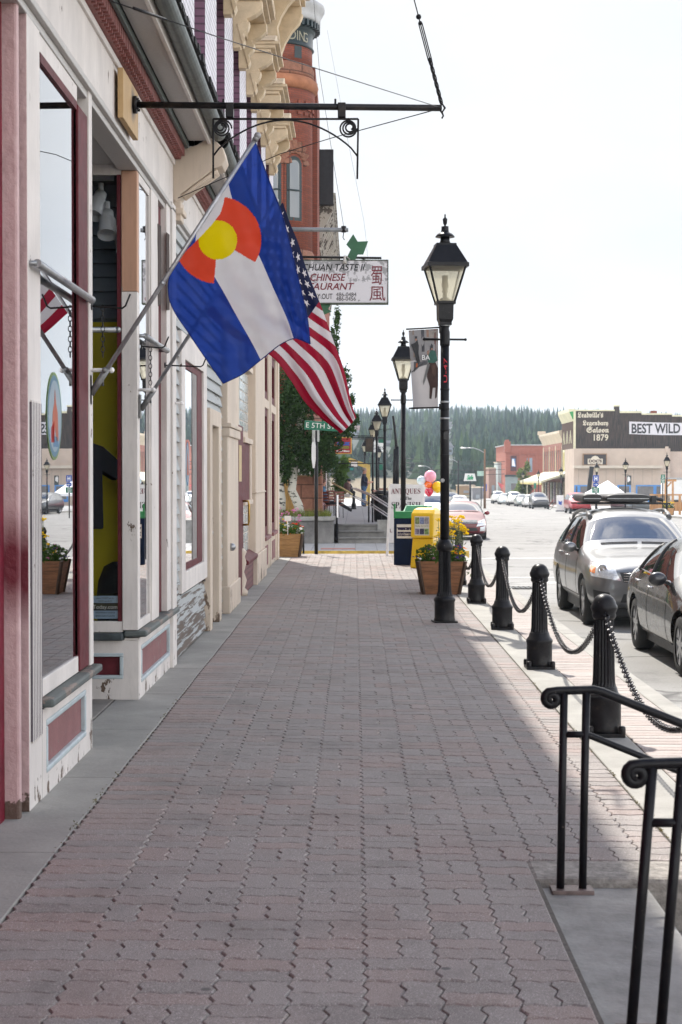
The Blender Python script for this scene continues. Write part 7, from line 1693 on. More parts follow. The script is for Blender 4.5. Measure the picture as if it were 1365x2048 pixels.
for s_, a, b, base, top in (("Leadville's", 1156, 1207, 835, 823.5), ('Legendary', 1166, 1217, 850.5, 838), ('Saloon', 1173, 1218, 865, 853.5), ('1879', 1185, 1214, 881, 868)):
    p, q = Q(a, base, FY_-.02), Q(b, top, FY_-.02); text('lettering', fr(s_), LET, sa, (p.x, FY_-.03, p.z), (1, 0, 0), (0, 0, 1), 1, align='LEFT', fit=q.x-p.x, fith=q.z-p.z, bold=.015)
bnr = thing('wall_banner', 'white banner with big black BEST WILD lettering on the dark saloon wall', 'banner', Q(1310, 872, FY_-.05))
P = [Q(a, b, FY_-.06) for a, b in ((1259, 868), (1259, 843), (1315, 845), (1440, 847), (1440, 871), (1315, 870))]; MB().prism([(p.x, p.z) for p in P], (0, FY_-.07, 0), (1, 0, 0), (0, 0, 1), (0, .03, 0)).build('banner_cloth', M('banner_white', (.6, .6, .64), .6, 0, .04, 2), bnr)
p, q = Q(1262.5, 866, FY_), Q(1360, 846, FY_); text('lettering', 'BEST WILD', INK, bnr, (p.x, FY_-.075, p.z), (1, 0, 0), (0, 0, 1), 1, align='LEFT', bold=.03, fit=q.x-p.x, fith=q.z-p.z)
# street front of the saloon (seen edge-on)
fx = 26.05
box('front_wall', fx-.1, fx+.3, FY_+.05, FY_+10.5, -2.2, 9.4, boards('brown_front', (.05, .025, .015), (.1, .05, .03)), sa, 0)
MB().prism([(fx-.6, 9.7), (fx-.6, 9.3), (fx-.12, 8.2), (fx+.1, 8.2), (fx+.1, 9.7)], (0, FY_-.05, 0), (1, 0, 0), (0, 0, 1), (0, 10.6, 0)).build('front_cornice', CRT_, sa)
MB().add([(fx-.55, FY_-.06, 9.3), (fx-.12, FY_-.06, 8.35), (fx+.06, FY_-.06, 8.9), (fx-.1, FY_-.06, 9.4)], [(0, 1, 2, 3)]).build('green_cornice_panel', M('bright_green', (.02, .25, .06), .6, 0, .1, 2), sa)
for k in range(3):
    y = FY_+1.2+3.1*k; f = MB().box(fx-.16, fx-.1, y, y+1.8, 2.2, 4.9).build('window', CRT_, sa); MB().box(fx-.17, fx-.16, y+.3, y+1.5, 2.3, 4.6).build('pane', M('amber_blind', (.4, .33, .08), .4, 0, .2, 1), f)
    MB().prism([(0, 5.6), (.9, 7.2), (1.8, 5.6), (1.6, 5.6), (.9, 6.8), (.2, 5.6)], (fx-.16, y, 0), (0, 1, 0), (0, 0, 1), (.05, 0, 0)).build('gable_trim', CRT_, sa)
    MB().box(fx-.14, fx-.1, y, y+1.6, -1.6, 1.0).build('shop_window', M('amber_shop_glass', (.16, .12, .03), .2, 0, .4, 1), sa)
MB().box(fx-.5, fx-.1, FY_, FY_+10.5, 1.5, 1.8).build('sill_course', CRT_, sa)
# cream single storey in front
CB_ = M('pale_pink_stucco', (.47, .38, .31), .8, 0, .08, .6)
cy_ = 188.0; cb = thing('stucco_annex', 'low cream stucco building with blue framed windows in front of the saloon', 'building', (28, cy_, -1.9))
p, q = Q(1148, 1022, cy_), Q(1341, 897, cy_); box('wall', p.x, q.x, cy_, cy_+8, p.z, q.z, CB_, cb, 0); q2, q3 = Q(1341, 903, cy_+.3), Q(1430, 1022, cy_+.3); box('right_wall', q2.x, q3.x, cy_+.3, cy_+8, q3.z, q2.z, M('stained_stucco', (.45, .36, .3), .85, 0, .16, .5), cb, 0)
p, q = Q(1146, 936.5, cy_), Q(1323, 931, cy_); box('ledge', p.x, q.x, cy_-.9, cy_, p.z, q.z, M('ledge_cream', (.5, .44, .36), .7, 0, .06, 1), cb, 0)
p, q = Q(1332, 905, cy_), Q(1337, 893, cy_); box('flue', p.x, q.x, cy_-.2, cy_+.3, p.z, q.z, CB_, cb, 0)
for k in range(9):
    xx = Q(1160+18.5*k, 0, cy_).x; MB().box(xx, xx+.04, cy_-.012, cy_, Q(0, 968, cy_).z, Q(0, 938, cy_).z).build('panel_joint', M('joint_grey', (.3, .26, .22), .8, 0, 0) if k == 0 else bpy.data.materials['joint_grey'], cb)
BLU = M('blue_window_paint', (.06, .22, .52), .5, 0, .12, 1); SHG = M('shop_dark_glass', (.12, .11, .11), .2, 0, .3, .8)
for a, b in ((1149, 1158), (1158, 1180), (1235, 1262), (1272, 1310), (1310, 1324)):
    p, q = Q(a, 1004, cy_), Q(b, 970, cy_); f = MB().box(p.x, q.x, cy_-.1, cy_, p.z, p.z+.3).box(p.x, q.x, cy_-.1, cy_, q.z-.14, q.z).box(p.x, p.x+.16, cy_-.1, cy_, p.z+.3, q.z-.14).box(q.x-.16, q.x, cy_-.1, cy_, p.z+.3, q.z-.14).build('window', BLU, cb); MB().box(p.x+.16, q.x-.16, cy_-.05, cy_-.04, p.z+.3, q.z-.14).build('pane', SHG, f)
p, q = Q(1254, 970, cy_), Q(1263, 951, cy_); mu = MB().box(p.x, q.x, cy_-.03, cy_, p.z, q.z).build('mural_panel', M('dark_mural', (.05, .06, .06), .7, 0, .3, 1), cb); MB().prism([(p.x+.1, p.z+.3), (p.x+.4, p.z+.5), (p.x+.35, p.z+.9), (p.x+.12, p.z+1.0), (p.x+.05, p.z+.7)], (0, cy_-.04, 0), (1, 0, 0), (0, 0, 1), (0, .008, 0)).build('mural_figure', WHITE, mu)
ds = thing('grill_sign', 'dark framed wall sign with a cream plaque on the low stucco building', 'sign', Q(1190, 930, cy_)); p, q = Q(1165.5, 931, cy_), Q(1214, 907, cy_)
box('frame', p.x, q.x, cy_-.2, cy_-.05, p.z, q.z, M('sign_wood_frame', (.3, .18, .1), .6, 0, .2, 2), ds, 0); MB().box(p.x+.12, q.x-.12, cy_-.23, cy_-.2, p.z+.1, q.z-.1).build('face', M('sign_charcoal', (.03, .022, .022), .6, 0, .2, 2), ds)
pp = [Q(a, b, cy_-.25) for a, b in ((1176, 928.5), (1176, 917.5), (1182, 917.5), (1186, 913), (1191, 911.5), (1196, 913), (1200, 917.5), (1206, 917.5), (1206, 928.5))]; MB().prism([(r.x, r.z) for r in pp], (0, cy_-.25, 0), (1, 0, 0), (0, 0, 1), (0, .02, 0)).build('plaque', M('plaque_cream', (.58, .52, .42), .6, 0, 0), ds)
r0, r1 = Q(1178, 924.5, cy_-.26), Q(1204, 918.5, cy_-.26); text('lettering', "DOC'S", INKRED if False else M('sign_letter_brown', (.05, .02, .015), .6, 0, 0), ds, (r0.x, cy_-.26, r0.z), (1, 0, 0), (0, 0, 1), 1, align='LEFT', bold=.05, fit=r1.x-r0.x, fith=r1.z-r0.z); r0, r1 = Q(1180, 928, cy_-.26), Q(1202, 926.3, cy_-.26); text('lettering', 'BAR & GRILL', bpy.data.materials['sign_letter_brown'], ds, (r0.x, cy_-.26, r0.z), (1, 0, 0), (0, 0, 1), 1, align='LEFT', fit=r1.x-r0.x, fith=r1.z-r0.z)
# pink brick block with arcaded upper floor
mb_ = thing('pink_brick_block', 'pink brick block with tall narrow cream pilasters and a heavy cornice left of the saloon', 'building', (26.1, 217, -2.2))
PBK = brick('pink_brick', (.33, .13, .1), (.38, .16, .125), (.3, .17, .13), 'yz', .4, .14, .02, .85, .3, .1)
box('wall', 26.1, 40, 207.6, 230, -2.4, 6.9, PBK, mb_, 0)
for k in range(10): y = 208.2+2.3*k; MB().box(26.04, 26.1, y, y+.3, 1.9, 5.6).build('pilaster', CRT_ if k % 3 == 0 else M('pink_cream', (.42, .22, .17), .7, 0, .1, 1), mb_)
for k in range(9): y = 209.1+2.3*k; MB().box(26.07, 26.1, y, y+.8, 2.1, 5.0).build('window', M('dull_red_glass', (.15, .06, .05), .3, 0, .2, 1), mb_)
CRM2 = M('cornice_cream', (.55, .47, .36), .7, 0, .1, 1)
MB().prism([(26.1, 5.9), (25.95, 6.3), (25.65, 6.9), (25.55, 7.1), (25.55, 7.4), (26.1, 7.5)], (0, 207.5, 0), (1, 0, 0), (0, 0, 1), (0, 22.7, 0)).build('cornice', CRM2, mb_); MB().box(25.4, 26.4, 229.2, 230.3, 7.402, 7.9).build('cornice_block', CRM2, mb_); MB().box(25.6, 26.1, 207.5, 230.2, 1.3, 1.8).build('belt_course', CRM2, mb_)
for k in range(7): y = 208.5+3.1*k; MB().box(25.9, 26.1, y, y+1.9, -2, .9).build('shop_window', M('shop_glass_%d' % k, ((.06, .06, .07), (.3, .25, .18), (.1, .05, .12), (.07, .1, .06), (.3, .1, .08), (.08, .08, .1), (.25, .22, .16))[k], .25, 0, .3, 1), mb_)
aw = thing('awning', 'long pale yellow awning over the sidewalk in front of the pink brick block', 'awning', (24, 205, 1))
MB().prism([(22.4, .85), (22.4, 1.1), (26.0, 2.25), (26.0, 2.05)], (0, 199, 0), (1, 0, 0), (0, 0, 1), (0, 28, 0)).build('canopy', M('awning_canvas', (.55, .53, .4), .7, 0, .08, 1), aw)
vl = MB()
for k in range(23): vl.prism([(0, .85), (1.2, .85), (1.2, .68), (.6, .58), (0, .68)], (22.4, 199+1.2*k, 0), (0, 1, 0), (0, 0, 1), (.03, 0, 0))
vl.build('valance', M('valance_yellow', (.5, .42, .15), .7, 0, .2, 1), aw)
for y in (199.5, 208, 217, 226): MB().cyl((22.6, y, -2), (22.6, y, 1), .07, n=8).build('post', CRT_, aw)
# red corner block further on
rb_ = thing('red_corner_block', 'plain red brick corner block with a picture banner on its side wall', 'building', (28, 287, -2.6)); RY = 287.0
p, q = Q(1012, 1004, RY), Q(1100, 891, RY); box('wall', p.x, q.x, RY, RY+20, p.z, q.z, brick('far_red_brick', (.3, .08, .045), (.34, .1, .06), (.25, .1, .07), 'xz', .5, .17, .02, .85, .2, .15), rb_, 0)
MB().box(p.x-.2, q.x, RY-.25, RY+20, q.z, q.z+.18).build('coping', M('grey_coping', (.4, .4, .4), .7, 0, .1, 1), rb_); MB().box(p.x-.25, p.x+.8, RY-.3, RY+1, q.z-1.2, q.z+.7).box(p.x-.1, p.x+.55, RY-.2, RY+1, q.z+.7, q.z+1.0).build('corner_turret', bpy.data.materials['far_red_brick'], rb_)
for k in range(5): xx = Q(1024+17*k, 0, RY).x; MB().box(xx, xx+.3, RY-.15, RY, Q(0, 952, RY).z, Q(0, 900, RY).z).build('pilaster', bpy.data.materials['far_red_brick'], rb_)
for k in range(28): xx = Q(1026+2.6*k, 0, RY).x; MB().box(xx, xx+.12, RY-.12, RY, Q(0, 911, RY).z, Q(0, 907.5, RY).z).build('dentil', bpy.data.materials['far_red_brick'], rb_)
p, q = Q(1054, 944, RY), Q(1065, 916, RY); f = MB().box(p.x, q.x, RY-.1, RY, p.z, q.z).build('window', M('far_window_grey', (.2, .25, .3), .2, 0, .2, 1), rb_)
p, q = Q(1012, 1003, RY), Q(1036, 953, RY); sf_ = MB().box(p.x-.1, q.x, RY-.25, RY, p.z, q.z).build('corner_shopfront', M('grey_green_front', (.2, .24, .23), .6, 0, .15, 1), rb_); MB().box(p.x+.9, q.x-.3, RY-.3, RY-.25, p.z+.3, q.z-1.2).build('pane', SHG, sf_); MB().box(p.x-.2, q.x+.3, RY-.5, RY, q.z, q.z+.3).build('shop_cornice', TEAL, sf_)
fbn = thing('wall_banner', 'dark picture banner with a white and blue peak on the red corner block', 'banner', Q(1028, 942, RY)); p, q = Q(1021.5, 942, RY), Q(1033.5, 912, RY); MB().box(p.x, q.x, RY-.25, RY-.18, p.z, q.z).build('banner_cloth', M('banner_dark_red', (.06, .012, .015), .6, 0, .2, 1), fbn); MB().prism([(p.x+.2, p.z+.8), (q.x-.2, p.z+.7), (q.x-.25, q.z-.5), (p.x+.25, q.z-.4)], (0, RY-.28, 0), (1, 0, 0), (0, 0, 1), (0, .02, 0)).build('printed_sky', M('banner_sky_blue', (.1, .25, .5), .6, 0, .1, 1), fbn); MB().prism([(p.x+.2, p.z+.9), (q.x-.2, p.z+.8), (p.x+.5, q.z-.5), (p.x+.25, q.z-.6)], (0, RY-.3, 0), (1, 0, 0), (0, 0, 1), (0, .02, 0)).build('printed_peak', WHITE, fbn)
def block(nm, lab, px0, px1, py0, py1, Y, m, roof=None, deep=8):
    p, q = Q(px0, py1, Y), Q(px1, py0, Y); t_ = thing(nm, lab, 'building', ((p.x+q.x)/2, Y, p.z)); box('wall', p.x, q.x, Y, Y+deep, p.z, q.z, m, t_, 0)
    w_ = (q.x-p.x); f = MB().box(p.x+w_*.3, p.x+w_*.62, Y-.05, Y, p.z+(q.z-p.z)*.22, p.z+(q.z-p.z)*.5).build('window', M('far_pane', (.3, .33, .35), .2, 0, .1, 1) if 'far_pane' not in bpy.data.materials else bpy.data.materials['far_pane'], t_)
    MB().box(p.x-.1, q.x+.1, Y-.1, Y+deep, q.z, q.z+.2).build('coping', CRM2, t_); return t_
block('brick_shop', 'low pale pink brick shop left of the red corner block', 978, 997, 937, 1004, 300, M('faded_pink_brick', (.34, .2, .16), .85, 0, .15, .6))
block('pale_shop', 'narrow pale grey green shop between the pink and red brick buildings', 996, 1011, 925, 1004, 296, M('pale_grey_green', (.4, .46, .45), .7, 0, .08, .6))
block('yellow_shed', 'low tan roadside building beyond the white sign', 918, 950, 972, 990, 310, M('tan_wall', (.35, .24, .13), .8, 0, .15, .4)); block('grey_shed', 'grey board fence like shed beside the white sign', 946, 968, 976, 1003, 290, M('grey_boards', (.2, .2, .21), .85, 0, .2, .5))
# signs and poles
def pole_light(px, pyb, pyt, ax_, ay__, Y, lab, m):
    b, t, a = Q(px, pyb, Y), Q(px, pyt, Y), Q(ax_, ay__, Y); b.z = zr(Y)+.1; t_ = thing('road_light', lab, 'street light', b); MB().cyl(b, t+V((0, 0, .4)), .13, .09, 10).build('pole', m, t_)
    mid = (t+a)/2+V((0, 0, .25)); MB().tube([t, (t+mid)/2+V((0, 0, .06)), mid, a], .045, 8).build('arm', STEEL, t_); MB().sphere(a, .16, 10, 0, 2.2, 1, .6).build('lamp_head', M('pale_lamp_head', (.6, .6, .58), .4, .3, .1, 4), t_)
PW = boards('brown_pole_wood', (.12, .07, .04), (.2, .12, .07))
pole_light(970, 1004, 906, 927, 896, 165, 'wooden pole street light with its arm over the road, nearest of three', PW); pole_light(917, 985, 926, 893, 919, 215, 'grey road light with its arm pointing left, beside the white roadside sign', IRON2); pole_light(864, 985, 939, 841, 932, 240, 'farthest road light, its arm above the balloons', IRON2)
ss = thing('roadside_sign', 'white roadside sign with green script lettering on a post', 'sign', Q(941, 1000, 210)); P = [Q(a, b, 210) for a, b in ((928, 962), (931, 947), (950, 947), (953, 962))]; MB().prism([(r.x, r.z) for r in P], (0, 210, 0), (1, 0, 0), (0, 0, 1), (0, .2, 0)).build('board', M('sign_plain_white', (.7, .7, .68), .5, 0, 0), ss); MB().cyl(Q(941, 962, 210)+V((0, .1, 0)), Q(941, 1003, 210)+V((0, .1, 0)), .12, n=8).build('post', IRON2, ss)
r0, r1 = Q(934, 959, 209.9), Q(947, 949.5, 209.9); text('lettering', 'Safe', M('script_green', (.0, .3, .12), .5, 0, 0), ss, (r0.x, 209.95, r0.z), (1, 0, 0), (0, 0, 1), 1, align='LEFT', shear=.4, bold=.04, fit=r1.x-r0.x, fith=r1.z-r0.z)
def plate(px0, px1, py0, py1, Y, m, lab, body=None, ink=INKWHITE, post=True, nm='road_sign', lines=None):
    p, q = Q(px0, py1, Y), Q(px1, py0, Y); t_ = thing(nm, lab, 'sign', ((p.x+q.x)/2, Y, zr(Y)+.15)); MB().box(p.x, q.x, Y, Y+.03, p.z, q.z).build('plate', m, t_)
    if post: MB().cyl(((p.x+q.x)/2, Y+.06, zr(Y)+.1), ((p.x+q.x)/2, Y+.06, q.z), .04, n=8).build('post', IRON2, t_)
    for (s_, fx_, fz0, fz1) in (lines or []): text('lettering', s_, ink, t_, ((p.x+q.x)/2, Y-.006, p.z+(q.z-p.z)*fz0), (1, 0, 0), (0, 0, 1), 1, bold=.03, fit=(q.x-p.x)*fx_, fith=(q.z-p.z)*(fz1-fz0))
SB = M('sign_blue_enamel', (.01, .07, .38), .4, 0, .05, 5); SG = bpy.data.materials['sign_green']
plate(1186.5, 1198, 950.5, 963.5, 105, SB, 'blue hospital sign with a white H, above the arrow plates', lines=[('H', .5, .18, .85)]); plate(1187, 1197.5, 965, 973, 105, SB, 'blue plate with a white arrow under the hospital sign', lines=[('\u2192', .7, .25, .75)], post=False); plate(1184.5, 1199, 974.5, 986, 105, SG, 'green direction plate lowest under the hospital sign', lines=[('HIGH', .5, .68, .88), ('SCHOOL', .65, .4, .6), ('\u2192', .6, .08, .32)], post=False)
plate(967, 974, 968, 982, 165, SB, 'small blue sign on the wooden pole of the road light', post=False, lines=[('A', .5, .55, .9), ('\u2192', .6, .1, .4)]); plate(955, 971, 942, 952, 175, M('sign_pale_green', (.35, .5, .42), .5, 0, .2, 2), 'wide pale green and white overhead road sign', lines=[]); plate(1322.5, 1330.5, 949, 966, 105, SG, 'tall green sign beside the opposite lamp near the patio', lines=[('NO', .4, .74, .9), ('LEFT', .6, .5, .66), ('PARKING', .8, .28, .42), ('ZONE', .7, .06, .2)]); plate(1068, 1073, 966, 977, 190, SG, 'small green sign behind the awning and the leafy street tree', lines=[])
# lamps on the other side
for px, Y, lab in ((1333, 108, 'black lantern lamp by the patio fence at the right edge, opposite side'), (1250.5, 125, 'black lantern lamp right of the white tent, opposite side'), (1193, 140, 'black lantern lamp hidden behind the hospital sign, opposite side'), (1122, 165, 'black lantern lamp in front of the yellow awning, opposite side'), (1077, 195, 'small black lantern lamp at the far end of the awning, opposite side'), (1046, 210, 'small black lantern lamp in front of the leafy street tree')):
    copy_thing(l1, ((px-711)*Y/F, Y, zr(Y)+.15), R(random.uniform(-10, 10)), lab, 'black lantern street lamps on the opposite side')
# tent, patio, trailer, planters, A-board, bicycle
tn = thing('tent', 'white pyramid canopy tent on the opposite sidewalk behind the wagon', 'tent', Q(1218, 1003, 150)); ap = Q(1216, 961, 151.5); cs = [Q(1180, 987, 149), Q(1252, 987, 149), Q(1252, 987, 149)+V((0, 3.4, 0)), Q(1180, 987, 149)+V((0, 3.4, 0))]
MB().add([ap]+cs+[c+V((0, 0, -.25)) for c in cs], [(0, 1, 2), (0, 2, 3), (0, 3, 4), (0, 4, 1)]+[(1+i, 5+i, 5+(i+1) % 4, 1+(i+1) % 4) for i in range(4)]).build('canopy', M('tent_white', (.78, .78, .8), .6, 0, .03, 1), tn)
for c in cs: MB().cyl(c, V((c.x, c.y, zr(150))), .04, n=6).build('leg', STEEL, tn)
pt = thing('patio_fence', 'orange brown timber patio fence with stone panels at the right edge', 'fence', Q(1350, 1025, 118)); TIM = M('orange_timber', (.45, .24, .1), .6, 0, .2, 2)
for k in range(8):
    x_ = Q(1304+14*k, 1000, 118).x; MB().box(x_-.07, x_+.07, 117.9, 118.1, zr(118), Q(0, 989, 118).z).build('post', TIM, pt)
p, q = Q(1300, 1022, 118), Q(1410, 1004, 118); MB().box(p.x, q.x, 117.95, 118.05, p.z, q.z).build('lower_panel', boards('timber_panel', (.38, .2, .09), (.5, .28, .13)), pt); MB().box(p.x, q.x, 117.93, 118.07, Q(0, 991, 118).z, Q(0, 988, 118).z).build('top_rail', TIM, pt); MB().box(p.x, Q(1345, 0, 118).x, 118.0, 118.02, Q(0, 1004, 118).z, Q(0, 991, 118).z).build('stone_mesh_panel', M('stone_gabion', (.36, .31, .25), .9, 0, .5, 6), pt)
pg = thing('pergola', 'small orange timber pergola arch behind the patio fence', 'pergola', Q(1335, 1000, 122)); p = Q(1330, 963, 122); MB().box(p.x, p.x+.12, 122, 122.15, zr(122), p.z).box(p.x+.55, p.x+.67, 122, 122.15, zr(122), p.z).box(p.x-.25, p.x+.85, 121.95, 122.2, p.z, p.z+.16).bar(p+V((.1, .1, -.5)), p+V((.5, .1, -.05)), .1, .1).build('timber_frame', TIM, pg)
tr_ = thing('white_trailer', 'white trailer with faint grey writing at the right edge behind the patio', 'trailer', Q(1365, 1000, 150)); p, q = Q(1334, 1000, 150), Q(1420, 958, 150); MB().box(p.x, q.x, 150, 153, p.z, q.z).build('trailer_body', M('trailer_white', (.66, .66, .64), .5, 0, .04, 1), tr_, .08); MB().box(p.x-.05, q.x, 149.9, 153.1, q.z, q.z+.12).build('roof_edge', STEEL, tr_)
MB().cyl((p.x+1, 150.1, p.z-.2), (p.x+1, 150.4, p.z-.2), .35, n=16).build('wheel', RUBBER, tr_)
p = Q(1337, 1033, 116); p.z = zr(116)+.15; pl_ = planter('orange flower planter on the opposite sidewalk by the patio lamp', p, .75, .55, .5, TIM); flowers('flowering_plants', 'pale yellow flowers in the orange planter on the opposite sidewalk', p+V((0, 0, .5)), .36, [(FY, 18, .15, .5, .05, 3, -1, 1), (FW, 8, .1, .4, .05, 3, -1, 1)], 300, .4, .05)
p = Q(1121, 1022, 135); p.z = zr(135)+.15; asb = thing('sandwich_board', 'white plastic sandwich board with a blue emblem on the opposite sidewalk', 'sandwich board', p); MB().prism([(-.3, 0), (.3, 0), (.28, 1.35), (-.28, 1.35)], p, (1, 0, 0), (0, .15, 1), (0, .06, 0)).build('front_panel', WHITE, asb); MB().prism([(-.12, .6), (.13, .55), (.15, .9), (0, .8), (-.14, .92)], p+V((0, -.015, 0)), (1, 0, 0), (0, .15, 1), (0, .01, 0)).build('emblem', SB, asb); MB().box(p.x-.34, p.x+.34, p.y-.1, p.y+.4, p.z, p.z+.12).build('base', M('grey_board_base', (.25, .25, .26), .6, 0, .1, 4), asb)
p = Q(1110, 1016, 150); p.z = zr(150)+.15; bi = thing('bicycle', 'bicycle leaning by the storefronts left of the white sandwich board', 'bicycle', p)
for d_ in (-.5, .5): MB().tube([p+V((d_+.33*math.cos(a), 0, .35+.33*math.sin(a))) for a in [2*math.pi*k/20 for k in range(20)]], .02, 6, closed=True).build('wheel', RUBBER, bi)
MB().tube([p+V(c) for c in ((-.5, 0, .35), (-.1, 0, .35), (.3, 0, .8), (-.2, 0, .85), (-.1, 0, .35))], .022, 6).tube([p+V((.5, 0, .35)), p+V((.28, 0, .95)), p+V((.45, 0, 1.0))], .022, 6).tube([p+V((-.5, 0, .35)), p+V((-.2, 0, .85)), p+V((-.22, 0, .95))], .022, 6).build('frame', M('red_bike_frame', (.3, .03, .03), .4, .2, .1, 9), bi)
def street_tree(lab, px, pyb, pyt, w_, Y, col):
    b = Q(px, pyb, Y); b.z = zr(Y)+.1; tp = Q(px, pyt, Y); h = tp.z-b.z; rr = w_/2*Y/F; t_ = thing('street_tree', lab, 'tree', b); es = []
    for k in range(9): es.append((b+V((random.uniform(-.35, .35)*rr, random.uniform(-.3, .3)*rr, h*(.28+.075*k))), V((rr*(1.0-.085*k), rr*(1-.085*k), h*.11))))
    leafcloud('crown', es, 1700, .19, leafmat('street_leaf_%d' % px, col, .4, .3), t_, .1); MB().tube([b, b+V((.05, 0, h*.4)), b+V((0, 0, h*.8))], .12, 8, rs=[.13, .1, .04]).build('trunk', PW, t_)
street_tree('leafy green street tree in front of the red corner block', 1049, 1000, 920, 38, 225, (.15, .2, .065))
# mural poles: tilted black roof pole by the hospital sign
a_, b_ = Q(1177, 990, 170), Q(1184, 933, 170); tag(MB().bar(a_, b_, .4, .4, (0, 1, 0)).build('leaning_pole', DARK, None), 'thick dark leaning pole left of the hospital sign', 'pole')
fg = thing('wall_flag', 'small red white and blue flag on the pale far shopfront', 'flag', Q(998, 972, 280)); P = [Q(a, b, 280) for a, b in ((996, 964), (1008, 970), (1004, 979), (999, 972))]; MB().prism([(r.x, r.z) for r in P], (0, 280, 0), (1, 0, 0), (0, 0, 1), (0, .05, 0)).build('flag_cloth', M('flag_far_red', (.5, .1, .1), .7, 0, .5, 2), fg)

# ================================================================ HILLS: houses, forest
def house(lab, px, py, w_, h_, Y, wall, roof, rz=0):
    b = Q(px, py, Y); g = hz(b.x, Y); k = Y/F; W_, H_ = w_*k, h_*k; b.z = max(b.z, g); g = min(g, b.z); t_ = thing('hill_house', lab, 'house', b)
    x0, x1 = b.x-W_/2, b.x+W_/2; MB().box(x0, x1, Y, Y+W_*.8, g-3, b.z+H_*.6).build('wall', wall, t_)
    MB().prism([(x0-.4, b.z+H_*.6), (x1+.4, b.z+H_*.6), (x1-W_*.2, b.z+H_), (x0+W_*.2, b.z+H_)], (0, Y-.4, 0), (1, 0, 0), (0, 0, 1), (0, W_*.8+.8, 0)).build('roof', roof, t_)
    for fxx in (.3, .7): MB().box(x0+W_*fxx-.5, x0+W_*fxx+.5, Y-.05, Y, b.z+H_*.2, b.z+H_*.42).build('window', SHG, t_)
HW = M('house_white', (.55, .55, .56), .7, 0, .05, .3); HR = M('roof_grey', (.25, .25, .27), .8, 0, .1, .3)
house('white hill house with a grey roof just right of the nearest lamp post', 898, 893, 26, 26, 640, HW, HR)
house('grey house low among the conifers right of the nearest lamp post', 897, 942, 18, 24, 480, M('house_blue_grey', (.3, .34, .4), .7, 0, .05, .3), HR)
house('hill house with a pinkish roof just above the flag tip', 712, 896, 26, 24, 640, M('house_grey', (.3, .32, .34), .7, 0, .05, .3), M('roof_pink', (.42, .27, .23), .8, 0, .1, .3))
house('low dark house on the hillside between the second and third lamp posts', 775, 918, 26, 12, 560, M('house_dark', (.12, .12, .13), .7, 0, .05, .3), HR)
CON = leafmat('conifer_needles', (.03, .056, .036), .55, .1); CON2 = leafmat('pale_conifer', (.06, .095, .045), .5, .1); TRK = M('dark_trunk', (.05, .035, .025), .9, 0, .2, 2)
def conifer(m_, b, h, r, tiers=4, n=7, mi=0):
    b = V(b)
    for k in range(tiers):
        f = k/tiers; z0 = b.z+h*(.06+.86*f); z1 = b.z+h*min(1.0, .06+.86*f+1.55/tiers*.86); rr = r*(1-f*.9)*random.uniform(.85, 1.12); o = random.random(); vs = [V((b.x+random.gauss(0, .04)*r, b.y, z1))]
        for i in range(2*n): a = math.pi*(i+o)/n; q = rr*(1 if i % 2 else .58)*random.uniform(.8, 1.15); vs.append(V((b.x+q*math.cos(a), b.y+q*math.sin(a), z0-h*.05*(i % 2)*random.random())))
        m_.add(vs, [(0, 1+i, 1+(i+1) % (2*n)) for i in range(2*n)], mi)
fo = MB(); cnt = 0
HOUSES = [(898, 893, 640), (897, 942, 480), (712, 896, 640), (775, 918, 560)]
while cnt < 30000:
    y = 345+1130*random.random()**1.15; x = random.uniform(-.21, .225)*y
    if y < 372+5*math.sin(x*.3) and x < .046*y: continue
    if y < 420 and random.random() < .35: continue
    h = (6.4 if y < 600 else (5.4 if y < 900 else 4.6))*(.45+1.15*random.random()**1.6)*(1+.35*math.sin(x*.05+y*.021)); b = V((x, y, hz(x, y)-.5)); px_, py_ = 711+x*F/y, 955-(b.z+h-1.5)*F/y
    if any(abs(px_-a) < 10 and y < Y_ and py_ < c-6 for a, c, Y_ in HOUSES): cnt += 1; continue
    pale = 1 if random.random() < (.35 if y < 800 else .2)+.3*max(0, math.sin(x*.03+y*.017)) else 0
    conifer(fo, b, h, h*random.uniform(.13, .2)*(1.4 if pale and y < 700 else 1), 3 if y > 850 else 5, 4 if y > 850 else 5, pale); cnt += 1
tag(fo.build('forest', [CON, CON2], None), 'hazy conifer forest covering the hills at the end of the street', 'forest', kind='stuff')
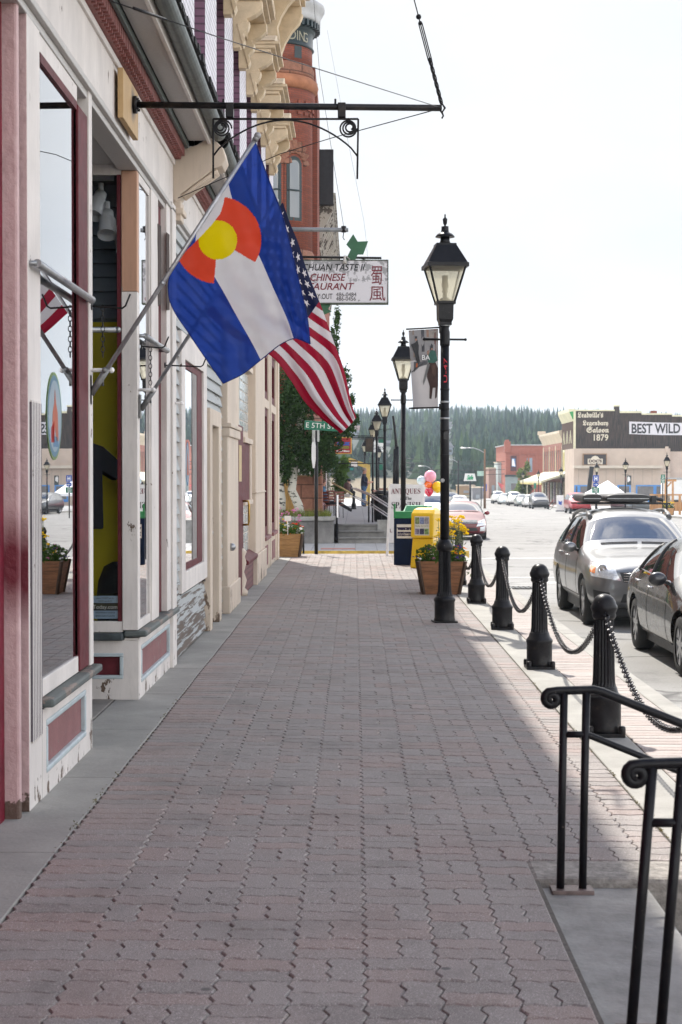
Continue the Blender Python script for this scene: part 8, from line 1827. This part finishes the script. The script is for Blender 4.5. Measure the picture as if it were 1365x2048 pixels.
def tree_at(px, pyt, Y, lab, w_=.2):
    x = (px-711)*Y/F; g = hz(x, Y); h = max(5, Q(px, pyt, Y).z-g); t_ = thing('conifer_tree', lab, 'tree', (x, Y, g), 'tall conifers at the foot of the hill'); m_ = MB(); conifer(m_, (x, Y, g), h, h*w_, 15, 10); m_.build('crown', CON, t_); MB().cyl((x, Y, g-1), (x, Y, g+h*.4), .22, .1, 7).build('trunk', TRK, t_)
GL = 'tall dark conifer in the clump at the hill foot, right of the lamp post'
for px, pyt in ((985, 905), (1002, 872), (1017, 855), (1033, 856), (1050, 852), (1066, 868), (1079, 860), (960, 893), (938, 890), (925, 905), (949, 905), (973, 898), (1095, 872), (1110, 880)): tree_at(px+random.uniform(-3, 3), pyt, random.uniform(400, 455), GL, .15)
GM = 'dark conifer in the clump above the balloons, left of the lamp post'
for px, pyt in ((800, 898), (815, 885), (828, 905), (842, 912), (856, 880), (868, 872), (772, 900), (757, 905), (785, 915), (850, 920)): tree_at(px+random.uniform(-3, 3), pyt, random.uniform(400, 450), GM, .16)
# overhead cables across the far street
oc_ = MB()
for py0, py1 in ((935, 941), (926, 930), (917, 925), (944, 950)): oc_.tube([Q(800+30*k, py0+(py1-py0)*k/7+4*((k-3.5)/3.5)**2*-1+2, 250) for k in range(8)], .035, 4)
tag(oc_.build('overhead_cables', IRON2, None), 'thin overhead cables strung across the far end of the street', 'cables')
# ================================================================ HAZE: even mountain air round everything
hm = bpy.data.materials.new('haze_air'); hm.use_nodes = True; t = hm.node_tree; t.nodes.clear()
o_ = nd(t, 'OutputMaterial'); pvn = nd(t, 'VolumePrincipled'); pvn.inputs['Color'].default_value = (.72, .86, 1, 1); pvn.inputs['Density'].default_value = HAZE if 'HAZE' in globals() else .00026; pvn.inputs['Anisotropy'].default_value = .25
t.links.new(pvn.outputs[0], o_.inputs['Volume'])
hb = MB().box(-1000, 1200, -70, 1750, -4.6, 78).build('haze', hm, None); tag(hb, kind='stuff'); hb['label'] = 'thin bluish mountain haze over the far hills'; hb['category'] = 'haze'
